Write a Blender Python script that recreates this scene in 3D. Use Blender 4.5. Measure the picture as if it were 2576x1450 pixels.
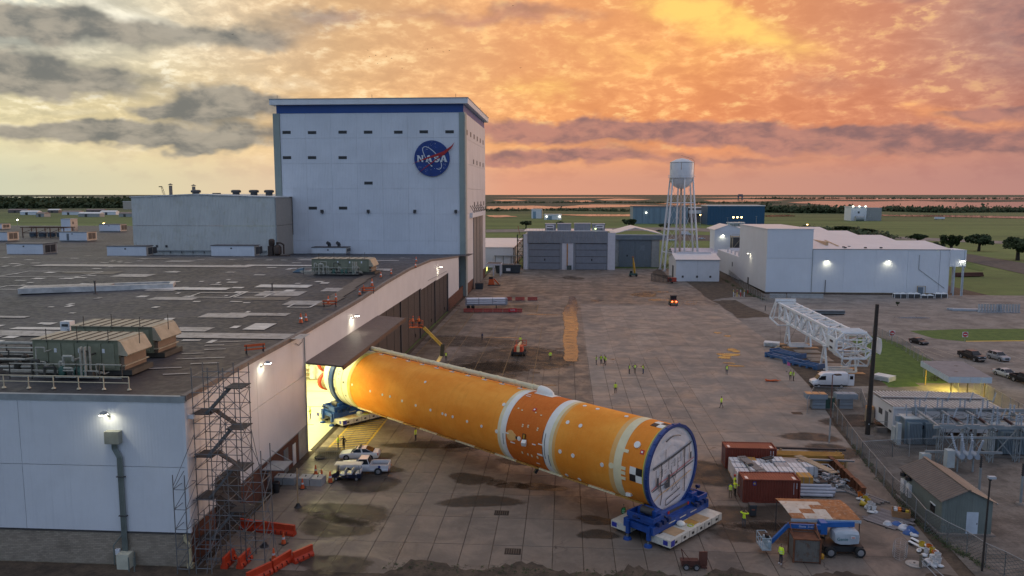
import bpy,bmesh,math,random
from mathutils import Vector,Matrix
PI=math.pi;rad=math.radians
for o in list(bpy.data.objects):bpy.data.objects.remove(o)
SC=bpy.context.scene;COL=SC.collection

# ------------------------------------------------------------------ camera
CAM_H,FPX,YAW,HZ=33.0,1960.0,rad(3.9),490.0
PITCH=math.atan((725-HZ)/FPX)
cam_d=bpy.data.cameras.new('camera');cam=bpy.data.objects.new('camera',cam_d);COL.objects.link(cam)
cam_d.sensor_width=36;cam_d.lens=36*FPX/2576;cam_d.clip_start=.5;cam_d.clip_end=120000
cam.location=(0,0,CAM_H);cam.rotation_euler=(PI/2-PITCH,0,YAW);SC.camera=cam

# survey helpers: where a sight line from the camera station meets the ground, a wall ...
def ray(x,y):
    u,v=x-1288,y-725
    X,Y,Z=u,FPX*math.cos(PITCH)-v*math.sin(PITCH),-FPX*math.sin(PITCH)-v*math.cos(PITCH)
    c,s=math.cos(YAW),math.sin(YAW)
    return Vector((c*X-s*Y,s*X+c*Y,Z))
def G(x,y,z=0.0):
    d=ray(x,y);t=(z-CAM_H)/d.z
    return Vector((d.x*t,d.y*t,z))
def atY(x,y,Y):
    d=ray(x,y);t=Y/d.y;return Vector((d.x*t,Y,CAM_H+d.z*t))
def atX(x,y,X):
    d=ray(x,y);t=X/d.x;return Vector((X,d.y*t,CAM_H+d.z*t))
def HT(x,yb,yt):
    "height of an upright thing standing at (x,yb) whose top shows at yt"
    p=G(x,yb);d=ray(x,yt);t=math.hypot(p.x,p.y)/math.hypot(d.x,d.y)
    return CAM_H+d.z*t

# ------------------------------------------------------------------ node helpers
def lin(r,g=None,b=None):
    if g is None:r,g,b=r
    f=lambda c:c/12.92 if c<=.04045 else((c+.055)/1.055)**2.4
    return(f(r/255),f(g/255),f(b/255),1)
class S:
    "a node socket with arithmetic"
    def __init__(s,nt,k):s.nt,s.k=nt,k
    def _m(s,op,*a):
        n=s.nt.nodes.new('ShaderNodeMath');n.operation=op
        for i,q in enumerate((s,)+a):
            if isinstance(q,S):s.nt.links.new(q.k,n.inputs[i])
            else:n.inputs[i].default_value=q
        return S(s.nt,n.outputs[0])
    def __add__(s,o):return s._m('ADD',o)
    __radd__=__add__
    def __sub__(s,o):return s._m('SUBTRACT',o)
    def __rsub__(s,o):return(s*-1)+o
    def __mul__(s,o):return s._m('MULTIPLY',o)
    __rmul__=__mul__
    def __truediv__(s,o):return s._m('DIVIDE',o)
    def max(s,o):return s._m('MAXIMUM',o)
    def min(s,o):return s._m('MINIMUM',o)
    def pow(s,o):return s._m('POWER',o)
    def exp(s):return s._m('EXPONENT')
    def abs(s):return s._m('ABSOLUTE')
    def gt(s,o):return s._m('GREATER_THAN',o)
    def lt(s,o):return s._m('LESS_THAN',o)
    def sin(s):return s._m('SINE')
    def mod(s,o):return s._m('FLOORED_MODULO',o)
    def floor(s):return s._m('FLOOR')
    def ss(s,a,b,lo=0.,hi=1.):
        n=s.nt.nodes.new('ShaderNodeMapRange');n.interpolation_type='SMOOTHSTEP'
        s.nt.links.new(s.k,n.inputs[0])
        for i,q in enumerate((a,b,lo,hi)):n.inputs[i+1].default_value=q
        return S(s.nt,n.outputs[0])
class NT:
    def __init__(s,nt):s.nt=nt
    def new(s,t):return s.nt.nodes.new(t)
    def ln(s,a,b):s.nt.links.new(a.k if isinstance(a,S)else a,b)
    def sep(s,v):
        n=s.new('ShaderNodeSeparateXYZ');s.ln(v,n.inputs[0]);return[S(s.nt,n.outputs[i])for i in range(3)]
    def comb(s,x,y,z):
        n=s.new('ShaderNodeCombineXYZ')
        for i,q in enumerate((x,y,z)):
            if isinstance(q,S):s.ln(q,n.inputs[i])
            else:n.inputs[i].default_value=q
        return S(s.nt,n.outputs[0])
    def pos(s):return S(s.nt,s.new('ShaderNodeNewGeometry').outputs['Position'])
    def objc(s):return S(s.nt,s.new('ShaderNodeTexCoord').outputs['Object'])
    def rnd(s):return S(s.nt,s.new('ShaderNodeObjectInfo').outputs['Random'])
    def noise(s,v,sc,det=3,rough=.55,dist=0,col=False):
        n=s.new('ShaderNodeTexNoise');s.ln(v,n.inputs['Vector'])
        n.inputs['Scale'].default_value=sc;n.inputs['Detail'].default_value=det
        n.inputs['Roughness'].default_value=rough;n.inputs['Distortion'].default_value=dist
        return S(s.nt,n.outputs['Color' if col else 'Fac'])
    def vor(s,v,sc,feat='F1',out='Distance'):
        n=s.new('ShaderNodeTexVoronoi');n.feature=feat;s.ln(v,n.inputs['Vector']);n.inputs['Scale'].default_value=sc
        return S(s.nt,n.outputs[out])
    def scl(s,v,x,y,z):
        n=s.new('ShaderNodeVectorMath');n.operation='MULTIPLY';s.ln(v,n.inputs[0]);n.inputs[1].default_value=(x,y,z)
        return S(s.nt,n.outputs[0])
    def mix(s,f,a,b,mode='MIX'):
        n=s.new('ShaderNodeMix');n.data_type='RGBA';n.blend_type=mode;n.clamp_factor=True
        for i,q in((0,f),(6,a),(7,b)):
            if isinstance(q,S):s.ln(q,n.inputs[i])
            else:
                n.inputs[i].default_value=q if i==0 else(tuple(q)+(1,))[:4]
        return S(s.nt,n.outputs[2])
    def bump(s,h,dist,st=1.):
        n=s.new('ShaderNodeBump');s.ln(h,n.inputs['Height']);n.inputs['Distance'].default_value=dist;n.inputs['Strength'].default_value=st
        return S(s.nt,n.outputs[0])
MATS={}
def newmat(name):
    m=bpy.data.materials.new(name);m.use_nodes=True;MATS[name]=m
    t=NT(m.node_tree);return m,t,m.node_tree.nodes['Principled BSDF']
def setp(t,b,col=None,rough=None,metal=None,nrm=None,**k):
    for key,q in(('Base Color',col),('Roughness',rough),('Metallic',metal),('Normal',nrm)):
        if q is None:continue
        if isinstance(q,S):t.ln(q,b.inputs[key])
        else:b.inputs[key].default_value=q if not isinstance(q,tuple)else(q+(1,))[:4]
    for key,q in k.items():b.inputs[key.replace('_',' ')].default_value=q
def mat(name,col,rough=.55,metal=0.,var=.16,sc=.9,streak=0.,bump=0.,bsc=14.,rib=None,dirt=None,dirtamt=.5,**k):
    "painted / plain material: tonal noise, optional rain streaks, grime patches, ribs"
    if name in MATS:return MATS[name]
    m,t,b=newmat(name);p=t.pos()
    n=t.noise(p,sc,4,.6)
    c=t.mix(n.ss(.25,.75),[q*(1-var)for q in col[:3]],[min(1,q*(1+var))for q in col[:3]])
    c=t.mix(t.rnd()*.16,c,[q*.72 for q in col[:3]])
    if streak:
        x,y,z=t.sep(p)
        s=t.noise(t.comb(x*2.2,y*2.2,z*.12),1.3,4,.65)
        c=t.mix(s.ss(.5,.8)*streak,c,[q*.45 for q in col[:3]])
    if dirt:
        d=t.noise(p,sc*2.7,5,.65);c=t.mix(d.ss(.52,.68)*dirtamt,c,dirt)
    h=None
    if rib:
        ax,per,depth=rib
        q=t.sep(p)[ax]if ax<2 else t.sep(t.objc())[ax-2]
        r=(q*(2*PI/per)).sin().ss(-.3,.3);h=t.bump(r,depth)
    elif bump:
        h=t.bump(t.noise(p,bsc,3),bump)
    setp(t,b,c,rough,metal,h,**k)
    return m
def emis(name,col,st):
    if name in MATS:return MATS[name]
    m,t,b=newmat(name);setp(t,b,(0,0,0),.5,Emission_Color=tuple(col[:3])+(1,),Emission_Strength=st);return m

# ------------------------------------------------------------------ sky, sun, exposure
SUN_AZ,SUN_EL=rad(64),rad(9)          # to the right of the line of sight, just above the horizon
W=bpy.data.worlds.new('World');SC.world=W;W.use_nodes=True
def build_world():
    t=NT(W.node_tree);nt=W.node_tree
    bg=nt.nodes['Background']
    d=S(nt,t.new('ShaderNodeTexCoord').outputs['Generated'])
    x,y,z=t.sep(d)
    c,s=math.cos(YAW),math.sin(YAW)
    rx=x*c+y*s;ry=y*c-x*s              # right of / along the line of sight
    n=nt.nodes.new('ShaderNodeMath');n.operation='ARCTAN2';t.ln(rx,n.inputs[0]);t.ln(ry,n.inputs[1])
    az=S(nt,n.outputs[0])*(180/PI)
    n=nt.nodes.new('ShaderNodeMath');n.operation='ARCSINE';t.ln(z,n.inputs[0]);el=S(nt,n.outputs[0])*(180/PI)
    sky=t.new('ShaderNodeTexSky');sky.sky_type='NISHITA';sky.sun_disc=False
    sky.sun_elevation=SUN_EL;sky.sun_rotation=SUN_AZ-YAW;sky.air_density=1.4;sky.dust_density=2.5
    nish=t.mix(1.,S(nt,sky.outputs[0]),(.055,.055,.055),'MULTIPLY')
    # cloud texture on the sphere: direction stretched along the horizon
    e1=el.max(0.).pow(.85)
    Q=t.comb(rx*5.2,ry*5.2,e1*.235)
    wa=t.sep(t.noise(Q,1.15,4,.56,0.,True));wb=t.sep(t.noise(Q,4.2,3,.6,0.,True))
    aw=az+(wa[0]-.5)*13+(wb[0]-.5)*4.0;ew=el+(wa[1]-.5)*3.0+(wb[1]-.5)*1.7
    puff=t.noise(t.comb(rx*15,ry*15,e1*.95),1.5,5,.60,.35);big=t.noise(Q,1.3,3,.5);fine=t.noise(t.comb(rx*34,ry*34,e1*2.3),1.5,3,.6)
    def ramp(stops):
        n=t.new('ShaderNodeValToRGB');t.ln((az+40)/80.,n.inputs[0]);r=n.color_ramp
        while len(r.elements)<len(stops):r.elements.new(.5)
        for k,(a,col)in enumerate(stops):r.elements[k].position=(a+40)/80;r.elements[k].color=lin(col)
        return S(nt,n.outputs[0])
    low=ramp([(-36,(200,203,178)),(-24,(216,203,168)),(-13,(224,190,158)),(0,(216,154,126)),(14,(202,146,124)),(28,(188,136,124)),(36,(176,130,122))])
    mid=ramp([(-36,(238,226,182)),(-24,(244,220,168)),(-12,(250,204,148)),(2,(250,176,112)),(13,(242,160,106)),(24,(222,148,112)),(34,(190,136,120))])
    top=ramp([(-36,(214,222,212)),(-25,(238,226,196)),(-12,(244,200,148)),(2,(252,184,124)),(14,(252,176,112)),(25,(224,158,124)),(34,(164,140,138))])
    lit=t.mix(el.ss(.8,4.2),low,mid);lit=t.mix(el.ss(5,10.5),lit,top)
    shade=t.mix(1.,lit,t.mix(az.ss(-25,5),(.60,.62,.66),(.74,.65,.67)),'MULTIPLY')
    hi=t.mix(az.ss(-26,2),lin(255,246,218),lin(255,208,136))
    amt=el.ss(1.6,5.0)                                 # smooth near the horizon
    body=t.mix((1.-puff.ss(.36,.56))*amt*.66,lit,shade)
    body=t.mix(wb[2].ss(.42,.62)*el.ss(.4,1.6)*el.ss(5,3)*.45,body,t.mix(1.,lit,(.84,.80,.86),'MULTIPLY'))
    body=t.mix((1.-big.ss(.38,.60))*el.ss(3,7)*.50,body,shade)
    body=t.mix((1.-fine.ss(.40,.58))*amt*.38,body,shade)
    body=t.mix(puff.ss(.46,.70)*fine.ss(.42,.62)*amt*az.ss(38,20)*.85,body,hi)
    def g(A,E,a0,e0,sa,se,rot=0.):
        da,de=A-a0,E-e0
        if rot:de=de-da*rot
        return((da/sa).pow(2)*-1-(de/se).pow(2)).exp()
    a2,e2=az+(wa[0]-.5)*7+(wb[0]-.5)*2,el+(wa[1]-.5)*2.2+(wb[1]-.5)*.8
    glow=g(a2,e2,12.4,12.0,4.2,1.6,-.3)*.95+g(a2,e2,18,10.3,5.5,1.1,-.34)*.7+g(a2,e2,26.5,13.6,4.6,1.0,-.25)*.85+g(a2,e2,8,9.8,7,1.6,-.2)*.45+g(a2,e2,29.5,4.9,4.6,.8,-.22)*.75+g(a2,e2,-25.5,11.2,5.2,.8,-.3)*.9+g(a2,e2,-16,7.7,6,.9)*.5+g(a2,e2,2,7.6,6,1.3)*.55+g(a2,e2,-29,5.2,4,.5)*.5
    hot=t.mix(az.ss(-20,0),lin(255,248,226),t.mix(az.ss(18,27),lin(255,208,114),lin(255,172,106)))
    body=t.mix((glow*(puff*1.3+wb[2]*.5-.1)).ss(.16,.95),body,hot)
    dk=g(aw,ew,-30.5,10.2,7.0,1.15)*1.15+g(aw,ew,-32,7.3,6.2,1.15)*1.15+g(aw,ew,-18.2,6.0,5.2,1.2)*1.1+g(aw,ew,-25,3.8,12,.78)*1.15+g(aw,ew,-31,14.2,8,1.0)+g(aw,ew,-19,10.4,4.6,.8)*.62+g(aw,ew,-13,11.6,5,.8)*.55+g(aw,ew,-24,5.4,2.4,.45)*.8        +g(aw,ew,4,4.7,8,.95)*1.0+g(aw,ew,16,3.9,11,.85,-.05)*1.0+g(aw,ew,30,3.3,10,.75)*.9+g(aw,ew,3,2.7,6,.6)*.8+g(aw,ew,14,2.2,8,.4)*.5+g(aw,ew,31,5.0,3,.5)*.75+g(aw,ew,27,12.2,5,.5)*.5+g(aw,ew,4,12.4,6,.9)*.42+g(aw,ew,-4,12.5,6,.8)*.35+g(aw,ew,33,9.5,4.5,3.0)*.62+g(aw,ew,22,7.3,6,1.1)*.38
    dm=(dk*1.2+(puff-.5)*.34).ss(.24,.80)
    dlo=t.mix(az.ss(-20,-2),lin(112,113,110),lin(134,104,104));dhi=t.mix(az.ss(-20,-2),lin(164,156,142),lin(184,130,116))
    dcol=t.mix((puff*.6+wb[1]*.4).ss(.36,.60),dlo,dhi)
    body=t.mix(dm*.95,body,dcol)
    # dusk side behind the viewer: blue-grey veil over clear sky
    front=az.abs().ss(45,140,1.,0.)
    tex=big*.6+puff*.4
    back=t.mix(tex.ss(.38,.64),lin(124,164,220),lin(184,208,238))
    back=t.mix(.3,back,nish)
    zen=t.mix(tex.ss(.4,.62),lin(156,168,198),lin(214,208,212))
    col=t.mix(front,back,body)
    col=t.mix(el.ss(20,60),col,zen)
    below=t.mix(1.,col,(.35,.33,.3),'MULTIPLY')
    col=t.mix(el.ss(-3,-.3),below,col)
    t.ln(col,bg.inputs[0]);bg.inputs[1].default_value=1.0
build_world()
W.cycles.sampling_method='MANUAL';W.cycles.sample_map_resolution=256
sun_d=bpy.data.lights.new('sun','SUN');sun_d.energy=1.0;sun_d.angle=rad(22);sun_d.color=(1,.66,.44)
sun=bpy.data.objects.new('sun',sun_d);COL.objects.link(sun)
_a=SUN_AZ-YAW
sun.rotation_euler=Vector((-math.sin(_a)*math.cos(SUN_EL),-math.cos(_a)*math.cos(SUN_EL),-math.sin(SUN_EL))).to_track_quat('-Z','Y').to_euler()
VS=SC.view_settings;VS.view_transform='Standard';VS.look='None';VS.exposure=0.12;VS.gamma=1.0
SC.render.engine='CYCLES';SC.cycles.use_denoising=True;SC.cycles.use_adaptive_sampling=True;SC.cycles.adaptive_threshold=.02;SC.cycles.max_bounces=6;SC.cycles.diffuse_bounces=3
SC.cycles.transparent_max_bounces=12;SC.cycles.sample_clamp_indirect=4

# ------------------------------------------------------------------ mesh helpers
class MB:
    "collects geometry for ONE mesh object"
    def __init__(s):s.v,s.f,s.m,s.cm=[],[],[],0
    def add(s,vs,fs):
        o=len(s.v);s.v+=[tuple(q)for q in vs];s.f+=[tuple(i+o for i in f)for f in fs];s.m+=[s.cm]*len(fs);return s
    def mt(s,i):s.cm=i;return s
    def box(s,cx,cy,cz,sx,sy,sz,rz=0.,tx=1.,ty=1.):
        vs=[]
        c,n=math.cos(rz),math.sin(rz)
        for k,(a,b)in((-1,(1,1)),(1,(tx,ty))):
            for i,j in((-1,-1),(1,-1),(1,1),(-1,1)):
                px,py=i*sx/2*a,j*sy/2*b
                vs.append((cx+px*c-py*n,cy+px*n+py*c,cz+k*sz/2))
        return s.add(vs,[(3,2,1,0),(4,5,6,7),(0,1,5,4),(1,2,6,5),(2,3,7,6),(3,0,4,7)])
    def b2(s,x0,y0,z0,x1,y1,z1):return s.box((x0+x1)/2,(y0+y1)/2,(z0+z1)/2,abs(x1-x0),abs(y1-y0),abs(z1-z0))
    def cyl(s,p,q,r0,r1=None,n=10,cap=True):
        p,q=Vector(p),Vector(q);r1=r0 if r1 is None else r1
        d=(q-p);d=d.normalized()if d.length>1e-9 else Vector((0,0,1))
        a=d.orthogonal().normalized();b=d.cross(a)
        vs=[]
        for c,r in((p,r0),(q,r1)):
            for i in range(n):
                t=2*PI*i/n;vs.append(c+(a*math.cos(t)+b*math.sin(t))*r)
        fs=[(i,(i+1)%n,n+(i+1)%n,n+i)for i in range(n)]
        if cap:fs+=[tuple(range(n-1,-1,-1)),tuple(range(n,2*n))]
        return s.add(vs,fs)
    def tube(s,pts,r,n=6):
        for i in range(len(pts)-1):s.cyl(pts[i],pts[i+1],r,r,n)
        return s
    def beam(s,p,q,w,h=None):
        p,q=Vector(p),Vector(q);h=w if h is None else h
        d=(q-p).normalized();a=d.cross(Vector((0,0,1)))
        a=a.normalized()if a.length>1e-4 else Vector((1,0,0));b=a.cross(d)
        vs=[c+a*(i*w/2)+b*(j*h/2)for c in(p,q)for i,j in((-1,-1),(1,-1),(1,1),(-1,1))]
        return s.add(vs,[(0,1,2,3),(7,6,5,4),(4,5,1,0),(5,6,2,1),(6,7,3,2),(7,4,0,3)])
    def prism(s,poly,z0,z1):
        n=len(poly);vs=[(a,b,z0)for a,b in poly]+[(a,b,z1)for a,b in poly]
        return s.add(vs,[tuple(range(n-1,-1,-1)),tuple(range(n,2*n))]+[(i,(i+1)%n,n+(i+1)%n,n+i)for i in range(n)])
    def ext(s,poly,ax,a,b):
        "polygon in the two other axes, pulled along axis ax from a to b"
        def pt(u,v,w):return{0:(w,u,v),1:(u,w,v),2:(u,v,w)}[ax]
        n=len(poly);vs=[pt(u,v,a)for u,v in poly]+[pt(u,v,b)for u,v in poly]
        return s.add(vs,[tuple(range(n-1,-1,-1)),tuple(range(n,2*n))]+[(i,(i+1)%n,n+(i+1)%n,n+i)for i in range(n)])
    def loft(s,rings,cap=True,close=True):
        n=len(rings[0]);vs=[p for r in rings for p in r];fs=[]
        for k in range(len(rings)-1):
            for i in range(n if close else n-1):
                j=(i+1)%n;fs.append((k*n+i,k*n+j,(k+1)*n+j,(k+1)*n+i))
        if cap:fs+=[tuple(range(n-1,-1,-1)),tuple(range((len(rings)-1)*n,len(rings)*n))]
        return s.add(vs,fs)
    def lathe(s,prof,c=(0,0,0),n=16,ax=2):
        rings=[]
        for r,h in prof:
            ring=[]
            for i in range(n):
                t=2*PI*i/n;u,v=r*math.cos(t),r*math.sin(t)
                p={2:(u,v,h),0:(h,u,v),1:(v,h,u)}[ax]
                ring.append((c[0]+p[0],c[1]+p[1],c[2]+p[2]))
            rings.append(ring)
        return s.loft(rings)
    def sph(s,c,r,n=10,m=6,sz=1.):
        return s.lathe([(max(.001,r*math.sin(PI*k/m)),-r*sz*math.cos(PI*k/m))for k in range(m+1)],c,n)
    def quad(s,a,b,c,d):return s.add([a,b,c,d],[(0,1,2,3)])
    def poly(s,pts):return s.add(pts,[tuple(range(len(pts)))])
    def mesh(s,name,mats,smooth=False):
        me=bpy.data.meshes.new(name);me.from_pydata(s.v,[],s.f)
        for m in(mats if isinstance(mats,(list,tuple))else[mats]):me.materials.append(m)
        if any(s.m):me.polygons.foreach_set('material_index',s.m)
        bm=bmesh.new();bm.from_mesh(me);bmesh.ops.recalc_face_normals(bm,faces=bm.faces)
        bm.to_mesh(me);bm.free()
        if smooth:
            me.polygons.foreach_set('use_smooth',[True]*len(me.polygons))
            try:me.set_sharp_from_angle(angle=rad(38))
            except Exception:pass
        return me
    def obj(s,name,mats,parent=None,smooth=False):return ob(name,s.mesh(name,mats,smooth),parent)
def ob(name,me,parent=None,loc=None,rz=0.):
    o=bpy.data.objects.new(name,me);COL.objects.link(o)
    if parent is not None:
        o.parent=parent
        if parent.data is not None and tuple(parent.scale)!=(1,1,1):o.matrix_parent_inverse=parent.matrix_basis.inverted()   # pieces of a scaled box keep the thing's own axes
    if loc is not None:o.location=loc
    if rz:o.rotation_euler=(0,0,rz)
    return o
def tag(o,label=None,cat=None,group=None,kind=None):
    for k,q in(('label',label),('category',cat),('group',group),('kind',kind)):
        if q:o[k]=q
    return o
def thing(name,label,cat,loc=(0,0,0),rz=0.,group=None):
    o=ob(name,None,None,loc,rz);o.empty_display_size=.3;return tag(o,label,cat,group)
def copy_tree(o,loc=None,rz=None,label=None,parent=None,scale=None,top=True):
    c=o.copy();COL.objects.link(c);c.parent=parent
    if top:
        if loc is not None:c.location=loc
        if rz is not None:c.rotation_euler=(0,0,rz)
        if label:c['label']=label
        if scale:c.scale=(scale,)*3 if not isinstance(scale,tuple)else scale
    for ch in KIDS(o):copy_tree(ch,parent=c,top=False)
    return c
def KIDS(o):return[q for q in o.children]
UNIT={}
def unit(m):
    if m.name not in UNIT:UNIT[m.name]=MB().box(0,0,0,1,1,1).mesh('box_'+m.name,m)
    return UNIT[m.name]
def bx(parent,name,m,cx,cy,cz,sx,sy,sz,rz=0.):
    "a box-shaped piece as an object of its own; alike pieces share one mesh"
    o=ob(name,unit(m),parent,(cx,cy,cz),rz);o.scale=(sx,sy,sz);return o
def b2(parent,name,m,x0,y0,z0,x1,y1,z1):return bx(parent,name,m,(x0+x1)/2,(y0+y1)/2,(z0+z1)/2,abs(x1-x0),abs(y1-y0),abs(z1-z0))
def bar(parent,name,m,p,q,w,h=None):return MB().beam(p,q,w,h).obj(name,m,parent)
def rod(parent,name,m,p,q,r,r1=None,n=8):return MB().cyl(p,q,r,r1,n).obj(name,m,parent,True)
RND=random.Random(11)
def lamp(kind,name,loc,col,energy,size=.3,spot=None,aim=None):
    d=bpy.data.lights.new(name,kind);d.energy=energy;d.color=col
    if kind=='AREA':d.size=size
    else:d.shadow_soft_size=size
    if spot:d.spot_size=spot;d.spot_blend=.8
    o=bpy.data.objects.new(name,d);COL.objects.link(o);o.location=loc
    if aim is not None:o.rotation_euler=(Vector(aim)-Vector(loc)).to_track_quat('-Z','Y').to_euler()
    return o
# ================================================================== ground, apron, yards, water
def m_ground():
    m,t,b=newmat('marsh_grass');p=t.pos();x,y,z=t.sep(p)
    a=t.noise(t.comb(x*.25,y,0.),.012,6,.62);c=t.noise(p,.12,5,.65);f=t.noise(p,1.4,3,.6)
    d=y.ss(700,2200)
    near=t.mix(a.ss(.36,.62),(.062,.110,.018),(.125,.185,.040))
    near=t.mix(c.ss(.45,.75)*.55,near,(.042,.056,.016));near=t.mix(f.ss(.4,.7)*.35,near,(.15,.16,.055))
    far=t.mix(t.noise(t.comb(x*.18,y*.9,0.),.0042,7,.62).ss(.42,.60),(.030,.036,.020),(.085,.088,.042))
    setp(t,b,t.mix(d,near,far),.9,nrm=t.bump(f,.08));return m
def m_concrete():
    m,t,b=newmat('apron_concrete');p=t.pos();x,y,z=t.sep(p);r=t.rnd()
    n=t.noise(p,.22,6,.68,.5);f=t.noise(p,2.6,4,.65);st=t.noise(t.comb(x*.35,y*1.6,0.),.5,4,.6)
    # big pours of different age
    cx=((x-4.75)/12.4).floor();cy=((y+6)/26.).floor()
    wn=t.new('ShaderNodeTexWhiteNoise');wn.noise_dimensions='2D';t.ln(t.comb(cx,cy,0.),wn.inputs['Vector']);wv=S(t.nt,wn.outputs['Value'])
    light=(x+n*.3).ss(4.6,5.0)*(y+n).ss(96,99)*(y*-1).ss(-238,-232)
    old=t.mix(n.ss(.36,.66),(.090,.071,.056),(.225,.184,.148))
    new=t.mix(n.ss(.3,.7),(.222,.196,.170),(.325,.292,.258))
    c=t.mix(light*.85,old,new)
    c=t.mix(wv*.38,c,t.mix(.5,c,(.07,.054,.046)))
    w2=t.new('ShaderNodeTexWhiteNoise');w2.noise_dimensions='2D';t.ln(t.comb(((x+.93)/5.66).floor(),((y-70.2)/12.5).floor(),0.),w2.inputs['Vector']);v2=S(t.nt,w2.outputs['Value']);c=t.mix(v2*.30,c,(.075,.060,.050));c=t.mix((v2*7.).mod(1.)*.22,c,(.30,.265,.23))
    c=t.mix((y*-1).ss(-112,-70)*(x*-1+30).ss(5,40)*.35,c,(.20,.152,.112))
    c=t.mix(r.ss(.0,1.)*.30,c,(.24,.19,.145));c=t.mix(st.ss(.52,.7)*.26,c,(.058,.043,.034));c=t.mix(f.ss(.56,.74)*.35,c,(.27,.22,.175))
    # sawn joints past the slabs that are built one by one
    jx=((x+.93).mod(5.66)-2.83).abs().gt(2.79);jy=((y-70.2).mod(12.5)-6.25).abs().gt(6.17)
    far=(y.gt(158.)).max(x.gt(21.7))
    wp=t.noise(p,.3,3,.6,0.,True);n_=t.new('ShaderNodeVectorMath');n_.operation='MULTIPLY_ADD';t.ln(wp,n_.inputs[0]);n_.inputs[1].default_value=(5,5,0);t.ln(p,n_.inputs[2])
    cr=t.vor(S(t.nt,n_.outputs[0]),.085,'DISTANCE_TO_EDGE').ss(.0,.006,1.,0.)*n.ss(.42,.6);c=t.mix(cr*.75,c,(.03,.022,.017))
    ty=((x*.8+y*.1+n*2.5).mod(1.9)-.95).abs().ss(.0,.16,1.,0.)*st.ss(.4,.62)*n.ss(.4,.7);c=t.mix(ty*.3,c,(.05,.038,.031))
    c=t.mix(jx.max(jy)*far*.45,c,(.03,.024,.02))
    ro=n.ss(.3,.7,.8,.45)-st.ss(.5,.7)*.12
    setp(t,b,c,ro,nrm=t.bump(f*.5+n,.02));return m
STAINS=[tuple(G(px,py)[:2])+(a,q,k)for px,py,a,q,k in(
    (870,1290,4.2,2.3,.85),(845,1325,3.2,2.4,.85),(925,1215,3.6,2.2,.8),(950,1150,1.9,1.3,.7),(965,1180,2.,1.2,.6),(1290,1222,1.5,1.0,.75),(1250,1215,1.1,.8,.7),(1360,1226,2.4,1.1,.75),(1185,1205,2.4,1.5,.5),
    (1210,1262,3.6,1.5,.55),(1500,1310,1.7,1.0,.8),(1505,1345,1.5,1.1,.75),(1170,1290,2.6,1.6,.4),(840,1420,3.4,1.5,.7),(1175,1125,3.2,1.6,.45),(1330,1160,3.2,1.5,.45),(1080,1120,5,1.4,.7),(1690,1150,4,3,.3),(1790,1190,4,3.4,.45),(1900,1300,5,3.2,.55),(1960,1345,5,2.6,.6),(1870,1240,3,2,.4),(1780,1330,3,2,.4),(1440,700,3.5,6,.8),(1440,880,5,12,.35),(1180,860,9,6,.5),(1290,905,10,12,.45),(1180,940,9,9,.5),(1640,870,9,5,.35),(1700,845,8,4,.3),(2090,1140,3.5,3,.7),(2040,1100,3,2,.6),(2150,1060,4,3,.6),(2010,980,4,3,.4),(1250,650,12,8,.4))]
def m_stain():
    m,t,b=newmat('damp_stain');p=t.pos();n=t.noise(p,.5,5,.65)
    setp(t,b,t.mix(n.ss(.4,.65),(.030,.022,.014),(.062,.047,.034)),n.ss(.35,.65,.75,.4));at=t.new('ShaderNodeAttribute');at.attribute_name='fade';fd=S(t.nt,at.outputs['Fac']);t.ln((fd+(t.noise(p,.9,4,.6)-.5)*.9).ss(.12,.62)*.62,b.inputs['Alpha']);return m
STAINM=m_stain()
CONC=m_concrete();GRASSM=m_ground()
def m_dirt(name,c1,c2,sc=.5):
    m,t,b=newmat(name);p=t.pos();n=t.noise(p,sc,6,.7);f=t.noise(p,sc*7,4,.65)
    setp(t,b,t.mix(f.ss(.45,.75)*.5,t.mix(n.ss(.35,.65),c1,c2),[q*.55 for q in c1]),.92,nrm=t.bump(f,.06));return m
DIRT=m_dirt('bare_dirt',(.045,.032,.022),(.11,.078,.052));YARD=m_dirt('yard_gravel',(.095,.082,.070),(.190,.165,.142),.35)
LAWN=m_dirt('lawn_grass',(.045,.098,.012),(.095,.160,.024),.6);ASPH=m_dirt('worn_asphalt',(.055,.048,.044),(.10,.088,.078),.3)
PARK=m_dirt('parking_concrete',(.150,.130,.114),(.275,.240,.210),.16)
def m_water(name,rough,col):
    m,t,b=newmat(name);p=t.pos();x,y,z=t.sep(p)
    setp(t,b,col,rough,nrm=t.bump(t.noise(p,1.2,3),.004),Specular_IOR_Level=.9);return m
WATER=m_water('open_water',.10,(.03,.028,.026));WET=None
def m_wet():
    m,t,b=newmat('puddle_water');p=t.pos();x,y,z=t.sep(p);n=t.noise(t.comb(x*.35,y,0.),1.1,5,.65);at=t.new('ShaderNodeAttribute');at.attribute_name='fade'
    setp(t,b,(.075,.056,.045),n.ss(.42,.68,.09,.42),Specular_IOR_Level=.6);t.ln((S(t.nt,at.outputs['Fac'])+(n-.5)*1.1).ss(.18,.40)*.95,b.inputs['Alpha']);return m
WET=m_wet()

def sheet(name,pts,z,m,jag=0.,sub=1,kind='structure',parent=None,seed=1):
    "flat patch of ground with an uneven outline"
    rn=random.Random(seed);out=[]
    n=len(pts)
    for i in range(n):
        a,b=Vector(pts[i][:2]),Vector(pts[(i+1)%n][:2])
        for k in range(sub):
            q=a.lerp(b,k/sub)
            if jag and(k or sub==1):q+=Vector((rn.uniform(-jag,jag),rn.uniform(-jag,jag)))
            out.append((q.x,q.y,z))
    o=MB().poly(out).obj(name,m,parent)
    bm=bmesh.new();bm.from_mesh(o.data);bmesh.ops.triangulate(bm,faces=bm.faces)
    for f in bm.faces:
        if f.normal.z<0:f.normal_flip()
    bm.to_mesh(o.data);bm.free()
    return tag(o,kind=kind)
def gp(*px):return[G(*q)for q in px]

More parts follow.
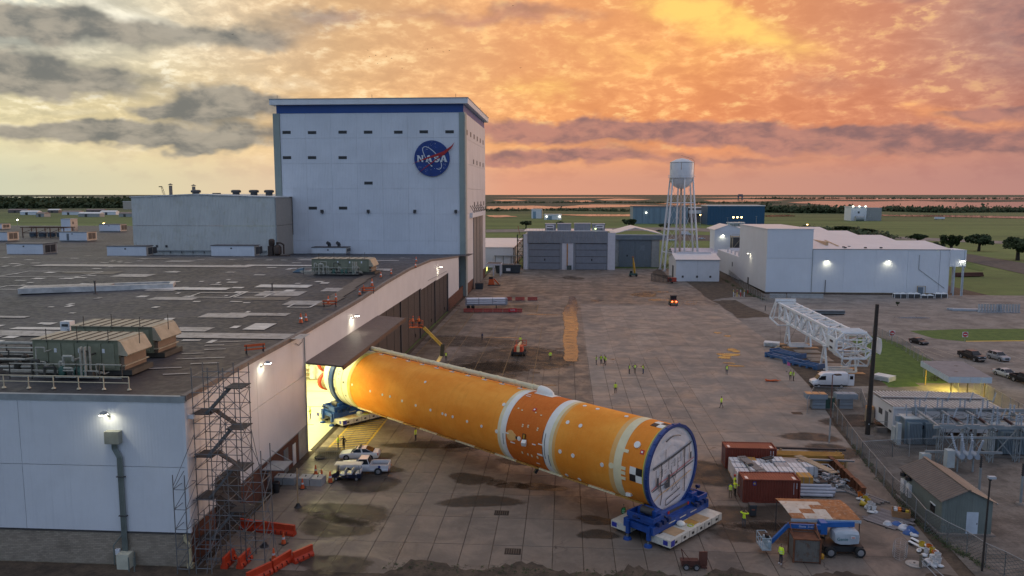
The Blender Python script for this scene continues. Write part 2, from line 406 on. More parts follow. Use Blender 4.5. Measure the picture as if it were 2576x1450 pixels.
g=MB().quad((-60000,-2000,-.10),(60000,-2000,-.10),(60000,90000,-.10),(-60000,90000,-.10)).obj('ground',GRASSM);tag(g,kind='structure')
SLX0,SLW,SLY0,SLL=-.93-2.83*11,2.83,70.2-6.25,6.25
NCOL,NROW=19,15
apron=MB().b2(-33.0,20,-.5,140,352,-.055).obj('apron',DIRT);tag(apron,kind='structure')
# concrete slabs, each its own piece
SLABM=[MB().box(0,0,-.03,SLW-.055,SLL-.055,.06,tx=.996,ty=.998).mesh('slab',CONC)]
slab_n=0
for i in range(NCOL):
    for j in range(NROW):
        o=ob('concrete_slab',SLABM[0],apron,(SLX0+SLW*(i+.5),SLY0+SLL*(j+.5),RND.uniform(-.006,.006)))
        o.rotation_euler=(RND.uniform(-.0012,.0012),RND.uniform(-.002,.002),0);slab_n+=1
xa,xb=SLX0+SLW*NCOL,SLY0+SLL*NROW
tag(MB().quad((SLX0,xb,0),(xa,xb,0),(xa,352,0),(SLX0,352,0)).obj('apron_concrete',CONC),kind='structure')
tag(MB().poly([(xa,62,-.002),(34,62,-.002),(38,104,-.002),(41,125,-.002),(46.2,160,-.002),(46.2,352,-.002),(xa,352,-.002)]).obj('apron_concrete',CONC),kind='structure')
tag(MB().quad((-33,20,-.012),(40,20,-.012),(40,66,-.012),(-33,66,-.012)).obj('dirt',DIRT),kind='structure')
tag(MB().quad((-200,20,-.012),(-33,20,-.012),(-33,64,-.012),(-200,64,-.012)).obj('dirt',DIRT),kind='structure')
# soil creeping over the slab edge along the bottom
rn=random.Random(5);edge=[]
for i in range(150):
    X=-33+i*.48;base=66.0 if X>-14 else 64.6
    if X>24:base=66.3
    edge.append((X,base+.9*math.sin(i*.33)+rn.uniform(-.35,.35)-(1.2 if 3<X<5.5 or X<-18 else 0),.012))
o=MB().poly([(-33,50,.012),(39,50,.012)]+edge[::-1]).obj('soil',DIRT)
bm=bmesh.new();bm.from_mesh(o.data);bmesh.ops.triangulate(bm,faces=bm.faces)
for f in bm.faces:
    if f.normal.z<0:f.normal_flip()
bm.to_mesh(o.data);bm.free();tag(o,kind='structure')
# yards to the right
sheet('yard',[(46.2,125),(160,125),(160,265),(46.2,265)],.006,PARK)
sheet('yard',[(34,40),(95,40),(95,131),(47,131),(41.5,125),(38.5,104)],.010,YARD)
sheet('parking_lot',gp((2150,868),(2576,850),(2700,860),(2900,1200),(2560,1100),(2330,965),(2230,900)),.012,PARK)
sheet('dirt',gp((1732,711),(1800,711),(1850,745),(1790,757),(1850,755),(1945,797),(1855,801),(1790,757)),.011,DIRT,.8,4)
sheet('dirt',gp((1930,868),(2160,872),(2200,940),(2270,968),(2100,975),(2130,1110),(2060,1010),(2040,975),(1960,890)),.012,DIRT,.3,3)
sheet('dirt',gp((1800,690),(1812,680),(1928,748),(1870,748),(1805,712)),.010,DIRT,.4,3)
sheet('dirt',gp((1655,672),(1675,690),(1690,712),(1670,700),(1640,690)),.010,DIRT,.6,3)
sheet('lawn',gp((2288,833),(2400,829),(2700,826),(2700,858),(2430,860),(2350,852)),.014,LAWN,.25,4)
sheet('lawn',gp((2130,843),(2205,847),(2250,860),(2340,905),(2410,960),(2320,972),(2235,975),(2205,950),(2180,900)),.016,LAWN,.25,4)
sheet('lawn',gp((2395,650),(2480,675),(2470,682),(2420,672)),.014,LAWN,.4,3)
sheet('road',gp((2405,640),(2440,640),(2576,662),(2750,690),(2750,715),(2576,690),(2420,655)),.014,ASPH)
sheet('road',gp((1222,600),(1300,598),(1300,610),(1222,606)),.004,PARK);sheet('road',gp((1222,578),(1700,572),(2600,610),(2600,617),(1700,580),(1222,585)),.0,PARK)
sheet('road',gp((1640,590),(1800,592),(1800,606),(1640,606)),.01,ASPH)
sheet('kerb_line',gp((2430,858.2),(2600,856.6),(2600,858.6),(2430,860.2)),.024,mat('yellow_paint',(.55,.36,.05),.6))
# parking bays
WLINE=mat('road_paint',(.42,.36,.28),.7,dirt=(.16,.13,.11),dirtamt=.8)
for k in range(7):
    x0,y0=2300+k*44,872+k*3
    a,b=G(x0,y0),G(x0+75,y0+26)
    MB().beam((a.x,a.y,.02),(b.x,b.y,.02),.14,.004).obj('parking_line',WLINE).__setitem__('kind','structure')
# yellow hatching painted before the hangar doors
HATCH=mat('hatch_paint',(.50,.34,.04),.6,dirt=(.12,.08,.05),dirtamt=.85,sc=1.6)
HATCH2=mat('faded_hatch_paint',(.20,.125,.05),.7,dirt=(.09,.062,.045),dirtamt=1.,sc=1.2)
def hatch(x0,x1,y0,y1,m,step=1.05,w=.30,lean=1.6):
    b=MB();y=y0
    while y<y1-lean:
        b.quad((x0,y,.026),(x1,y+lean,.026),(x1,y+lean+w,.026),(x0,y+w,.026));y+=step
    b.quad((x1,y0,.030),(x1+.25,y0,.030),(x1+.25,y1,.030),(x1,y1,.030)).quad((x0-.25,y0,.030),(x0,y0,.030),(x0,y1,.030),(x0-.25,y1,.030))
    tag(b.obj('hatch_marking',m),kind='structure')
hatch(-30.6,-26.2,96,136,HATCH);hatch(-30.4,-25.6,137,178,HATCH2);hatch(-30.4,-25.6,180,222,HATCH2,1.3)
hatch(-28,-8,217,233,HATCH2,1.0,.2,.4)
# faint yellow lines along the apron
for X in(-22.7,-17.0,-11.3,-5.6):MB().box(X,150,.029,.12,90,.004).obj('guide_line',HATCH2).__setitem__('kind','structure')
# puddles
def blob_sheet(name,cx,cy,rx,ry,m,z=.02,seed=0,n=36,rough=.35):
    rn=random.Random(seed);ph=[rn.uniform(0,6.28)for _ in range(5)]
    pts=[]
    for i in range(n):
        t=2*PI*i/n;k=1+rough*(.5*math.sin(2*t+ph[0])+.4*math.sin(3*t+ph[1])+.35*math.sin(5*t+ph[2])+.25*math.sin(9*t+ph[3]))
        pts.append((cx+rx*k*math.cos(t),cy+ry*k*math.sin(t),z))
    o=MB().poly(pts).obj(name,m);bm=bmesh.new();bm.from_mesh(o.data);bmesh.ops.triangulate(bm,faces=bm.faces)
    for f in bm.faces:
        if f.normal.z<0:f.normal_flip()
    bm.to_mesh(o.data);bm.free();return tag(o,kind='structure')
def soft_stain(cx,cy,rx,ry,seed,n=28,m=None,z=.016,name='oil_stain'):
    rn=random.Random(seed);ph=[rn.uniform(0,6.28)for _ in range(3)];vs=[(cx,cy,z)];fade=[1.]
    for r,fv in((.5,1.),(.8,.55),(1.1,0.)):
        for i in range(n):
            t=2*PI*i/n;k=r*(1+.16*math.sin(2*t+ph[0])+.12*math.sin(3*t+ph[1]));vs.append((cx+rx*k*math.cos(t),cy+ry*k*math.sin(t),z));fade.append(fv)
    fs=[(0,1+i,1+(i+1)%n)for i in range(n)]+[(1+j*n+i,1+(j+1)*n+i,1+(j+1)*n+(i+1)%n,1+j*n+(i+1)%n)for j in range(2)for i in range(n)]
    me=bpy.data.meshes.new('stain');me.from_pydata(vs,[],fs);me.materials.append(m or STAINM);at=me.attributes.new('fade','FLOAT','POINT');at.data.foreach_set('value',fade);tag(ob(name,me),kind='structure')
vs,fade,NS=[],[],34                               # the long strip of standing water down the apron
for k in range(NS):
    yy=744+k*5.05;w=(7+11*min(1,k/7))*(.93+.07*math.sin(k*2.3));cx=1437+2.2*math.sin(k*.5)+(2 if k<8 else 0)
    for u,fv in((-1.35,0.),(-.8,.75),(0,1.),(.75,.9),(1.05,0.)):q=G(cx+w*u,yy);vs.append((q.x,q.y,.021));fade.append(fv*(0. if k in(0,NS-1)else .7 if k<6 else 1.))
me=bpy.data.meshes.new('puddle');me.from_pydata(vs,[],[(k*5+i,k*5+i+1,k*5+i+6,k*5+i+5)for k in range(NS-1)for i in range(4)]);me.materials.append(WET);me.attributes.new('fade','FLOAT','POINT').data.foreach_set('value',fade);tag(ob('puddle',me),kind='structure')
for k,(px,py,a,b)in enumerate(((1622,742,4.5,5),(1660,735,5,1.6),(1735,763,2.2,4),(1660,755,3,2.5),(1832,893,2.0,1.7),(1845,882,1.2,2.0),(1823,900,1.5,1.2),(1805,838,.8,.9),(1830,846,.7,.9),(1850,921,1.5,.7),(1833,914,1.2,.5),(1225,968,2.6,.6),(1225,992,1.,.35),(1345,975,1.9,.35),(1380,970,1.2,.3),(1500,757,2,2),(1365,792,4,.7),(1260,850,5,.35),(1150,770,.9,1.2),(2105,880,2.5,.8),(1540,905,.6,.3),(2300,800,4,1.5),(2150,850,3,.8),(2470,778,5,1))):
    p=G(px,py);soft_stain(p.x,p.y,a*1.1,b*1.1,k,28,WET,.036+.0005*k,'puddle')
for k,(X,Y,a,q,f)in enumerate(STAINS):
    if f>.42:soft_stain(X,Y,a*1.25,q*1.25,40+k)
# drain grates and manholes let into the slabs
IRON=mat('cast_iron',(.035,.028,.024),.6,.6)
for px,py in((1290,1388),(1262,1291),(1408,878),(1348,938),(1345,892),(2005,1040)):
    p=G(px,py);d=thing('drain_grate',{1290:'square iron drain grate in the slabs at the bottom edge',1262:'small dark manhole cover in the slabs below the orange tank',1408:'long drain slot beside the wet strip',1348:'dark drain grate on the apron behind the orange tank',1345:'drain grate near the red boom lift',2005:'slotted drain grate beside the fenced electrical cabinets'}[px],'drain',(p.x,p.y,.0))
    b2(d,'frame',IRON,-.75,-.6,.001,.75,.6,.022)
    for k in range(6):b2(d,'bar',mat('worn_steel',(.10,.085,.07),.5,.5),-.62+k*.22,-.5,.022,-.52+k*.22,.5,.034)
# marsh water out to the horizon
WP=[((1222,520),(1340,518),(1400,521),(1490,515),(1600,516),(1690,519),(1600,521),(1500,523),(1400,525),(1300,528),(1222,529)),
      ((2040,523),(2100,519),(2060,515),(1980,510),(2060,506),(2180,508),(2300,506),(2450,510),(2600,508),(2600,523),(2400,525),(2200,523)),
      ((1950,499),(2100,497),(2300,500),(2600,497),(2600,503),(2300,505),(2080,503)),((1500,502),(1560,500),(1640,502),(1600,505),(1520,505)),((1240,504),(1290,503),(1330,505),(1260,507)),((1700,497),(1900,495.5),(2100,496),(1900,498.5)),
      ((1640,512),(1760,510),(1780,515),(1700,517)),((1770,504),(1880,502),(1990,503),(1900,508),(1800,509)),((-300,503.5),(-50,502),(60,501),(180,502.5),(110,505),(-100,507)),((200,502),(300,500.5),(420,502),(300,504.5)),((-300,497),(100,496),(300,496.5),(100,498)),((1230,497),(1500,496),(1640,497),(1400,498.6)),((1420,506),(1480,505),(1500,508),(1440,509)),
      ((1222,543),(1270,542),(1300,546),(1240,548)),((1400,541),(1480,540),(1590,540),(1590,545),(1480,545)),((2215,541),(2400,542),(2600,546),(2600,551),(2400,547),(2220,544)),((1925,542),(1990,541),(2000,545),(1930,546)),((1270,524),(1330,522.5),(1360,524),(1300,526))]
for k,p in enumerate(WP):
    q=[G(*a)for a in p];D=q[0].length
    sheet('water',q,.25+.0001*D,WATER,D*.004,5,seed=k)
# ================================================================== the long low factory building
SIDEWHITE=mat('white_siding',(.70,.72,.75),.5,var=.05,sc=.25,streak=.16,rib=(0,.30,.005))
SIDEWHITE_Y=mat('white_siding_side',(.70,.68,.67),.5,var=.05,sc=.25,streak=.16,rib=(1,.30,.005))
SIDEPLAIN=mat('white_panel',(.72,.73,.75),.5,var=.05,sc=.2,streak=.12)
TRIM=mat('grey_trim',(.30,.32,.32),.5);DARKTRIM=mat('dark_trim',(.055,.05,.05),.6)
def m_brick(name,col,mortar,ax):
    m,t,b=newmat(name);p=t.pos();x,y,z=t.sep(p);u=(x,y)[ax]
    br=t.new('ShaderNodeTexBrick');t.ln(t.comb(u,z,0.),br.inputs['Vector']);br.inputs['Scale'].default_value=1.
    br.inputs['Brick Width'].default_value=.42;br.inputs['Row Height'].default_value=.16;br.inputs['Mortar Size'].default_value=.012
    br.inputs['Color1'].default_value=col+(1,);br.inputs['Color2'].default_value=tuple(q*.72 for q in col)+(1,);br.inputs['Mortar'].default_value=mortar+(1,)
    c=S(t.nt,br.outputs['Color']);n=t.noise(p,.5,5,.65)
    setp(t,b,t.mix(n.ss(.45,.75)*.6,c,[q*.4 for q in col]),.85,nrm=t.bump(S(t.nt,br.outputs['Fac'])*-1.,.015));return m
BRICK_F=m_brick('tan_brick',(.40,.33,.25),(.25,.205,.16),0);BRICK_S=m_brick('red_brick',(.17,.062,.035),(.11,.075,.06),1)
def m_roof():
    m,t,b=newmat('roof_membrane');p=t.pos();x,y,z=t.sep(p)
    n=t.noise(p,.06,6,.68);f=t.noise(t.comb(x*.12,y*1.2,0.),1.1,5,.7);g=t.noise(p,1.2,4,.6)
    c=t.mix(n.ss(.38,.64),(.021,.022,.028),(.058,.058,.067))
    c=t.mix(f.ss(.55,.8)*.5,c,(.09,.083,.080));c=t.mix(g.ss(.55,.8)*.35,c,(.024,.020,.019))
    seam=((y+1.).mod(2.6)-1.3).abs().lt(.03);c=t.mix(seam*.6,c,(.02,.018,.017))
    # rust-brown walkway near the parapet
    c=t.mix((n*6+(x+41.)).ss(0,6)*(y*-1).ss(-110,-70)*.55,c,(.075,.05,.034))
    setp(t,b,c,g.ss(.3,.7,.7,.48),nrm=t.bump(f,.02));return m
ROOFM=m_roof();PATCHM=mat('roof_patch_sheet',(.56,.54,.50),.42,var=.25,sc=.7);PATCHD=mat('roof_patch_dark',(.10,.085,.075),.5,var=.3)
ROOFLIGHT=mat('roof_light_coating',(.36,.34,.32),.45,var=.25,sc=.5,dirt=(.11,.10,.10),dirtamt=.9)
WX,FY=-33.0,64.1
RP=[(FY,15.6),(80,15.8),(97,15.85),(123,16.35),(140,17.0),(163,17.45),(190,17.1),(219,15.3),(240,14.1)]
def roof_z(Y):
    if Y<=RP[0][0]:return RP[0][1]
    for(a,p),(b,q)in zip(RP,RP[1:]):
        if Y<=b:return p+(q-p)*(Y-a)/(b-a)
    return RP[-1][1]
fac=thing('factory_building','long low white factory building with dark patched roof and hangar doors','building',(0,0,0))
# front wall: brick base and two courses of siding, panel by panel
for i in range(8):
    x1=WX-.25-i*15;x0=x1-14.96
    b2(fac,'siding_panel',SIDEWHITE,x0,FY,3.1,x1,FY+.3,9.10);b2(fac,'siding_panel',SIDEWHITE,x0,FY,9.15,x1,FY+.3,15.0)
b2(fac,'corner_trim',SIDEPLAIN,WX-.25,FY-.03,3.1,WX+.03,FY+.28,15.0)
b2(fac,'brick_base',BRICK_F,-160,FY+.05,-.1,WX-.1,FY+.3,3.05)
b2(fac,'base_flashing',DARKTRIM,-160,FY-.05,2.98,WX+.02,FY+.02,3.12)
b2(fac,'parapet_cap',TRIM,-160,FY-.08,15.0,WX+.08,FY+.35,15.55)
# side wall with the hangar openings
YO0,YO1,YD1,YD2,YE=95.6,134.5,176.5,218.5,240.0
def side_panel(y0,y1,z0,ztop=None,name='siding_panel',x=WX):
    q=[(y0,z0),(y1,z0)]+[(Y,roof_z(Y)-.45)for Y in sorted({y0,y1}|{a for a,_ in RP if y0<a<y1},reverse=True)]
    MB().ext(q,0,x-.3,x).obj(name,SIDEWHITE_Y,fac)
def rect_panel(y0,y1,z0,z1,m=SIDEWHITE_Y,name='siding_panel'):b2(fac,name,m,WX-.3,y0,z0,WX,y1,z1)
rect_panel(FY+.3,80,3.6,10.1);rect_panel(80.05,YO0,3.6,10.1)
side_panel(FY+.3,80,10.16);side_panel(80.05,YO0,10.16)
side_panel(YO0+.05,115,11.5);side_panel(115.05,YO1,11.5);side_panel(YO1+.05,155,11.6);side_panel(155.05,YD1,11.6);side_panel(YD1+.05,198,11.2);side_panel(198.05,YD2,11.0);side_panel(YD2+.05,YE,3.6)
b2(fac,'brick_base',BRICK_S,WX-.3,FY+.3,-.1,WX-.05,92.4,3.55);b2(fac,'brick_base',BRICK_S,WX-.3,YD2,-.1,WX-.05,252,3.55)
b2(fac,'base_flashing',TRIM,WX-.28,FY+.3,3.5,WX+.04,YO0,3.62)
rect_panel(92.4,YO0,-.1,3.5,TRIM,'door_jamb')
cap=MB()
for(a,p),(b,q)in zip(RP,RP[1:]):cap.beam((WX-.05,a,p-.2),(WX-.05,b,q-.2),.5,.5)
cap.obj('parapet_cap',mat('rust_grey_trim',(.17,.145,.13),.6,dirt=(.16,.075,.04),dirtamt=.6),fac)
# roof
r=MB()
for(a,p),(b,q)in zip(RP,RP[1:]):r.quad((-190,a+.3,p-.12),(WX-.3,a+.3,p-.12),(WX-.3,b+.3,q-.12),(-190,b+.3,q-.12))
r.obj('roof',ROOFM,fac)
MB().quad((-420,240.3,13.97),(-30,240.3,13.97),(-30,256,13.6),(-420,256,13.6)).quad((-420,256,13.6),(-97,256,13.6),(-97,470,13.6),(-420,470,13.6)).obj('roof',ROOFM,fac)
MB().b2(-420,470,0,-97,470.4,13.6).obj('rear_wall',SIDEWHITE,fac);MB().b2(-420,256,0,-130,470,13.3).obj('wall_core',SIDEPLAIN,fac)
# roof repairs: one sheet each
rn=random.Random(21)
PM=[MB().poly([(-.5,-.5,0),(.5,-.5,0),(.5,.5,0),(-.5,.5,0)]).mesh('patch',m)for m in(PATCHM,PATCHD,ROOFLIGHT)]
def patch(X,Y,sx,sy,k=0,rz=0.,dz=.0):
    z=roof_z(Y);s=(roof_z(Y+1)-roof_z(Y-1))/2
    o=ob('roof_patch',PM[k],fac,(X,Y,z-.06+dz+rn.uniform(0,.02)));o.scale=(sx,sy,1);o.rotation_euler=(math.atan(s),0,rz)
for k in range(240):
    Y=84+(rn.random()**1.3)*140;X=-38-rn.random()**.8*(60+(Y-84)*.7)
    patch(X,Y,rn.uniform(.5,2.3),rn.uniform(.6,1.9),0 if rn.random()<.75 else 2,rn.uniform(-.12,.12))
for k in range(26):
    Y=90+rn.random()*130;X=-36-rn.random()*70;patch(X,Y,rn.uniform(3,9),rn.uniform(2,5),1 if rn.random()<.5 else 2,0,-.01)
for(px0,py0,px1,py1,k)in((0,676,590,684,2),(560,678,800,682,0),(0,822,800,838,2),(60,815,480,822,0),(280,728,560,734,0),(620,724,760,731,0),(0,790,90,795,2),(640,806,695,824,0)):
    Y0,Y1=G(px0,py1,16.2).y,G(px0,py0,16.2).y;ym=(Y0+Y1)/2;zz=roof_z(ym)
    A,B=G(px0,(py0+py1)/2,zz),G(px1,(py0+py1)/2,zz);patch((A.x+B.x)/2,ym,B.x-A.x,max(.8,(Y1-Y0)*.8),k,0,.03)
for px0,py0,w,d in((130,693,16,9),(60,720,9,4),(540,735,7,4.5),(640,735,5,5),(760,757,3.4,3.4)):      # outlined squares
    p=G(px0,py0,16.9)
    for sx,sy,ox,oy in((w,.35,0,d/2),(w,.35,0,-d/2),(.35,d,w/2,0),(.35,d,-w/2,0)):patch(p.x+ox,p.y+oy,sx,sy,0,0,.035)
for k in range(5):patch(-37-k*.5,120+k*9,2.4,9,1,0,.02);
for k in range(9):patch(-39.5+rn.uniform(-1.5,2.5),72+k*2.3,rn.uniform(2,5),.3,2,.25,.02)
# the open hall behind the first opening
HALLW=mat('hall_wall',(.66,.70,.60),.6,var=.08);HALLF=mat('hall_floor',(.62,.58,.42),.35,var=.1,sc=.4)
hall=thing('hangar_hall','brightly lit hall interior seen through the open hangar door','hall',(0,0,0))
MB().poly([(-78,80,.012),(WX-.4,80,.012),(WX-.4,95.7,.012),(WX+.4,95.7,.012),(WX+.4,134.4,.012),(WX-.4,134.4,.012),(WX-.4,136,.012),(-78,136,.012)]).obj('floor',HALLF,hall)
MB().b2(-78,135.6,0,WX-.6,136,14).obj('wall',HALLW,hall);MB().b2(-78.4,80,0,-78,136,14).obj('wall',HALLW,hall);MB().b2(-78,80,0,WX-.6,80.3,14).obj('wall',HALLW,hall)
MB().b2(-78,80.4,14.1,WX-.6,135.5,14.3).obj('ceiling',HALLW,hall)
MB().b2(WX+.1,96,.016,WX+.7,134.4,.022).obj('door_track',IRON,hall)
for k in range(5):MB().b2(-76,88+k*9.5,.018,-36,88.25+k*9.5,.022).obj('floor_line',HATCH,hall)
for k in range(3):
    for j in range(4):
        f=bx(hall,'ceiling_light',emis('hall_light_glow',(1,.93,.50),18),-72+j*11,88+k*18,14.02,5,1.2,.06)
for k,(X,Y,e)in enumerate(((-58,90,3200),(-58,112,3200),(-41,92,3600),(-41,110,4600),(-39,126,4200))):
    l=lamp('AREA','hall_lamp',(X,Y,13.8),(1,.90,.42),e,8);l.parent=hall
# shelves, bench and cabinets against the far wall of the hall
CABM=mat('pale_cabinet',(.62,.62,.54),.5)
for k,px in enumerate((779,790,801,812)):
    A=atY(px,985,134.2);s=thing('storage_rack',('open wire rack of boxes by the hall wall','white steel cabinet at the back of the lit hall','tall grey cabinet beside the white one inside the hall','yellow-legged work bench inside the lit hall')[k],'cabinet',(A.x,134.6,.012))
    if k in(0,3):
        for z in(.5,1.3,2.1):b2(s,'shelf',CABM,-.8,-.4,z,.8,.4,z+.06)
        for sx in(-.78,.72):
            for sy in(-.38,.32):b2(s,'post',mat('yellow_steel',(.6,.42,.03),.5),sx,sy,0,sx+.06,sy+.06,2.3)
        for q in range(6):bx(s,'box',mat('carton',(.45,.36,.24),.8),-.55+(q%3)*.5,0,.75+(q//3)*.8,.38,.45,.42)
    else:
        b2(s,'cabinet_body',CABM,-.7,-.4,.1,.7,.4,2.5);b2(s,'door',mat('white_steel',(.72,.72,.70),.4),-.68,-.44,.15,-.02,-.402,2.45);b2(s,'door',MATS['white_steel'],.02,-.44,.15,.68,-.402,2.45);b2(s,'handle',IRON,-.08,-.47,1.2,-.05,-.44,1.5)
for k in range(5):rod(hall,'wall_pipe',TRIM,(-70+k*8,135.4,1),(-70+k*8,135.4,12),.12)
rod(hall,'wall_pipe',TRIM,(-74,135.3,9.2),(-36,135.3,9.2),.15)
# canopy over the opening
CANM=mat('canopy_metal',(.115,.10,.098),.5,.3,rib=(1,.55,.03),dirt=(.09,.06,.045),dirtamt=.5)
cano=MB().add([(WX+.02,YO0-.1,11.55),(-28.1,YO0-.1,11.15),(-28.1,YO1,11.15),(WX+.02,YO1,11.55),(WX+.02,YO0-.1,11.75),(-28.1,YO0-.1,11.35),(-28.1,YO1,11.35),(WX+.02,YO1,11.75)],[(3,2,1,0),(4,5,6,7),(0,1,5,4),(1,2,6,5),(2,3,7,6),(3,0,4,7)]).obj('canopy',CANM,fac)
b2(cano,'fascia',mat('rust_fascia',(.10,.055,.035),.7),-28.12,YO0-.15,10.85,-27.95,YO1+.05,11.42)
for k in range(9):MB().beam((WX+.1,YO0+1+k*4.6,11.4),(-28.3,YO0+1+k*4.6,11.05),.18,.25).obj('bracket',DARKTRIM,cano)
# closed door leaves
DOORM=mat('dark_door_metal',(.060,.050,.048),.55,.2,var=.2,streak=.5,rib=(1,.38,.03))
def leaf(y0,y1,x,zt,seams):
    d=MB().b2(x-.25,y0,.02,x,y1,zt).obj('hangar_door',DOORM,fac);n=seams
    for k in range(1,n):b2(d,'seam',DARKTRIM,x-.02,y0+(y1-y0)*k/n-.07,.1,x+.05,y0+(y1-y0)*k/n+.07,zt-.1)
    b2(d,'edge_post',DARKTRIM,x-.3,y1-.7,.02,x+.25,y1+.05,zt+.2)
    b2(d,'handle',IRON,x,y0+(y1-y0)*.7,1.2,x+.14,y0+(y1-y0)*.7+.1,2.0)
leaf(YO1-4.0,156,WX-.5,11.6,4);leaf(156.2,YD1,WX-.35,11.6,3);leaf(YD1+1,198,WX-.5,11.2,4);leaf(198.2,YD2,WX-.35,11.2,3)
b2(fac,'jamb_post',mat('pale_post',(.55,.52,.36),.5),WX-.6,YO1-4.6,0,WX-.1,YO1-4.1,11.4)
rod(fac,'downpipe',TRIM,(WX+.15,YO0-.4,.1),(WX+.15,YO0-.4,15.3),.09)
MB().tube([(WX+.12,YO0-.3,15.4),(WX+.12,YO0-1.2,14.6),(WX+.12,YO0-2.4,14.4),(WX+.12,YO0-3.6,14.9)],.03,5).obj('cable',DARKTRIM,fac)
for k in range(3):rod(fac,'conduit',TRIM,(WX+.1,185+k*10,12.4-k*.2),(WX+.1,195+k*10,12.2-k*.2),.07)
# service door recess near the corner, small canopy, doors and louvre in the brick
b2(fac,'recess_frame',DARKTRIM,WX-.04,69.2,0,WX+.06,74.8,6.2);b2(fac,'recess_door',mat('dark_recess',(.03,.027,.025),.8),WX+.05,69.5,.02,WX+.09,74.5,5.9)
b2(fac,'lean_canopy',mat('galvanised',(.36,.38,.39),.45,.4),WX,80.5,2.9,WX+2.4,83.5,3.0)
for y in(80.6,83.4):bar(fac,'canopy_stay',TRIM,(WX+.02,y,4.2),(WX+2.3,y,3.0),.06)
b2(fac,'side_door',mat('grey_door',(.16,.17,.18),.5),WX-.06,87.2,.02,WX+.02,88.6,2.9);b2(fac,'side_door',mat('white_steel',(.72,.72,.70),.4),WX-.06,90.2,.02,WX+.02,91.2,2.6);b2(fac,'side_door',MATS['grey_door'],WX-.06,82,.02,WX+.02,83.2,2.4)
b2(fac,'notice',mat('white_steel',(.72,.72,.70),.4),WX-.06,85.2,1.5,WX+.0,85.8,2.1)
b2(fac,'security_camera',SIDEPLAIN,WX+.03,64.6,13.4,WX+.5,64.9,13.75)
# downpipe with an angled offset at the corner, ivory coloured
IVORY=mat('ivory_pipe',(.55,.47,.28),.5)
MB().tube([(WX-.5,FY-.15,3.0),(WX-.45,FY-.15,2.5),(WX-.1,FY-.18,2.1),(WX-.05,FY-.18,.3)],.14,8).box(WX-.05,FY-.2,.2,.5,.4,.4).obj('downpipe',IVORY,fac)
# cable duct on the front wall with its box above and cabinet below
DUCT=mat('grey_duct',(.20,.23,.21),.45,.3)
dt=thing('cable_duct','grey cable duct running down the white front wall from a box','duct',(0,0,0))
tp=atY(285,1100,FY-.3);bt=atY(300,1395,FY-.3)
b2(dt,'junction_box',mat('galvanised_box',(.34,.34,.28),.45,.3),tp.x-.65,FY-.62,tp.z-.55,tp.x+.65,FY-.001,tp.z+.55)
for k in range(4):MB().tube([(tp.x-.2+k*.13,FY-.2,tp.z-.5),(tp.x-.2+k*.13,FY-.2,tp.z-1.1),(tp.x+.2+k*.13,FY-.2,tp.z-1.9),(tp.x+.2+k*.13,FY-.2,1.3)],.075,6).obj('conduit',DUCT,dt,True)
for z in(8.2,4.6):b2(dt,'strap',DARKTRIM,tp.x+.02,FY-.32,z,tp.x+.8,FY-.1,z+.07)
cab=b2(dt,'cabinet',mat('cream_cabinet',(.58,.56,.44),.5),tp.x+.0,FY-1.0,-.01,tp.x+1.1,FY-.1,1.35)
rod(dt,'brace_pipe',DUCT,(tp.x-.6,FY-.3,.05),(tp.x-.6,FY-.3,1.9),.06);rod(dt,'brace_pipe',DUCT,(tp.x-.6,FY-.3,1.9),(tp.x+.3,FY-.2,3.0),.06)
b2(dt,'meter_box',SIDEPLAIN,tp.x-.5,FY-.3,1.0,tp.x-.1,FY-.05,1.5)
for k in range(3):rod(dt,'guard_post',DUCT,(tp.x+1.3+(k%2)*.5,FY-1.3+(k//2),0),(tp.x+1.3+(k%2)*.5,FY-1.3+(k//2),1.3),.06)
# wall lamps
def wall_lamp(label,p,out,e=140,col=(1,.93,.68),glow=26,down=1.2,rot=0.,arm=.7):
    o=Vector(out).normalized();t=thing('wall_lamp',label,'lamp',p,math.atan2(o.y,o.x),'lit wall lamps')
    rod(t,'arm',DARKTRIM,(0.0,0,-.5),(arm,0,.05),.05);b2(t,'mounting_plate',TRIM,-.02,-.1,-.7,.04,.1,-.2)
    MB().box(arm+.15,0,.1,.6,.55,.22,tx=.7,ty=.7).obj('housing',TRIM,t)
    bx(t,'lens',emis('lamp_glow_%d'%glow,(1,.95,.74),glow),arm+.18,0,-.04,.52,.48,.05)
    l=lamp('SPOT','lamp_light',(0,0,0),col,e,.12,rad(150));l.parent=t;l.location=(arm+.2,0,-.12);l.rotation_euler=(0,rad(30),0)
    return t
p=atY(275,1036,FY);wall_lamp('lit wall lamp above the grey duct on the front wall',(p.x,FY,p.z),(0,-1,0),60)
p=atX(655,918,WX);wall_lamp('lit wall lamp on the side wall beside the scaffold stair',(WX,p.y,p.z+.2),(1,0,0),90,glow=40)
p=atX(884,795,WX);wall_lamp('lit wall lamp over the hangar door canopy',(WX,p.y,p.z),(1,0,0),260,glow=40)
p=atX(1101,672,WX);wall_lamp('lit wall lamp on the side wall nearest the tall white building',(WX,p.y,p.z),(1,0,0),160,glow=40)
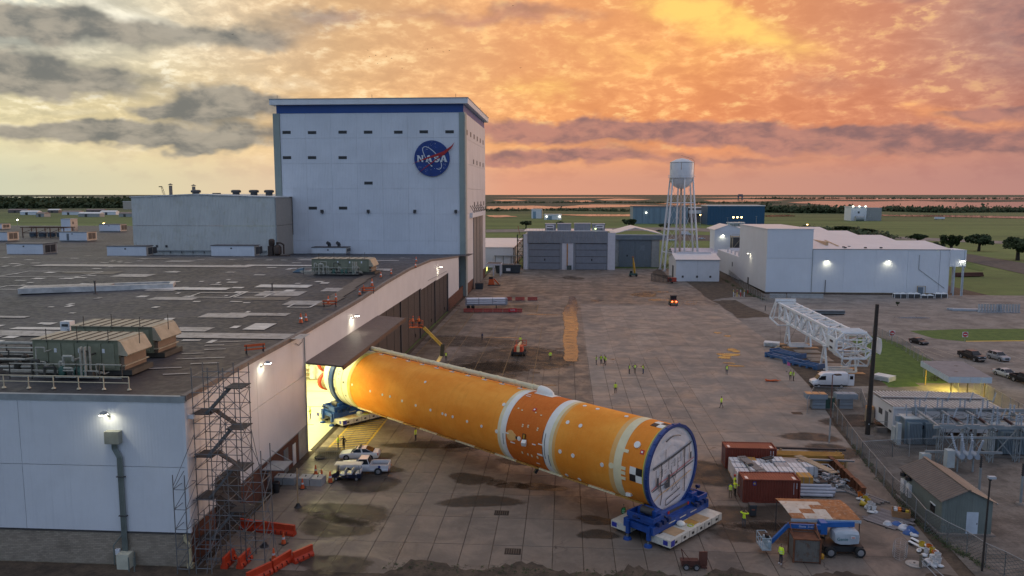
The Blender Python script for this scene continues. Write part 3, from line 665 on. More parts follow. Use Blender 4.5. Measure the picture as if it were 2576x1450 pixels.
# ================================================================== tall assembly building
TY,TX0,TX1,TYB,TH_=251.0,-94.6,-32.3,315.0,59.0
tall=thing('assembly_building','tall windowless white assembly building with blue band under its roof','building',(0,0,0))
TALLW=mat('tall_white_siding',(.70,.72,.76),.5,var=.06,sc=.12,streak=.26,rib=(0,.5,.015));TALLS=mat('tall_white_side',(.68,.66,.66),.5,var=.06,sc=.12,streak=.30,rib=(1,.5,.015))
GREYGREEN=mat('grey_green_strip',(.30,.34,.31),.5,var=.06,sc=.2,streak=.2);BLUEB=mat('blue_band',(.018,.072,.28),.45,var=.08,sc=.2)
MB().b2(TX0+.8,TY+.4,0,TX1-.6,TYB,TH_-.1).obj('core',SIDEPLAIN,tall)
zs=[8,18.0,26.8,34.9,43.0,51.1,TH_];xs=[-92.4+i*8.343 for i in range(8)]
for i in range(7):
    for j in range(6):b2(tall,'wall_panel',TALLW,xs[i]+.014,TY,zs[j]+.02,xs[i+1]-.014,TY+.38,zs[j+1]-.02)
MB().b2(TX0,TY-.35,13,-92.45,TY+2.5,TH_).obj('corner_strip',GREYGREEN,tall)
MB().ext([(-34.0,TY-.3),(-32.3,TY-.3),(-32.0,TY+.3),(-32.0,TY+3.2),(-34.0,TY+3.2)],2,0,TH_).obj('corner_strip',GREYGREEN,tall)
rod(tall,'downpipe',TRIM,(-32.1,TY-.45,0),(-32.1,TY-.45,TH_-.5),.13)
# side wall, panels either side of the tall door
ys=[TY+3.2,263.5,272.8,287.9,303,TYB]
for i in range(5):
    for j in range(6):
        if 2<=i<=3 and j<2:continue
        z0=3.6 if j==0 else zs[j]
        b2(tall,'wall_panel',TALLS,TX1-.5,ys[i]+.03,z0+.03,TX1,ys[i+1]-.03,zs[j+1]-.03)
b2(tall,'door_header',SIDEPLAIN,TX1+.02,263.5,25.2,TX1+1.0,306,26.75)
dr=MB().b2(TX1-.4,272.9,.02,TX1+.25,302.9,26.7).obj('hangar_door',mat('grey_beige_door',(.22,.20,.185),.5,var=.1,streak=.3,rib=(1,.8,.05)),tall)
b2(dr,'seam',DARKTRIM,TX1+.25,281,.1,TX1+.33,281.3,24.9);b2(dr,'seam',DARKTRIM,TX1+.25,292,.1,TX1+.33,292.3,24.9)
b2(tall,'brick_base',BRICK_S,TX1-.45,TY+3.2,-.1,TX1-.1,272.8,3.55);b2(tall,'brick_base',BRICK_S,TX1-.45,303,-.1,TX1-.1,TYB,3.55)
for k in range(7):MB().tube([(TX1,264.5+k*5.8,29.3),(TX1+1.2,266.5+k*5.8,26.9),(TX1+1.2,268+k*5.8,28.4)],.12,6).obj('header_brace',DARKTRIM,tall)
# blue band and overhanging roof
MB().b2(TX0+1.2,TY-.1,TH_,TX1-.3,TYB,61.6).obj('blue_band',BLUEB,tall)
ro=MB().b2(TX0-.5,TY-1.6,61.6,TX1+1.3,TYB+1.2,63.3).obj('roof',SIDEPLAIN,tall)
b2(ro,'roof_edge',TRIM,TX0-.6,TY-1.75,63.3,TX1+1.45,TYB+1.3,63.5)
for k in range(9):bx(ro,'roof_vent',DARKTRIM,-90+k*6.8,262,63.75,1.8,1.2,.5)
for X,Y in((-93,TY),(-62,TY),(-35,TY),(TX1+.8,290),(TX1+.8,312)):rod(ro,'lightning_rod',DARKTRIM,(X,Y,63.4),(X,Y,64.8),.06)
# louvres and windows
LOUV=mat('dark_louvre',(.06,.058,.058),.5)
def louvre(px,py,w=2.75,h=.95):
    p=atY(px,py,TY);f=b2(tall,'louvre',LOUV,p.x-w/2,TY-.04,p.z-h/2,p.x+w/2,TY+.1,p.z+h/2)
    g=ob('louvre_blades',None)
    bpy.data.objects.remove(g)
    for k in range(3):b2(tall,'louvre_blade',DARKTRIM,p.x-w/2+.08,TY-.14,p.z-h/2+.14+k*.28,p.x+w/2-.08,TY-.04,p.z-h/2+.2+k*.28)
for px,py in((721,333.5),(785,334),(862,333),(926,333),(1002,333),(1066,332),(1131,332),(722,397),(785,397),(862,397),(927,461),(787,524),(863,524)):louvre(px,py)
for py,n,y0 in((338,6,256),(402,4,274),(517,4,276)):
    for k in range(n):
        Y=y0+k*(10 if n==6 else 10.5);z=53.2 if py==338 else 44.4 if py==402 else 29.6
        b2(tall,'window',LOUV,TX1-.1,Y,z-.8,TX1+.06,Y+2.6,z+.8)
for px in(811,927,1044,1147):
    p=atY(px,532,TY);f=bx(tall,'floodlight',DARKTRIM,p.x,TY-.45,p.z,.8,.8,1.0);b2(tall,'floodlight_arm',DARKTRIM,p.x-.06,TY-.3,p.z-.75,p.x+.06,TY+.02,p.z-.5)
# round emblem
lg=thing('wall_emblem','round blue emblem with white lettering, orbit ring and red swoosh on the tall building','emblem',(-42.8,TY-.55,44.5))
LB=mat('emblem_blue',(.010,.042,.22),.4,var=.25,sc=.5);LR=mat('emblem_red',(.42,.012,.012),.4,var=.1);LW=mat('emblem_white',(.72,.74,.74),.4,var=.05)
MB().lathe([(5.72,0),(5.72,.42)],(0,0,0),64,1).obj('disc',LB,lg)
for k in range(6):a=k*PI/3;rod(lg,'standoff',TRIM,(4*math.cos(a),.4,4*math.sin(a)),(4*math.cos(a),.56,4*math.sin(a)),.1)
rr=random.Random(3)
C6=lambda x,y:((x-893)/435*5.72,(813-y)/435*5.72)     # survey of the emblem's face
STARM=MB().lathe([(.045,0),(.045,.02)],(0,0,0),6,1).mesh('star',LW)
for x,y in((893,413),(862,463),(912,468),(978,460),(877,500),(945,533),(982,557),(775,592),(730,585),(745,605),(812,520),(622,1012),(575,1017),(630,1040),(738,990),(765,1050),(722,1085),(768,1093),(738,1132),(868,1083),(693,1025),(1165,935),(1215,950),(1168,955),(1233,978),(1215,990),(1170,1025),(1185,1047),(1100,1128),(955,1055),(610,1030),(1075,1035),(560,1045)):
    u,w=C6(x,y);o=ob('star',STARM,lg,(u,-.02,w));q=rr.uniform(.7,1.9)*(1.6 if(x,y)in((978,460),(775,592),(738,1132),(1215,950),(1185,1047))else 1);o.scale=(q,1,q)
def flat(name,pts,m,y0,y1,parent=lg):return MB().ext([C6(*p)for p in pts],1,y0,y1).obj(name,m,parent)
# orbit ring, as a ribbon
def ribbon(name,pts,ws,m,y0,y1):
    b=MB();n=len(pts);Lf,Rt=[],[]
    for i,p in enumerate(pts):
        a,c=pts[max(0,i-1)],pts[min(n-1,i+1)];dx,dy=c[0]-a[0],c[1]-a[1];l=math.hypot(dx,dy)or 1
        Lf.append((p[0]-dy/l*ws[i]/2,p[1]+dx/l*ws[i]/2));Rt.append((p[0]+dy/l*ws[i]/2,p[1]-dx/l*ws[i]/2))
    rings=[]
    for l,r in zip(Lf,Rt):
        (a,c),(d,e)=C6(*l),C6(*r);rings.append([(a,y0,c),(d,y0,e),(d,y1,e),(a,y1,c)])
    return b.loft(rings).obj(name,m,lg)
def spline(c,n=8):
    out=[]
    for i in range(len(c)-1):
        p0,p1,p2,p3=c[max(0,i-1)],c[i],c[i+1],c[min(len(c)-1,i+2)]
        for k in range(n):
            t=k/n;out.append(tuple(.5*((2*p1[j])+(-p0[j]+p2[j])*t+(2*p0[j]-5*p1[j]+4*p2[j]-p3[j])*t*t+(-p0[j]+3*p1[j]-3*p2[j]+p3[j])*t**3)for j in range(2)))
    return out+[c[-1]]
ob1=spline([(890,1003),(850,960),(790,885),(735,790),(690,690),(668,605),(680,555),(715,532),(765,535),(840,570),(930,640),(1010,725),(1070,815),(1110,900),(1128,970),(1120,1030),(1085,1070),(1040,1070),(1000,1055)])
ribbon('orbit_ring',ob1,[26 if i<4 else 11 if i>len(ob1)-10 else 15 for i in range(len(ob1))],LW,-.08,-.0)
flat('orbit_head',[(868,975),(900,985),(908,1005),(885,1010),(862,990)],LW,-.1,-.082)
# red wing: broad upper blade and thin lower blade
top=spline([(410,952),(540,880),(680,825),(860,757),(1020,700),(1180,638),(1290,570),(1375,510),(1448,432)]);low=spline([(1448,432),(1395,540),(1320,620),(1200,705),(1100,735),(960,780),(860,800),(690,850),(540,890),(410,956)])
flat('swoosh',top+low,LR,-.20,-.12)
flat('swoosh_tail',spline([(522,1202),(700,1045),(860,930),(1040,795),(1190,700),(1330,590)])+spline([(1330,600),(1200,720),(1045,818),(870,948),(700,1062),(522,1202)]),LR,-.30,-.24)
LET={'N':[(0,0),(34,0),(34,8),(27,10),(27,95),(82,-0),(100,0),(100,92),(108,98),(108,108)],}
def letter(ch,x0,x1,parts):
    for k,pp in enumerate(parts):
        flat('letter',[(x0+a*(x1-x0),737+b*162)for a,b in pp],LW,-.19 if ch!='x' else 0,-.09-.004*k)
Npoly=[[(0,0),(.30,0),(.72,.62),(.72,.07),(.63,.05),(.63,0),(1,0),(1,.05),(.93,.07),(.93,1),(.76,1),(.27,.32),(.27,.93),(.36,.95),(.36,1),(0,1),(0,.95),(.07,.93),(.07,.07),(0,.05)]]
letter('N',528,692,Npoly)
Apoly=[[(0,1),(0,.94),(.06,.92),(.36,.05),(.30,.0),(.66,0),(.94,.92),(1,.94),(1,1),(.62,1),(.62,.94),(.68,.92),(.63,.77),(.37,.77),(.33,.92),(.39,.94),(.39,1)]]
def letterA(x0,x1):
    k=0
    P=lambda pts:flat('letter_stroke',[(x0+a*(x1-x0),737+b*162)for a,b in pts],LW,-.19,-.09)
    P([(.04,1),(.34,0),(.48,0),(.48,.2),(.25,1)]);P([(.481,0),(.64,0),(.96,1),(.66,1),(.481,.3)]);P([(.40,.62),(.55,.62),(.585,.76),(.36,.76)])
    flat('letter_serif',[(x0-.0*(x1-x0),737+162*.95),(x0+.33*(x1-x0),737+162*.95),(x0+.33*(x1-x0),899),(x0,899)],LW,-.193,-.092);flat('letter_serif',[(x0+.6*(x1-x0),737+162*.95),(x1,737+162*.95),(x1,899),(x0+.6*(x1-x0),899)],LW,-.193,-.092)
letterA(735,905);letterA(1098,1272)
sp=spline([(1048,752),(1040,785),(1020,765),(985,757),(962,775),(968,800),(1010,818),(1050,842),(1052,872),(1015,890),(975,880),(950,850),(946,890)])
ribbon('letter',sp,[12 if i<10 or i>len(sp)-10 else 40-10*abs(math.sin(i*.12))for i in range(len(sp))],LW,-.19,-.09)
# ------------------------------------------------------------------ corrugated block beside it
CORR=mat('corrugated_white',(.60,.60,.56),.5,var=.08,sc=.15,streak=.35,rib=(0,.9,.10),dirt=(.42,.40,.30),dirtamt=.35);CORRS=mat('corrugated_warm_light',(.42,.36,.30),.5,var=.06,rib=(1,.9,.08))  # side sheets: warm light of the right-facing wall put into the colour
blk=thing('corrugated_block','corrugated off-white factory block with roof ventilators beside the tall building','building',(0,0,0))
BX0,BX1,BY0=-135.1,-89.3,235.8
MB().ext([(BX0,23.4),(BX1,23.4),(BX1,32.1),(-115,32.95),(BX0,32.1)],1,BY0,BY0+.4).obj('cladding',CORR,blk);b2(blk,'cladding',CORR,BX0,BY0,12,BX1,BY0+.4,23.3)
b2(blk,'cladding',CORRS,BX1-.4,BY0+.4,12,BX1,290,23.3);b2(blk,'cladding',CORRS,BX1-.4,BY0+.4,23.4,BX1,290,32.1);b2(blk,'cladding',CORRS,BX0,BY0+.4,12,BX0+.4,300,32.1)
MB().ext([(BX0-.3,32.1),(-115,32.98),(BX1+.3,32.1),(BX1+.3,32.4),(-115,33.25),(BX0-.3,32.4)],1,BY0-.3,300).obj('roof',mat('white_roof_sheet',(.66,.66,.64),.45),blk)
b2(blk,'gutter',TRIM,BX0,BY0-.4,15.4,BX1-3,BY0-.1,15.75)
for k in range(9):bx(blk,'gutter_bracket',DARKTRIM,BX0+12+k*3.6,BY0-.25,15.1,.15,.3,.7)
rod(blk,'drain_pipe',TRIM,(BX1+.2,BY0-.2,13.5),(BX1+.2,BY0-.2,32),.16)
MB().tube([(BX1+.4,248,32.2),(BX1+.4,250,32.2),(BX1+.4,250,20)],.12).obj('conduit',DARKTRIM,blk)
for k,px in enumerate((430,488)):
    p=atY(px,489,255);s=rod(blk,'stack',mat('rusty_stack',(.22,.19,.16),.6,.3,dirt=(.14,.07,.04)),(p.x,255,32.6),(p.x,255,36.0-.3*k),.55,.55,12);MB().lathe([(.9,36.2-.3*k),(.1,36.7-.3*k)],(p.x,255,0),12).obj('rain_cap',DARKTRIM,s)
for k,px in enumerate((493,594,639,677)):
    p=atY(px,489,250);v=MB().lathe([(1.1,32.7),(1.1,33.6),(1.55,33.7),(1.6,34.3),(1.1,34.55)],(p.x,250,0),14).obj('roof_ventilator',mat('dark_vent',(.075,.075,.08),.5,.3),blk,True)
bx(blk,'roof_hatch',DARKTRIM,atY(545,489,250).x,250,33.2,2.2,1.6,.7)
for k in range(3):b2(blk,'wall_vent',DARKTRIM,-131+k*3.1,BY0-.12,16.6,-130.3+k*3.1,BY0,17.3)
# ------------------------------------------------------------------ roof-top plant rooms
def penthouse(label,px0,px1,pyb,pyt,z,depth=7.,door=False):
    A,B=G(px0,pyb,z),G(px1,pyb,z);w=B.x-A.x;h=(pyb-pyt)/FPX*A.y*1.02
    t=thing('rooftop_plant_room',label,'plant room',(A.x,A.y,z),0.,'plant rooms on the factory roof')
    b2(t,'body',SIDEWHITE,0,0,.35,w,depth,h-.2);b2(t,'curb',TRIM,.1,.1,0,w-.1,depth-.1,.36);b2(t,'roof_slab',mat('roof_slab_dark',(.12,.11,.11),.6),-.15,-.15,h-.2,w+.15,depth+.15,h)
    b2(t,'end_panel',mat('beige_panel',(.46,.40,.33),.5),w,.2,.4,w+.06,depth-.2,h-.25)
    for k in range(2):
        g=b2(t,'grille',LOUV,w+.06,1.1+k*2.6,.8,w+.12,3.4+k*2.6,h-.6)
    if door:b2(t,'door',MATS['grey_door'],3.2,-.05,.4,4.2,0,h-.8)
    b2(t,'sign_plate',DARKTRIM,w*.45,-.05,h-1.1,w*.45+.5,0,h-.7)
    return t
penthouse('white plant room on the roof at the left edge, larger front one',18,113,642,612,14.0)
penthouse('white plant room on the roof below the corrugated block, left one',270,372,647,618,14.6,4.)
penthouse('white plant room on the roof against the right half of the corrugated block',532,643,647,617,14.6,4.)
penthouse('white plant room at the left picture edge behind the larger one',-40,22,607,583,13.7)
penthouse('white plant room with a small door in the middle of the back roof',150,222,607,583,13.7,door=True)
penthouse('long plant room farthest back on the roof beside the corrugated block',250,305,583,564,13.7,6)
penthouse('white plant room cut by the left picture edge, farthest back',-60,8,577,563,13.7)
t=penthouse('low white plant room with two roof cowls before the tall building',785,872,640,622,13.9,5)
for k in range(2):MB().tube([(5+k*3.2,2.5,2),(5+k*3.2,2.5,3.2),(4.6+k*3.2,1.7,3.6)],.55,10).obj('cowl',mat('dark_vent',(.075,.075,.08),.5,.3),t,True)
A=G(155,585,13.7);t=thing('stair_penthouse','narrow tower-like white stair penthouse on the back roof','penthouse',(A.x,A.y,13.6))
b2(t,'body',SIDEWHITE,0,0,0,5.0,6,6.9);b2(t,'side_face',MATS['beige_panel'],5.0,.1,0,5.05,5.9,6.8);b2(t,'roof_slab',TRIM,-.15,-.15,6.9,5.2,6.1,7.15);b2(t,'door',MATS['grey_door'],5.05,1.5,.1,5.1,2.8,2.3);b2(t,'window',LOUV,5.05,1.6,4.2,5.1,2.7,5.6)
# open steel frame with cooling drums
RUSTF=mat('rust_frame',(.10,.055,.04),.7,.3);A=G(58,598,13.7);t=thing('cooling_frame','open rusty steel frame over blue cooling drums on the roof','frame',(A.x,A.y,13.6))
for i in range(4):
    for y in(0,6):bar(t,'post',RUSTF,(i*6.5,y,0),(i*6.5,y,4.6),.3)
for y in(0,6):bar(t,'beam',RUSTF,(-1,y,4.6),(21,y,4.6),.35);bar(t,'beam',RUSTF,(0,y,2.2),(24,y,2.2),.25)
for i in range(4):bar(t,'cross_beam',RUSTF,(i*6.5,0,4.5),(i*6.5,6,4.5),.25);
for i in range(3):bar(t,'diagonal',RUSTF,(i*6.5,0,2.2),(i*6.5+6.5,0,4.6),.15)
for i in range(4):MB().lathe([(1.6,.3),(1.7,.6),(1.7,2.3),(1.3,2.6)],(3+i*4.3,3,0),14).obj('drum',mat('blue_grey_drum',(.08,.11,.14),.5),t,True)
# dust-collector skid next to the tall building
A=G(672,647,14.6);t=thing('blower_skid','rusty blower and tank skid on the roof by the corrugated block','machine',(A.x,A.y,14.45));BRN=mat('rusty_machine',(.07,.05,.04),.6,.4,dirt=(.15,.07,.03))
b2(t,'base_frame',BRN,-.5,-.6,.3,6.2,2.4,.6)
for x in(-.3,2.8,5.9):b2(t,'foot',BRN,x,0,-.1,x+.25,.3,.3);b2(t,'foot',BRN,x,1.8,-.1,x+.25,2.1,.3)
MB().lathe([(.6,.6),(1.2,1.1),(1.2,3.0),(.8,3.5),(.35,3.8),(.35,4.5)],(2.9,.9,0),14).obj('tank',BRN,t,True);MB().lathe([(.7,3.4),(.9,3.8),(.9,5.1),(.5,5.5)],(1.2,.9,0),12).obj('fan_drum',BRN,t,True)
MB().tube([(2.9,.9,4.3),(3.8,.9,4.3),(4.8,.9,3.8),(4.8,.9,1.0)],.25,8).obj('pipe',BRN,t,True);b2(t,'motor',BRN,.2,.2,.6,1.6,1.6,3.4)
# ------------------------------------------------------------------ big air handlers on the near roof
OLIVE=mat('olive_steel',(.20,.205,.135),.5,.1,var=.12,sc=1.5,streak=.4);TANTOP=mat('tan_roof_sheet',(.40,.345,.245),.5,var=.15,sc=1.2);PIPEM=mat('pale_pipe',(.42,.40,.33),.5,var=.25,sc=2.);DPIPE=mat('dark_pipe',(.06,.055,.045),.55,var=.3)
def handler(label,X,Y,L,D,Hh,z,pipes=True):
    t=thing('air_handler',label,'air handler',(X,Y,z),0.,'olive air handlers on the factory roof')
    b2(t,'skid',DPIPE,.3,.2,0,L-.3,D-.2,.5);bd=b2(t,'body',OLIVE,0,0,.5,L-1.4,D,Hh)
    n=8
    for k in range(n):b2(t,'roof_sheet',TANTOP,-.1+k*(L-1.2)/n,-.15,Hh+.001,-.1+(k+1)*(L-1.2)/n-.05,D/2-.02,Hh+.07);b2(t,'roof_sheet',TANTOP,-.1+k*(L-1.2)/n,D/2+.02,Hh+.001,-.1+(k+1)*(L-1.2)/n-.05,D+.15,Hh+.07)
    for k in range(1,n):b2(t,'roof_rib',DPIPE,-.14+k*(L-1.2)/n,-.15,Hh+.07,-.06+k*(L-1.2)/n,D+.15,Hh+.14)
    for k in range(6):b2(t,'door_panel',mat('olive_door',(.235,.24,.165),.5,.1),.3+k*(L-2)/6,-.06,.7,.3+(k+1)*(L-2)/6-.12,-.001,Hh-.3)
    for k in range(3):b2(t,'label_plate',SIDEPLAIN,L-3-k*2.4,-.09,2.2,L-2.75-k*2.4,-.061,2.6)
    MB().ext([(L-1.4,Hh),(L-1.15,Hh-.1),(L-.45,Hh-1.35),(L-.6,Hh-1.5),(L-1.4,Hh-1.4)],1,-.05,D+.05).obj('intake_hood',TANTOP,t)
    b2(t,'end_wall',mat('rust_tan',(.20,.14,.095),.6),L-1.4,.2,.5,L-1.0,D-.2,Hh-1.6);b2(t,'end_ledge',TANTOP,L-1.4,0,.9,L-.8,D,1.0)
    if pipes:
        rp=random.Random(int(X*10))
        for k in range(9):
            x=rp.uniform(.5,L-3);y=-rp.uniform(.5,1.9);h=rp.uniform(.9,Hh-.3);w=rp.uniform(.3,1.2);MB().tube([(x,y,.1),(x,y,h),(x+w,y,h),(x+w,y,.3 if k%2 else h-.4),(x+w,-.02,.3 if k%2 else h-.4)],rp.uniform(.06,.14),7).obj('pipe',PIPEM if k%3 else DPIPE,t,True)
        for k in range(5):MB().cyl((L-4.4+k*.2,-1.1-(k%2)*.5,.2),(L-4.4+k*.2,-1.1-(k%2)*.5,Hh-.4),.11,n=7).obj('riser',PIPEM,t,True)
        for k in range(4):x=rp.uniform(1,L-4);MB().lathe([(.28,.2),(.35,.4),(.35,.9),(.15,1.15)],(x,-1.3,0),10).obj('pump',mat('green_pump',(.05,.12,.09),.5),t,True);b2(t,'valve_box',DPIPE,x+.6,-1.5,.1,x+1.1,-1.0,.7)
        for k in range(3):MB().tube([(-2,-.6-k*.45,.35+.2*k),(L-2.5,-.6-k*.45,.35+.2*k)],.07,6).obj('pipe_run',PIPEM,t,True)
        for k in range(6):bar(t,'rack_post',DPIPE,(-1+k*2.2,-2.0,0),(-1+k*2.2,-2.0,1.5),.08)
        bar(t,'rack_rail',PIPEM,(-1,-2.0,1.5),(10,-2.0,1.5),.08);bar(t,'rack_rail',PIPEM,(-1,-2.0,.25),(10,-2.0,.25),.08)
    for k in range(4):rod(t,'lightning_rod',DPIPE,(1.5+k*3.1,-.1,Hh-.2),(1.5+k*3.1,-.1,Hh+1.1+.3*(k%2)),.04)
    return t
a=G(275,948,15.65);handler('olive air handler with pipe skid, nearer of the pair by the roof handrail',a.x-7.7,a.y+.3,10.0,4.3,3.4,15.7)
a=G(362,908,15.7);handler('olive air handler with tan roof, farther of the pair near the roof edge',a.x-8.6,a.y+1.3,10.4,4.3,3.3,15.75,False)
a=G(915,690,17.3);handler('olive air handler standing alone on the roof before the tall building',a.x-10.5,a.y,13.0,4.4,3.0,17.25)
for k,(px,py,z,lab)in enumerate(((172,850,15.8,'white control cabinet behind the olive air handlers'),(817,682,17.3,'white control cabinet at the end of the lone air handler'))):
    p=G(px,py,z);t=thing('control_cabinet',lab,'cabinet',(p.x,p.y,z-.05));b2(t,'body',mat('white_steel',(.72,.72,.70),.4),-.6,-.5,.15,.6,.5,2.1);b2(t,'grille',LOUV,-.4,-.54,1.5,.4,-.5,1.8);b2(t,'plinth',DARKTRIM,-.55,-.45,-.05,.55,.45,.15);b2(t,'handle',DARKTRIM,.35,-.56,.9,.4,-.5,1.2)
# pipe skid at the left edge of the near roof
a=G(0,945,15.7);t=thing('pipe_skid','tangle of pale pipes and valves on the roof at the left edge','pipework',(a.x-2,a.y+.5,15.65));rp=random.Random(4)
for k in range(16):
    y,z=rp.uniform(0,7),rp.uniform(.3,2.2);MB().tube([(-4,y,z),(rp.uniform(3,7),y,z),(rp.uniform(3,7),y+rp.uniform(.5,2),z)],rp.uniform(.07,.2),7).obj('pipe',PIPEM if k%3 else DPIPE,t,True)
for k in range(10):bar(t,'support',DPIPE,(-3+k,(k*2.3)%7,0),(-3+k,(k*2.3)%7,2.0),.1)
for k in range(6):MB().lathe([(.2,0),(.34,.2),(.34,.8),(.12,1.0)],(-2+k*1.3,(k*3.1)%6,.4),9).obj('valve',DPIPE,t,True)
# handrail along the parapet
RAILM=mat('cream_rail',(.58,.50,.34),.5)
t=thing('roof_handrail','cream two-bar handrail along the near roof edge','handrail',(0,0,0));xr=G(325,978,15.7)
for k in range(8):X=xr.x-k*2.36;rod(t,'post',RAILM,(X,xr.y,15.65),(X,xr.y,16.75),.05);MB().lathe([(.2,15.58),(.12,15.7)],(X,xr.y,0),8).obj('foot_plate',RAILM,t)
for z in(16.2,16.75):rod(t,'rail',RAILM,(xr.x-17,xr.y,z),(xr.x,xr.y,z),.045)
# posts, skylight frame and loose things on the roof
for px,pyb,pyt,lab in((240,738,705,'thin dark mast on the roof behind the long skylight frame'),(685,730,712,'thin dark mast at the end of the pale roof strip')):
    p=G(px,pyb,16.9);t=thing('roof_mast',lab,'mast',(p.x,p.y,16.8));rod(t,'pole',DARKTRIM,(0,0,0),(0,0,(pyb-pyt)/FPX*p.y),.12);MB().lathe([(.4,-.05),(.3,.12)],(0,0,0),8).obj('base',DARKTRIM,t);bx(t,'tip',DARKTRIM,0,0,(pyb-pyt)/FPX*p.y,.3,.3,.15)
p=G(45,738,16.6);t=thing('skylight_frame','long raised skylight frame with worn white rim on the roof','skylight',(p.x,p.y,16.45),rad(22))
b2(t,'curb',PATCHM,0,0,0,24,.7,.9);b2(t,'curb',PATCHM,0,4,0,24,4.7,.9);b2(t,'curb',PATCHM,0,.7,0,.7,4,.9);b2(t,'curb',PATCHM,23.3,.7,0,24,4,.9);b2(t,'cover',ROOFLIGHT,.7,.7,.3,14,4,.95);b2(t,'pit',DARKTRIM,14,.7,.1,23.3,4,.3)
p=G(735,685,17.3);t=thing('membrane_roll','blue-grey folded membrane lying left of the lone air handler','membrane',(p.x,p.y,17.25),.2)
MB().ext([(0,0),(2.2,0),(2.5,.9),(1.2,.7)],1,0,2).obj('fold',mat('blue_membrane',(.16,.24,.30),.4),t);MB().poly([(2,0,.1),(12,.3,.25),(12,2.3,.3),(2,2,.15)]).obj('sheet',PATCHM,t)
for k in range(5):rod(t,'batten',PATCHM,(3+k*1.6,-.3,.3),(5+k*1.6,2.2,.4),.12)
# ================================================================== rocket stage on its two transporters
RK_LOC,RK_RZ,RK_H,RK_R=(10.568,75.233,0),rad(138.965),6.23,4.2
def m_foam(name,c1,c2,glow=.0,rib=False):
    m,t,b=newmat(name);p=t.objc();x,y,z=t.sep(p)
    n=t.noise(t.comb(x*.5,y,z),.35,5,.6);f=t.noise(p,7.,4,.65);s=t.noise(t.comb(x*2.4,y*.3,z*.3),.8,4,.6)
    c=t.mix(n.ss(.3,.7),c1,c2);k2=t.noise(t.comb(x*1.5,y*1.2,z*1.2),1.,5,.7);c=t.mix(k2.ss(.48,.70)*.18,c,[q*.72 for q in c1]);c=t.mix(s.ss(.5,.75)*.3,c,[q*.8 for q in c1]);c=t.mix(f.ss(.5,.72)*.16,c,(.85,.50,.16))
    setp(t,b,c,.75,nrm=t.bump(f,.012),Specular_IOR_Level=.25);return m
FOAM=m_foam('orange_foam',(.82,.265,.022),(.92,.37,.05));FOAM2=m_foam('red_orange_foam',(.60,.135,.014),(.68,.175,.022));FOAM3=m_foam('skirt_foam',(.76,.22,.018),(.84,.29,.035));PALEF=m_foam('pale_orange_foam',(.74,.38,.11),(.78,.46,.17));CREAM=mat('cream_band',(.74,.66,.42),.7,var=.1,sc=.8);WHB=mat('white_band',(.78,.77,.70),.7,var=.06,sc=.8)
ESEC=mat('white_engine_section',(.74,.73,.60),.6,var=.08,sc=.5);DKB=mat('deep_blue_steel',(.010,.045,.20),.45,.1,var=.2,sc=1.5);LIME=mat('lime_edge',(.52,.58,.06),.5);GREYR=mat('grey_ring',(.16,.17,.18),.5,.2);BLK=mat('black_paint',(.012,.012,.014),.5);RED=mat('red_paint',(.5,.02,.02),.5);WRAP=mat('white_wrap',(.66,.65,.66),.45,var=.08,sc=.7,bump=.06,bsc=1.6)
rk=thing('rocket_stage','huge orange rocket stage lying on its side, half out of the hangar','rocket',RK_LOC,RK_RZ)
def shell(name,m,l0,l1,R0=RK_R,R1=None,n=96,parent=rk,prof=None):
    pr=prof or[(R0,l0),(R0 if R1 is None else R1,l1)]
    # rings along local x about the axis
    b=MB();rings=[]
    for r,l in pr:rings.append([(l,r*math.sin(2*PI*i/n),RK_H+r*math.cos(2*PI*i/n))for i in range(n)])
    return b.loft(rings,cap=True).obj(name,m,parent,True)
def cpos(l,ph,R):a=rad(ph);return(l,R*math.sin(a),RK_H+R*math.cos(a))
def cpatch(name,m,l0,l1,p0,p1,e=.02,parent=rk,seg=None,th=.03):
    seg=seg or max(1,int(abs(p1-p0)/4));b=MB();rings=[]
    for k in range(seg+1):
        ph=p0+(p1-p0)*k/seg;rings.append([cpos(l0,ph,RK_R+e),cpos(l1,ph,RK_R+e),cpos(l1,ph,RK_R+e-th),cpos(l0,ph,RK_R+e-th)])
    return b.loft(rings).obj(name,m,parent)
def spot(l,ph,r=.2,m=None,e=.05):
    R=RK_R;b=MB();ri=[cpos(l+r*math.cos(t*PI/6),ph+math.degrees(r*math.sin(t*PI/6)/R),R+e)for t in range(12)];rj=[cpos(l+r*math.cos(t*PI/6),ph+math.degrees(r*math.sin(t*PI/6)/R),R-.03)for t in range(12)]
    return b.loft([rj,ri]).obj('foam_cap',m or WHB,rk)
shell('forward_skirt',FOAM3,.36,2.92);shell('flange_band',CREAM,2.90,3.84,4.225);shell('flange_band',PALEF,3.82,4.42,4.208)
shell('oxygen_tank',FOAM,4.40,11.62);shell('flange_band',PALEF,11.6,12.0,4.208);shell('flange_band',CREAM,11.98,12.46,4.218);shell('flange_band',WHB,12.44,13.34,4.232)
it=shell('intertank',FOAM2,13.32,18.98,4.19);shell('flange_band',WHB,18.96,19.78,4.232);shell('flange_band',CREAM,19.76,20.28,4.215)
shell('hydrogen_tank',FOAM,20.26,50.02);shell('flange_band',mat('gold_band',(.62,.50,.16),.6),50.0,50.7,4.24);shell('engine_section',ESEC,50.68,56.2,4.2)
for l in(52.2,53.6,55.6):shell('section_rib',mat('olive_rib',(.40,.38,.24),.6),l,l+.08,4.225)
shell('handling_ring',DKB,54.25,55.15,4.5);shell('boat_tail',ESEC,56.2,58.0,4.2,3.5)
rr=random.Random(8)
for k in range(20):ph=rr.uniform(35,125);l=rr.choice((51.3,52.8,54.0,55.4))+rr.uniform(-.2,.2);cpatch('fitting',GREYR if k%3 else BLK,l,l+rr.uniform(.12,.4),ph,ph+rr.uniform(1,4),.06)
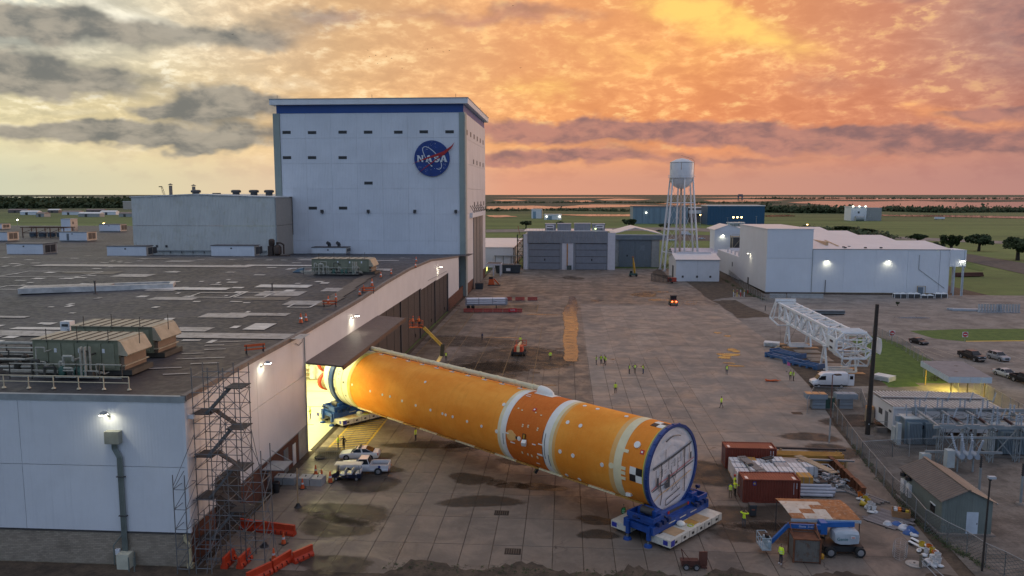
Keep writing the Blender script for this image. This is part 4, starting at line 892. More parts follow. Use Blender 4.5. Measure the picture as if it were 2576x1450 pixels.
ENG=mat('engine_bell',(.22,.17,.12),.4,.6);
for k in range(4):
    a=rad(45+90*k);cy,cz=2.0*math.sin(a),RK_H+2.0*math.cos(a)
    e=MB().lathe([(.5,57.6),(.62,58.4),(.95,59.4),(1.18,60.6)],(0,cy,cz),20,0).obj('engine_bell',ENG,rk,True)
    MB().lathe([(1.14,60.35),(1.36,60.4),(1.36,61.0),(1.2,61.02)],(0,cy,cz),20,0).obj('bell_cover',mat('red_cover',(.50,.05,.03),.6),e,True)
    for q in range(4):MB().lathe([(.86+q*.09,59.1+q*.32),(.86+q*.09,59.2+q*.32)],(0,cy,cz),18,0).obj('bell_hoop',mat('olive_rib',(.40,.38,.24),.6),e)
# forward end: lime edge, grey and blue rings, white wrapped cover
shell('edge_seal',LIME,.22,.38,4.235);shell('interface_ring',GREYR,.0,.24,4.32)
b=MB();n=96;rings=[]
for r,l in((4.40,.02),(4.40,-.34),(4.10,-.34),(4.10,.02)):rings.append([(l,r*math.sin(2*PI*i/n),RK_H+r*math.cos(2*PI*i/n))for i in range(n)])
rings.append(rings[0]);hr=b.loft(rings,cap=False).obj('handling_ring',DKB,rk,True)
for k in range(24):a=rad(15*k);bx(hr,'ring_lug',mat('blue_lug',(.02,.07,.26),.45),-.17,4.42*math.sin(a),RK_H+4.42*math.cos(a),.2,.09,.09)
b=MB();rn=random.Random(2);NR=14;rings=[]
for k in range(NR+1):
    r=4.12*(1-k/NR)+.001;ring=[]
    for i in range(64):
        a=2*PI*i/64;y,z=r*math.sin(a),r*math.cos(a)
        d=.05*math.sin(y*3.1+z)+.04*math.sin(z*4.3-y*2)+.03*math.sin(y*7+1.3*z*z)
        if z>1.2:d+=.16*math.sin(abs(y)*1.6+z*4.2)*min(1,(z-1.2))
        ring.append((-.18+.12*d*min(1,k*.5)*3,y,RK_H+z))
    rings.append(ring)
cov=b.loft(rings,cap=True).obj('wrapped_cover',WRAP,rk,True)
def strap(name,m,pts,w=.09,e=.34):
    for(y0,z0),(y1,z1)in zip(pts,pts[1:]):MB().beam((-e,y0,RK_H+z0),(-e,y1,RK_H+z1),.02,w).obj(name,m,cov)
DB=mat('dark_strap',(.05,.065,.08),.5)
# y runs to the viewer's left on the cover
def arc(z,w=1):y=math.sqrt(max(0,3.9**2-z*z));return y
strap('strap',DB,[(arc(1.0)-.3,.75),(1.7,1.02),(0,1.3),(-1.8,1.65),(-3.2,2.0)],.12);strap('strap',DB,[(3.4,.62),(1.6,.9),(0,1.18),(-3.1,1.86)],.06)
strap('strap',DB,[(3.5,-1.5),(2.2,-1.25),(1.6,-1.2),(.6,-.9),(-1.2,-.55),(-3.6,-.1)],.10);strap('strap',RED,[(3.7,-1.35),(2.3,-.95),(.8,-.70),(-1.4,-.25),(-3.7,.25)],.06)
strap('strap',DB,[(2.05,1.0),(2.0,-.2),(2.2,-1.3),(1.9,-2.2),(2.15,-3.2)],.12);strap('strap',DB,[(-2.0,1.7),(-2.0,.2),(-2.1,-1.2),(-2.05,-2.9)],.12);strap('strap',mat('amber_strap',(.62,.32,.03),.5),[(3.2,-2.5),(2.2,-2.1),(.9,-1.9),(-.9,-1.5),(-3.3,-.95)],.05)
strap('strap',DB,[(1.2,-3.45),(1.2,-2.9),(-.6,-2.5),(-1.3,-2.3)],.08);strap('strap',DB,[(1.2,-3.5),(-.2,-3.25),(-1.3,-3.0)],.08);strap('strap',DB,[(.3,-2.2),(-.5,-1.9),(-1.2,-1.6)],.05);strap('strap',DB,[(.2,-2.2),(-.9,.1)],.04);strap('strap',DB,[(.6,.0),(-.9,-2.4)],.04)
for y,z,w,h in((2.65,-.75,.32,.9),(.75,-.85,.34,.8),(.95,-1.45,.75,.55),(-3.1,.6,.25,.7)):bx(cov,'tape_patch',DB,-.345,y,RK_H+z,.02,w,h)
for k in range(12):y=-2.9+k*.53;z=rn.uniform(-1.2,2.4);bar(cov,'tape_line',DB,(-.33,y,RK_H+z),(-.33,y,RK_H+z-rn.uniform(.6,1.3)),.03)
for k in range(26):                                   # illegible pen scrawls
    y,z=rn.uniform(-2.9,3.0),rn.uniform(-2.7,.8);MB().tube([(-.35,y-q*.09,RK_H+z+q*.035+.07*math.sin(q*2.4))for q in range(6)],.009,3).obj('pen_mark',BLK,cov)
MB().tube([(-.36,3.2*math.sin(rad(a)),RK_H+3.3*math.cos(rad(a)))for a in range(-20,26,5)],.06,5).obj('cover_cord',DB,cov)
# foam caps, markers and fittings
for l,ph in((20.47,44.8),(20.4,88.4),(10.82,45.7),(9.07,45.7),(10.81,89.3),(9.05,89.5),(5.24,89.8),(5.18,4.9),(9.01,3.9),(10.76,4.0),(8.98,131),(10.74,131)):spot(l,ph,.22)
for l,ph in((49.45,84),(45.09,85.7),(42.29,85.5),(40.6,84.5),(38.0,85.9),(35.15,86.4),(32.2,86.6),(29.9,86.5),(29.3,87),(28.0,86.5),(25.4,87),(22.9,87.5),(34.86,42.6)):spot(l,ph,.17)
spot(1.65,50.8,.34,None,.15)
for ph in(62.5,85.4,91.8,99.3):cpatch('foam_finger',CREAM,2.35,2.95,ph-2.2,ph+2.2,.06)
spot(4.1,87,.3,CREAM)
def checker(l,ph,s=.72):
    dp=math.degrees(s/RK_R)
    for i in range(2):
        for j in range(2):cpatch('marker_square',(BLK,WHB)[(i+j)%2],l-s+i*s,l+i*s,ph-dp+j*dp,ph+j*dp,.03)
checker(1.15,90);checker(1.1,4)
for l,ph in((.87,58.4),(15.9,39.8)):cpatch('red_plate',RED,l-.22,l+.22,ph-3,ph+3,.04);cpatch('red_plate_label',WHB,l-.1,l+.1,ph-1.2,ph+1.2,.06)
MB().beam(cpos(2.05,124,4.25),cpos(2.6,124,4.3),.5,.3).obj('vent_scoop',WHB,rk)
for l,ph in((16.55,67.0),(16.55,69.5),(15.76,65.8),(15.76,68.2),(14.33,66),(14.33,68.8),(16.58,110),(16.58,112),(15.72,110.2),(15.72,112),(15.15,110.5),(15.15,112.5),(14.28,110),(14.28,112),(18.14,44.5),(17.5,46),(15.5,44),(14.6,46)):cpatch('sensor_pad',CREAM,l-.1,l+.1,ph-.9,ph+.9,.04)
for l,ph,w,d in((14.57,90.7,.5,1.6),(13.63,87.7,.6,1.6),(13.74,104.4,.8,2.8),(17.83,98.2,.7,1.8),(14.56,124,.5,1.4),(18.7,86,.5,1.6),(18.6,12,.9,1.2),(18.3,17,.7,1.2)):cpatch('white_pad',WHB,l-w/2,l+w/2,ph-d/2,ph+d/2,.05)
spot(18.16,87.9,.62,PALEF,.03);spot(17.67,88.6,.42,PALEF,.03);spot(16.83,89.0,.26);cpatch('access_port',BLK,17.05,17.35,86.5,90.5,.05)
um=cpatch('umbilical_plate',BLK,15.8,16.25,79,90,.12);cpatch('umbilical_fitting',mat('amber_strap',(.62,.32,.03),.5),15.85,16.05,80,86,.2,um);MB().beam(cpos(15.9,90,4.3),cpos(15.7,93,4.7),.5,.5).obj('umbilical_bag',WHB,um)
for l0,l1,p0,p1 in((13.36,13.42,66,84),(13.0,13.06,70,108),(12.5,12.56,100,120),(13.3,13.36,90,118),(19.3,19.36,88,106)):cpatch('tape_line',DB,l0,l1,p0,p1,.06)
# feed line along the crest with brackets, and its fairing
fl=MB().cyl(cpos(17.6,-7,4.70),cpos(51.4,-7,4.70),.30,n=12).obj('feed_line',mat('cream_pipe',(.68,.60,.40),.6,var=.1),rk,True)
for k in range(11):MB().cyl(cpos(19.0+k*3.05,-7,4.70),cpos(19.25+k*3.05,-7,4.70),.35,n=12).obj('pipe_collar',CREAM,fl,True)
for k in range(10):
    l=20.9+k*3.05;cpatch('bracket_pad',WHB,l-.38,l+.38,-4,0.5,.06);bar(rk,'bracket',GREYR,cpos(l,-3,4.2),cpos(l,-6.2,4.6),.1)
rings=[]
for k in range(9):
    u=k/8;l=18.1-2.1*u;w=.6*math.sqrt(max(.0,1-(u*.98)**2.2))+.03;hgt=.85*math.sqrt(max(0,1-(u)**2))+.03
    rings.append([cpos(l,-8+math.degrees(w*math.cos(PI*q/10)/4.2),4.17+hgt*math.sin(PI*q/10))for q in range(11)])
MB().loft(rings).obj('fairing',WHB,rk,True)
cpatch('fairing_base',WHB,15.6,18.35,-19,2.5,.03)
# cable tray low on the flank
for k in range(14):
    l=1.0+k*3.5;bar(rk,'cable_tray',CREAM if k%2 else mat('amber_tray',(.45,.24,.05),.6),cpos(l,137,4.33),cpos(l+3.42,137,4.33),.22,.16)
MB().beam(cpos(15.2,138,4.2),cpos(15.4,140,4.9),.35,.3).obj('drain_fitting',BLK,rk)
# ------------------------------------------------------------------ transporters
PLATM=mat('offwhite_deck',(.60,.58,.50),.5,var=.12,sc=1.4,dirt=(.22,.17,.12),dirtamt=.4);BLUE=mat('transporter_blue',(.012,.062,.27),.45,.05,var=.25,sc=1.2);BLUE2=mat('transporter_blue_dark',(.008,.03,.12),.5,.1,var=.3);PLY=mat('plywood',(.45,.30,.16),.7);RUB=mat('tyre_rubber',(.018,.017,.016),.8)
def transporter(label,l):
    c,s=math.cos(RK_RZ),math.sin(RK_RZ)
    t=thing('transporter',label,'transporter',(RK_LOC[0]+l*c,RK_LOC[1]+l*s,0),RK_RZ,'rocket transporters')
    # wheeled deck in two halves
    for x0,x1 in((-3.2,-.9),(1.5,3.7)):
        d=b2(t,'deck',PLATM,x0,-4.6,.42,x1,4.6,1.12)
        for k in range(7):b2(d,'deck_seam',DARKTRIM,x0-.004,-4.0+k*1.33,.44,x0+.01,-3.94+k*1.33,1.1)
        for k in range(6):bx(d,'side_port',BLK,x0-.01,-3.6+k*1.45,.75,.04,.35,.22)
        for k in range(8):rod(t,'wheel',RUB,(x0+.35,-4+k*1.14,.30),(x0+.75,-4+k*1.14,.30),.30,n=12);rod(t,'wheel',RUB,(x1-.75,-4+k*1.14,.30),(x1-.35,-4+k*1.14,.30),.30,n=12)
    b2(t,'end_label',mat('blue_label',(.03,.04,.30),.5),-3.22,3.9,.5,-3.2,4.5,1.05);b2(t,'end_label',MATS['blue_label'],-2.9,4.6,.55,-2.4,4.62,1.0);b2(t,'end_label',MATS['blue_label'],3.0,4.6,.55,3.6,4.62,1.0)
    b2(t,'ply_sheet',PLY,-2.9,1.7,1.121,-1.4,3.4,1.16);b2(t,'ply_sheet',PLY,-3.0,-2.6,1.121,-1.3,-1.0,1.16);b2(t,'amber_sheet',mat('amber_tray',(.45,.24,.05),.6),-2.8,-.95,1.121,-1.6,.1,1.15)
    MB().sph((-1.9,.9,1.3),.45,10,6,.6).obj('plastic_bag',WHB,t,True)
    for k in range(2):MB().tube([(-2.6+.3*math.cos(a*.6),.2+k*.1+.3*math.sin(a*.6),1.15)for a in range(11)],.03,4).obj('hose_coil',LIME,t)
    b2(t,'chevron',BLK,-1.6,3.3,1.122,-1.2,4.0,1.13)
    # base frame
    for x in(-1.2,1.7):bar(t,'base_beam',BLUE,(x,-4.9,1.55),(x,4.9,1.55),.55,.8)
    for y in(-4.6,-1.6,1.6,4.6):bar(t,'cross_beam',BLUE,(-1.2,y,1.5),(1.7,y,1.5),.45,.6)
    bar(t,'upper_beam',BLUE,(-.75,-3.3,2.25),(-.75,3.3,2.25),.5,.6);bar(t,'upper_beam',BLUE,(1.2,-3.3,2.25),(1.2,3.3,2.25),.5,.6)
    b2(t,'warning_plate',DARKTRIM,-1.05,-1.6,2.25,-1.01,1.6,2.5);b2(t,'warning_stripe',RED,-1.06,1.6,2.25,-1.01,1.85,2.5);b2(t,'warning_stripe',RED,-1.06,-1.85,2.25,-1.01,-1.6,2.5)
    for k in range(3):b2(t,'frame_text',PLATM,-1.49,-2.6+k*1.9,1.55,-1.478,-1.5+k*1.9,1.65)
    for sy in(-1,1):
        for x in(-1.0,1.4):
            b2(t,'jack',BLUE,x-.18,sy*4.92-.16,.6,x+.18,sy*4.92+.16,1.85);rod(t,'jack_screw',GREYR,(x,sy*5.0,.15),(x,sy*5.0,.5),.12);MB().lathe([(.42,.0),(.36,.2),(.14,.28)],(x,sy*5.0,0),12).obj('jack_foot',BLUE,t)
        # side pedestal with tray, rollers and actuators
        p=b2(t,'pedestal',BLUE,-1.3,sy*3.9-.75,1.95,1.6,sy*3.9+.75,2.25)
        b2(t,'tray_wall',BLUE,-1.4,sy*3.9-.85,2.25,1.7,sy*3.9-.7,2.7);b2(t,'tray_wall',BLUE,-1.4,sy*3.9+.7,2.25,1.7,sy*3.9+.85,2.7);b2(t,'tray_wall',BLUE,-1.4,sy*3.9-.7,2.25,-1.25,sy*3.9+.7,2.7);b2(t,'tray_wall',BLUE,1.55,sy*3.9-.7,2.25,1.7,sy*3.9+.7,2.7)
        rod(t,'roller',DARKTRIM,(-.5,sy*3.5,2.75),(.8,sy*3.5,2.75),.38,n=14);b2(t,'bearing_block',BLUE,-.9,sy*3.2-.4,2.3,-.2,sy*3.2+.5,3.0);b2(t,'bearing_block',BLUE,.5,sy*3.2-.4,2.3,1.2,sy*3.2+.5,3.0)
        for k in range(3):rod(t,'actuator',BLK,(-1.6,sy*(2.4+k*.8),2.0),(-.6,sy*(2.4+k*.8),2.35),.1);b2(t,'motor_box',BLUE2,-1.75,sy*(2.5+k*.8)-.2,1.9,-1.35,sy*(2.5+k*.8)+.2,2.3)
        rod(t,'control_arm',BLK,(.2,sy*4.7,2.3),(.2,sy*5.5,2.7),.06);bx(t,'control_box',BLUE2,.2,sy*5.5,2.75,.4,.3,.3)
    # curved cradle under the ring
    rg=[]
    for k in range(25):
        a=rad(134+k*92/24);ro,ri=4.85+.2*abs(math.sin(a)),4.43;rg.append([(-.55,ro*math.sin(a),RK_H+ro*math.cos(a)),(.6,ro*math.sin(a),RK_H+ro*math.cos(a)),(.6,ri*math.sin(a),RK_H+ri*math.cos(a)),(-.55,ri*math.sin(a),RK_H+ri*math.cos(a))])
    MB().loft(rg).obj('cradle',BLUE,t,True)
    return t
transporter('blue cradle transporter with white deck under the wrapped end of the orange stage',0.0)
transporter('blue cradle transporter with white deck in the hangar doorway',54.7)
# ================================================================== buildings beyond the apron
GREYSID=mat('grey_siding',(.24,.25,.275),.5,var=.07,sc=.3,streak=.15,rib=(0,1.1,.06));GREYDOOR=mat('grey_door_panel',(.22,.235,.27),.5,var=.08,rib=(0,.6,.03));WPIL=mat('white_pilaster',(.62,.60,.63),.5,var=.06);ROOFPINK=mat('pale_metal_roof',(.70,.69,.69),.42,var=.05,sc=.15);ORST=mat('orange_stripe',(.45,.20,.05),.6)
hg=thing('twin_door_hangar','grey hangar with two panelled roll-up doors and rooftop units','hangar',(0,345,0))
MB().b2(-18.0,.5,0,21.4,22,15.4).obj('body',SIDEPLAIN,hg)
for k in range(13):b2(hg,'facade_panel',GREYSID,-16.6+k*2.715,-.5,11.75,-16.6+(k+1)*2.715-.04,.3,14.3);b2(hg,'facade_panel',GREYSID,-16.6+k*2.715,-.5,14.34,-16.6+(k+1)*2.715-.04,.3,16.95)
b2(hg,'pilaster',WPIL,-18.4,-.4,0,-16.65,.5,15.6);b2(hg,'pilaster',WPIL,18.75,-.4,0,22.0,.5,16.4);b2(hg,'pilaster',WPIL,-1.3,-.3,0,3.6,.4,11.7);b2(hg,'jamb',GREYSID,-2.25,-.2,0,-1.3,.4,11.7);b2(hg,'jamb',GREYSID,3.6,-.2,0,4.6,.4,11.7)
b2(hg,'orange_pipe',ORST,.75,-.5,1.5,1.25,-.3,11.5);b2(hg,'bin',mat('green_grey_bin',(.07,.09,.085),.6),.9,-1.6,0,2.9,-.5,1.9)
for x0 in(-16.1,4.65):
    d=b2(hg,'hangar_door',DARKTRIM,x0,.1,0,x0+13.85,.3,11.7)
    for k in range(4):b2(d,'door_panel',GREYDOOR,x0+.05,-.02,.08+k*2.9,x0+13.8,.12,.08+k*2.9+2.68)
    b2(d,'wicket',BLK,x0+6.9,-.06,3.9,x0+7.4,-.021,4.8)
b2(hg,'roof',ROOFPINK,-18.2,-.55,16.96,21.6,22,17.1)
for x0,x1,z in((-9,-4.2,20.0),(-3.5,2.6,20.1),(4,11.3,20.2),(12,17.6,20.0)):
    u=b2(hg,'rooftop_unit',GREYSID,x0,4,17.1,x1,8,z);b2(u,'unit_cap',WPIL,x0-.1,3.9,z,x1+.1,8.1,z+.15)
for x0 in(-8.4,13.6):
    for k in range(2):MB().tube([(x0,3.6,17.2),(x0,3.6,18.4+k),(x0+3.2,3.6,18.4+k),(x0+3.2,3.6,17.2)],.28,8).obj('duct',WPIL,hg,True)
bx(hg,'unit_lamp',emis('green_glow',(.8,1,.4),6),13.4,3.3,17.9,.5,.2,.4)
for k in range(7):rod(hg,'roof_rail_post',TRIM,(-17+k*1.4,0,17.1),(-17+k*1.4,0,18.1),.04)
rod(hg,'roof_rail',TRIM,(-17,0,18.1),(-8.6,0,18.1),.04)
an=thing('hangar_annex','grey-blue annex with tall sliding doors and pale gabled roof beside the hangar','building',(0,359,0))
BLG=mat('blue_grey_steel',(.15,.18,.205),.5,var=.08,rib=(0,.9,.04));BLT=mat('blue_grey_trim',(.18,.215,.24),.5)
MB().b2(22.2,.3,0,43,24,12.6).obj('body',mat('stone_grey',(.33,.33,.32),.6),an);b2(an,'header',BLT,22.6,-.8,12.6,46.5,.3,14.6);b2(an,'header_cap',WPIL,22.6,-1,14.6,46.8,.4,14.9)
for k in range(2):b2(an,'sliding_door',BLG,24.6+k*7.35,-.1,.05,24.6+(k+1)*7.35-.1,.28,12.5)
b2(an,'door_window',BLT,34.2,-.16,7.6,36.2,-.1,10);b2(an,'wicket',BLK,28.1,-.16,4.8,28.7,-.1,5.6);b2(an,'wall_bay',mat('stone_grey',(.33,.33,.32),.6),39.4,-.3,0,42.9,.3,12.5)
MB().ext([(21.5,14.9),(32,17.8),(44,15.0),(44,15.3),(32,18.1),(21.5,15.2)],1,.4,30).obj('roof',ROOFPINK,an)
# external stair tower
sx=atY(1301,678,346);t=thing('steel_stair_tower','dark open steel stair tower at the left end of the hangar','stair tower',(sx.x,346,0));DST=mat('dark_green_steel',(.035,.045,.042),.6,.3)
for x in(0,2.6):
    for y in(0,3):bar(t,'post',DST,(x,y,0),(x,y,15.4),.25)
for k in range(6):
    z=2.6+k*2.5;b2(t,'landing',DST,0,0,z,2.6,3,z+.12);bar(t,'stair_flight',DST,(.2 if k%2 else 2.4,1,z-2.4),(2.4 if k%2 else .2,1,z),.9,.15);bar(t,'brace',DST,(0,0,z-2.4),(2.6,0,z),.1);bar(t,'rail',DST,(0,0,z+1),(2.6,0,z+1),.07)
rod(t,'mast',mat('rust_mast',(.28,.08,.04),.6),(1,2,15.4),(.2,2,19.2),.12)
# long low building behind the tall one
A=G(1222,662);t=thing('long_low_building','long low white building with red trim behind the tall building','building',(-33,352,0))
MB().b2(-14,0,0,9.5,75,9.0).obj('body',SIDEPLAIN,t);b2(t,'roof',ROOFPINK,-14.2,-.2,9.02,9.9,75.2,9.3);b2(t,'eave',mat('red_brown_trim',(.16,.045,.03),.6),9.5,-.25,8.6,9.95,75,9.02)
for k in range(9):b2(t,'window',mat('green_glass',(.06,.10,.09),.3),9.5,4+k*8,2.5,9.56,7+k*8,5.2)
for k in range(10):b2(t,'pilaster',mat('pale_column',(.50,.42,.37),.6),9.5,1+k*8,0,9.8,2+k*8,8.6)
b2(t,'brick_base',BRICK_S,9.5,0,0,9.62,75,1.2);
for k in range(2):rod(t,'ladder',DARKTRIM,(9.9,10+k*.6,0),(9.9,10+k*.6,8.6),.06)
# white porch and dark skip at the foot of the tall building
A=G(1222,702);t=thing('entrance_porch','small white porch roof on posts beside the tall building','porch',(-32.2,318,0))
b2(t,'roof',WPIL,.1,-2.5,4.3,6.3,4.5,5.0);b2(t,'roof_top',mat('dark_membrane',(.06,.05,.05),.7),.3,-2.3,5.0,6.1,4.3,5.04)
for x,y in((5.6,-2),(5.6,4),(2.8,-2)):b2(t,'post',WPIL,x,y,0,x+.5,y+.5,4.3)
for k in range(2):bx(t,'lit_panel',emis('door_glow',(1,.9,.25),3.),.16,-1+k*2.2,2.6,.05,.8,1.6)
bar(t,'guard_rail',TRIM,(.5,-3,1.1),(6,-3,1.1),.08)
for k in range(4):rod(t,'guard_post',TRIM,(.6+k*1.7,-3,0),(.6+k*1.7,-3,1.1),.05)
A=G(1246,688);B=G(1306,690);t=thing('storage_skip','long dark grey steel skip left of the hangar','skip',(A.x,A.y,0));SK=mat('dark_skip',(.05,.06,.07),.6,.2,streak=.3)
MB().ext([(.4,.3),(10.2,.3),(10.8,3.4),(-.2,3.4)],1,0,3).obj('hull',SK,t)
for k in range(7):b2(t,'rib',SK,.6+k*1.6,-.14,.4,.8+k*1.6,0,3.3)
b2(t,'rim',SK,-.35,-.1,3.3,10.95,.15,3.55);b2(t,'sign',WPIL,4.6,-.16,1.0,6.4,-.1,2.2)
for k in range(10):bx(t,'load',mat('pale_scrap',(.40,.32,.27),.7),1.4+k*.85,1.4,3.6,.5,1.6,.8,k*.5)
for k in range(2):rod(t,'skid',IRON,(.8,.5+k*2,.15),(10,.5+k*2,.15),.15)
t=thing('pipe_rack','horizontal pipe rack crossing behind the dark skip','pipe rack',(-31.5,352,0))
for k in range(5):bar(t,'post',DST,(k*3.6,-1,0),(k*3.6,-1,5.4),.2)
for k in range(3):rod(t,'pipe',TRIM,(-.5,-1.2+k*.4,5.5),(15,-1.2+k*.4,5.5),.16)
# ------------------------------------------------------------------ water tower
WT=mat('tower_white',(.70,.70,.71),.45,var=.06,sc=.4,streak=.25);WTR=mat('tower_rust',(.34,.20,.13),.6)
wt=thing('water_tower','white water tower with domed tank on six slender braced legs','water tower',(50.1,345,0))
tk=MB().lathe([(.3,48.6),(2.6,48.1),(5.0,46.9),(5.05,46.8),(5.05,40.6),(4.9,39.6),(4.3,38.0),(3.2,36.6),(1.6,35.7),(.6,35.5)],(0,0,0),40).obj('tank',WT,wt,True)
MB().lathe([(5.0,46.85),(5.15,46.8),(5.15,46.65),(5.0,46.6)],(0,0,0),40).obj('rim',TRIM,tk)
MB().lathe([(5.0,40.2),(5.75,40.2),(5.75,40.32),(5.0,40.32)],(0,0,0),32).obj('balcony',WT,tk)
for k in range(20):a=2*PI*k/20;rod(tk,'balcony_post',WT,(5.7*math.cos(a),5.7*math.sin(a),40.3),(5.7*math.cos(a),5.7*math.sin(a),41.3),.04)
MB().tube([(5.7*math.cos(2*PI*k/32),5.7*math.sin(2*PI*k/32),41.3)for k in range(33)],.045,5).obj('balcony_rail',WT,tk)
MB().tube([(5.15,-.8,40.4),(5.15,-.8,47.2),(4.4,-.5,48.2),(1,0,49.4),(-.4,0,49.8)],.07,6).obj('ladder_pipe',WTR,tk)
for k in range(4):a=rad(200+k*60);MB().beam((5.06*math.cos(a),5.06*math.sin(a),46.6),(5.06*math.cos(a),5.06*math.sin(a),43.6),.18,.02).obj('rust_streak',WTR,tk)
def lp(k,z):a=rad(36+60*k);r=8.7-(8.7-5.0)*z/40.3;return(r*math.cos(a),r*math.sin(a),z)
for k in range(6):
    rod(wt,'leg',WT,lp(k,0),lp(k,40.3),.42,.34,10)
    MB().lathe([(.9,0),(.7,.5)],lp(k,0),8).obj('footing',mat('stone_grey',(.33,.33,.32),.6),wt)
    for z in(8,18,29.5):rod(wt,'girt',WT,lp(k,z),lp((k+1)%6,z),.16)
    for z0,z1 in((0.5,8),(8,18),(18,29.5),(29.5,39.5)):
        rod(wt,'tie_rod',WT,lp(k,z0),lp((k+1)%6,z1),.05,n=5);rod(wt,'tie_rod',WT,lp((k+1)%6,z0),lp(k,z1),.05,n=5)
rod(wt,'riser',mat('riser_pipe',(.48,.36,.28),.6,dirt=(.30,.12,.06)),(0,0,0),(0,0,35.6),.45,n=12)
# pump house in front of it
PH0=G(1700,708);ph=thing('pump_house','small white metal pump house before the water tower','building',(PH0.x,PH0.y,0))
L_,D_,E_=16.3,20.0,8.2
b2(ph,'wall',SIDEWHITE,0,0,0,L_/2-.03,.2,E_);b2(ph,'wall',SIDEWHITE,L_/2+.03,0,0,L_,.2,E_);MB().ext([(0.2,0),(D_,0),(D_,E_),(D_/2,E_+1.6),(.2,E_)],0,-.1,.1).obj('wall',SIDEWHITE_Y,ph);MB().ext([(0.2,0),(D_,0),(D_,E_),(D_/2,E_+1.6),(.2,E_)],0,L_-.1,L_+.1).obj('wall',SIDEWHITE_Y,ph)
MB().ext([(-.3,E_),(D_/2,E_+1.65),(D_+.3,E_),(D_+.3,E_+.15),(D_/2,E_+1.85),(-.3,E_+.15)],0,-.4,L_+.4).obj('roof',mat('pale_ribbed_roof',(.70,.68,.68),.42,var=.04,rib=(0,.8,.05)),ph);b2(ph,'ridge_vent',WPIL,1.5,D_/2-.6,E_+1.75,L_-1.5,D_/2+.6,E_+2.4);b2(ph,'gutter',TRIM,-.4,-.45,E_-.05,L_+.4,-.3,E_+.15)
for x in(2.2,7.6,12.6):b2(ph,'vent',DARKTRIM,x,-.05,1.4,x+.75,0,2.2)
b2(ph,'door',DARKTRIM,-.16,6,0,-.1,10,5.4);b2(ph,'seam',TRIM,L_/2-.028,-.02,.1,L_/2+.028,.1,E_-.1)
A=G(1672,712);t=thing('red_generator','small red trailer-mounted generator beside the pump house','generator',(38.5,293,0));RDP=mat('red_enamel',(.45,.06,.03),.5,dirt=(.14,.06,.04))
b2(t,'body',RDP,0,0,.7,3.2,1.6,2.1);b2(t,'panel',DARKTRIM,.4,-.04,1.0,1.6,0,1.7);b2(t,'frame',DARKTRIM,-.6,.2,.5,3.6,1.4,.7)
for y in(.1,1.4):rod(t,'wheel',RUB,(1.6,y,.45),(1.6,y+.25,.45),.45,n=12)
t=thing('mesh_enclosure','low dark mesh enclosure left of the pump house','enclosure',(33.0,300,0));MSH=mat('dark_mesh',(.05,.045,.042),.8);MSH.node_tree.nodes['Principled BSDF'].inputs['Alpha'].default_value=.55
for k in range(6):rod(t,'post',DARKTRIM,(k*1.3,-k*1.7,0),(k*1.3,-k*1.7,3),.06)
MB().quad((0,0,0),(6.5,-8.5,0),(6.5,-8.5,3),(0,0,3)).obj('mesh_panel',MSH,t);bar(t,'rail',DARKTRIM,(0,0,3),(6.5,-8.5,3),.07)
t=thing('lilac_roof_shed','low shed with pale lilac roof under the water tower','building',(50,362,0));b2(t,'wall',SIDEPLAIN,0,0,0,24,18,5.5);MB().ext([(0,5.5),(9,7.8),(18.4,5.5),(18.4,5.8),(9,8.1),(-.4,5.8)],0,-.5,24.5).obj('roof',mat('lilac_roof',(.58,.53,.60),.45),t);b2(t,'door',DARKTRIM,3,-.06,0,6,0,4)
# ------------------------------------------------------------------ big white building on the right
wb=thing('white_warehouse','large white warehouse with raised block and folded pale roof','building',(0,263.5,0));W0,W1,WM=66.9,126.4,81.8
WSB=mat('warehouse_siding',(.70,.73,.77),.5,var=.04,sc=.15,streak=.08,rib=(0,.45,.02));WSS=mat('warehouse_side',(.70,.69,.70),.5,var=.04,sc=.15,streak=.08,rib=(1,.45,.02))
b2(wb,'siding_panel',WSB,W0,0,.7,WM-.03,.3,12.0);b2(wb,'siding_panel',WSB,W0,0,12.06,WM-.03,.3,21.5)
for k in range(4):x0=WM+.03+k*10.2;b2(wb,'siding_panel',WSB,x0,.02,.7,x0+10.16,.3,15.1)
b2(wb,'siding_panel',WSB,122.7,.02,.7,W1-.8,.3,15.1);b2(wb,'end_bay',WSB,W1-.8,-.6,9.6,W1+4.2,8,15.1);b2(wb,'end_wall',WSS,W1-.8,.3,0,W1-.5,105,15.1)
b2(wb,'brick_base',mat('dark_base',(.10,.075,.06),.8),W0,.05,0,W1-.8,.25,.68);b2(wb,'base_line',mat('ochre_line',(.36,.26,.12),.6),WM,-.02,.62,W1-.8,.06,.74)
b2(wb,'side_wall',WSS,W0,.3,.7,W0+.3,41,21.7);b2(wb,'side_wall',WSS,WM-.3,.3,15,WM,41,21.6);b2(wb,'raised_roof',ROOFPINK,W0-.2,-.2,21.5,WM+.2,41,21.8);b2(wb,'side_wall',WSS,W0,41,.3,W0+.3,84,8.9);b2(wb,'low_roof',ROOFPINK,W0,41,8.9,WM,84,9.1);b2(wb,'rear_wall',WSB,W0+.3,40.7,9,WM,41,21.5)
prof=[(0,15.1)]
for k in range(4):prof+=[(21+k*38.3,16.9),(44+k*38.3,15.5)]if k<3 else[(21+k*38.3,17.0)]
MB().ext(prof+[(y,z-.3)for y,z in prof[::-1]],0,WM,W1+.3).obj('folded_roof',ROOFPINK,wb);MB().ext([(0.4,0)]+[(y,z-.32)for y,z in prof if y>0][::1]+[(prof[-1][0],0)],0,WM+1,W1-1).obj('core',SIDEPLAIN,wb)
b2(wb,'eave',TRIM,WM,-.12,15.0,W1+.3,.0,15.2);b2(wb,'roof_strip',mat('tan_strip',(.5,.34,.2),.6),88.5,8,15.85,89.3,30,17.0).hide_render=False
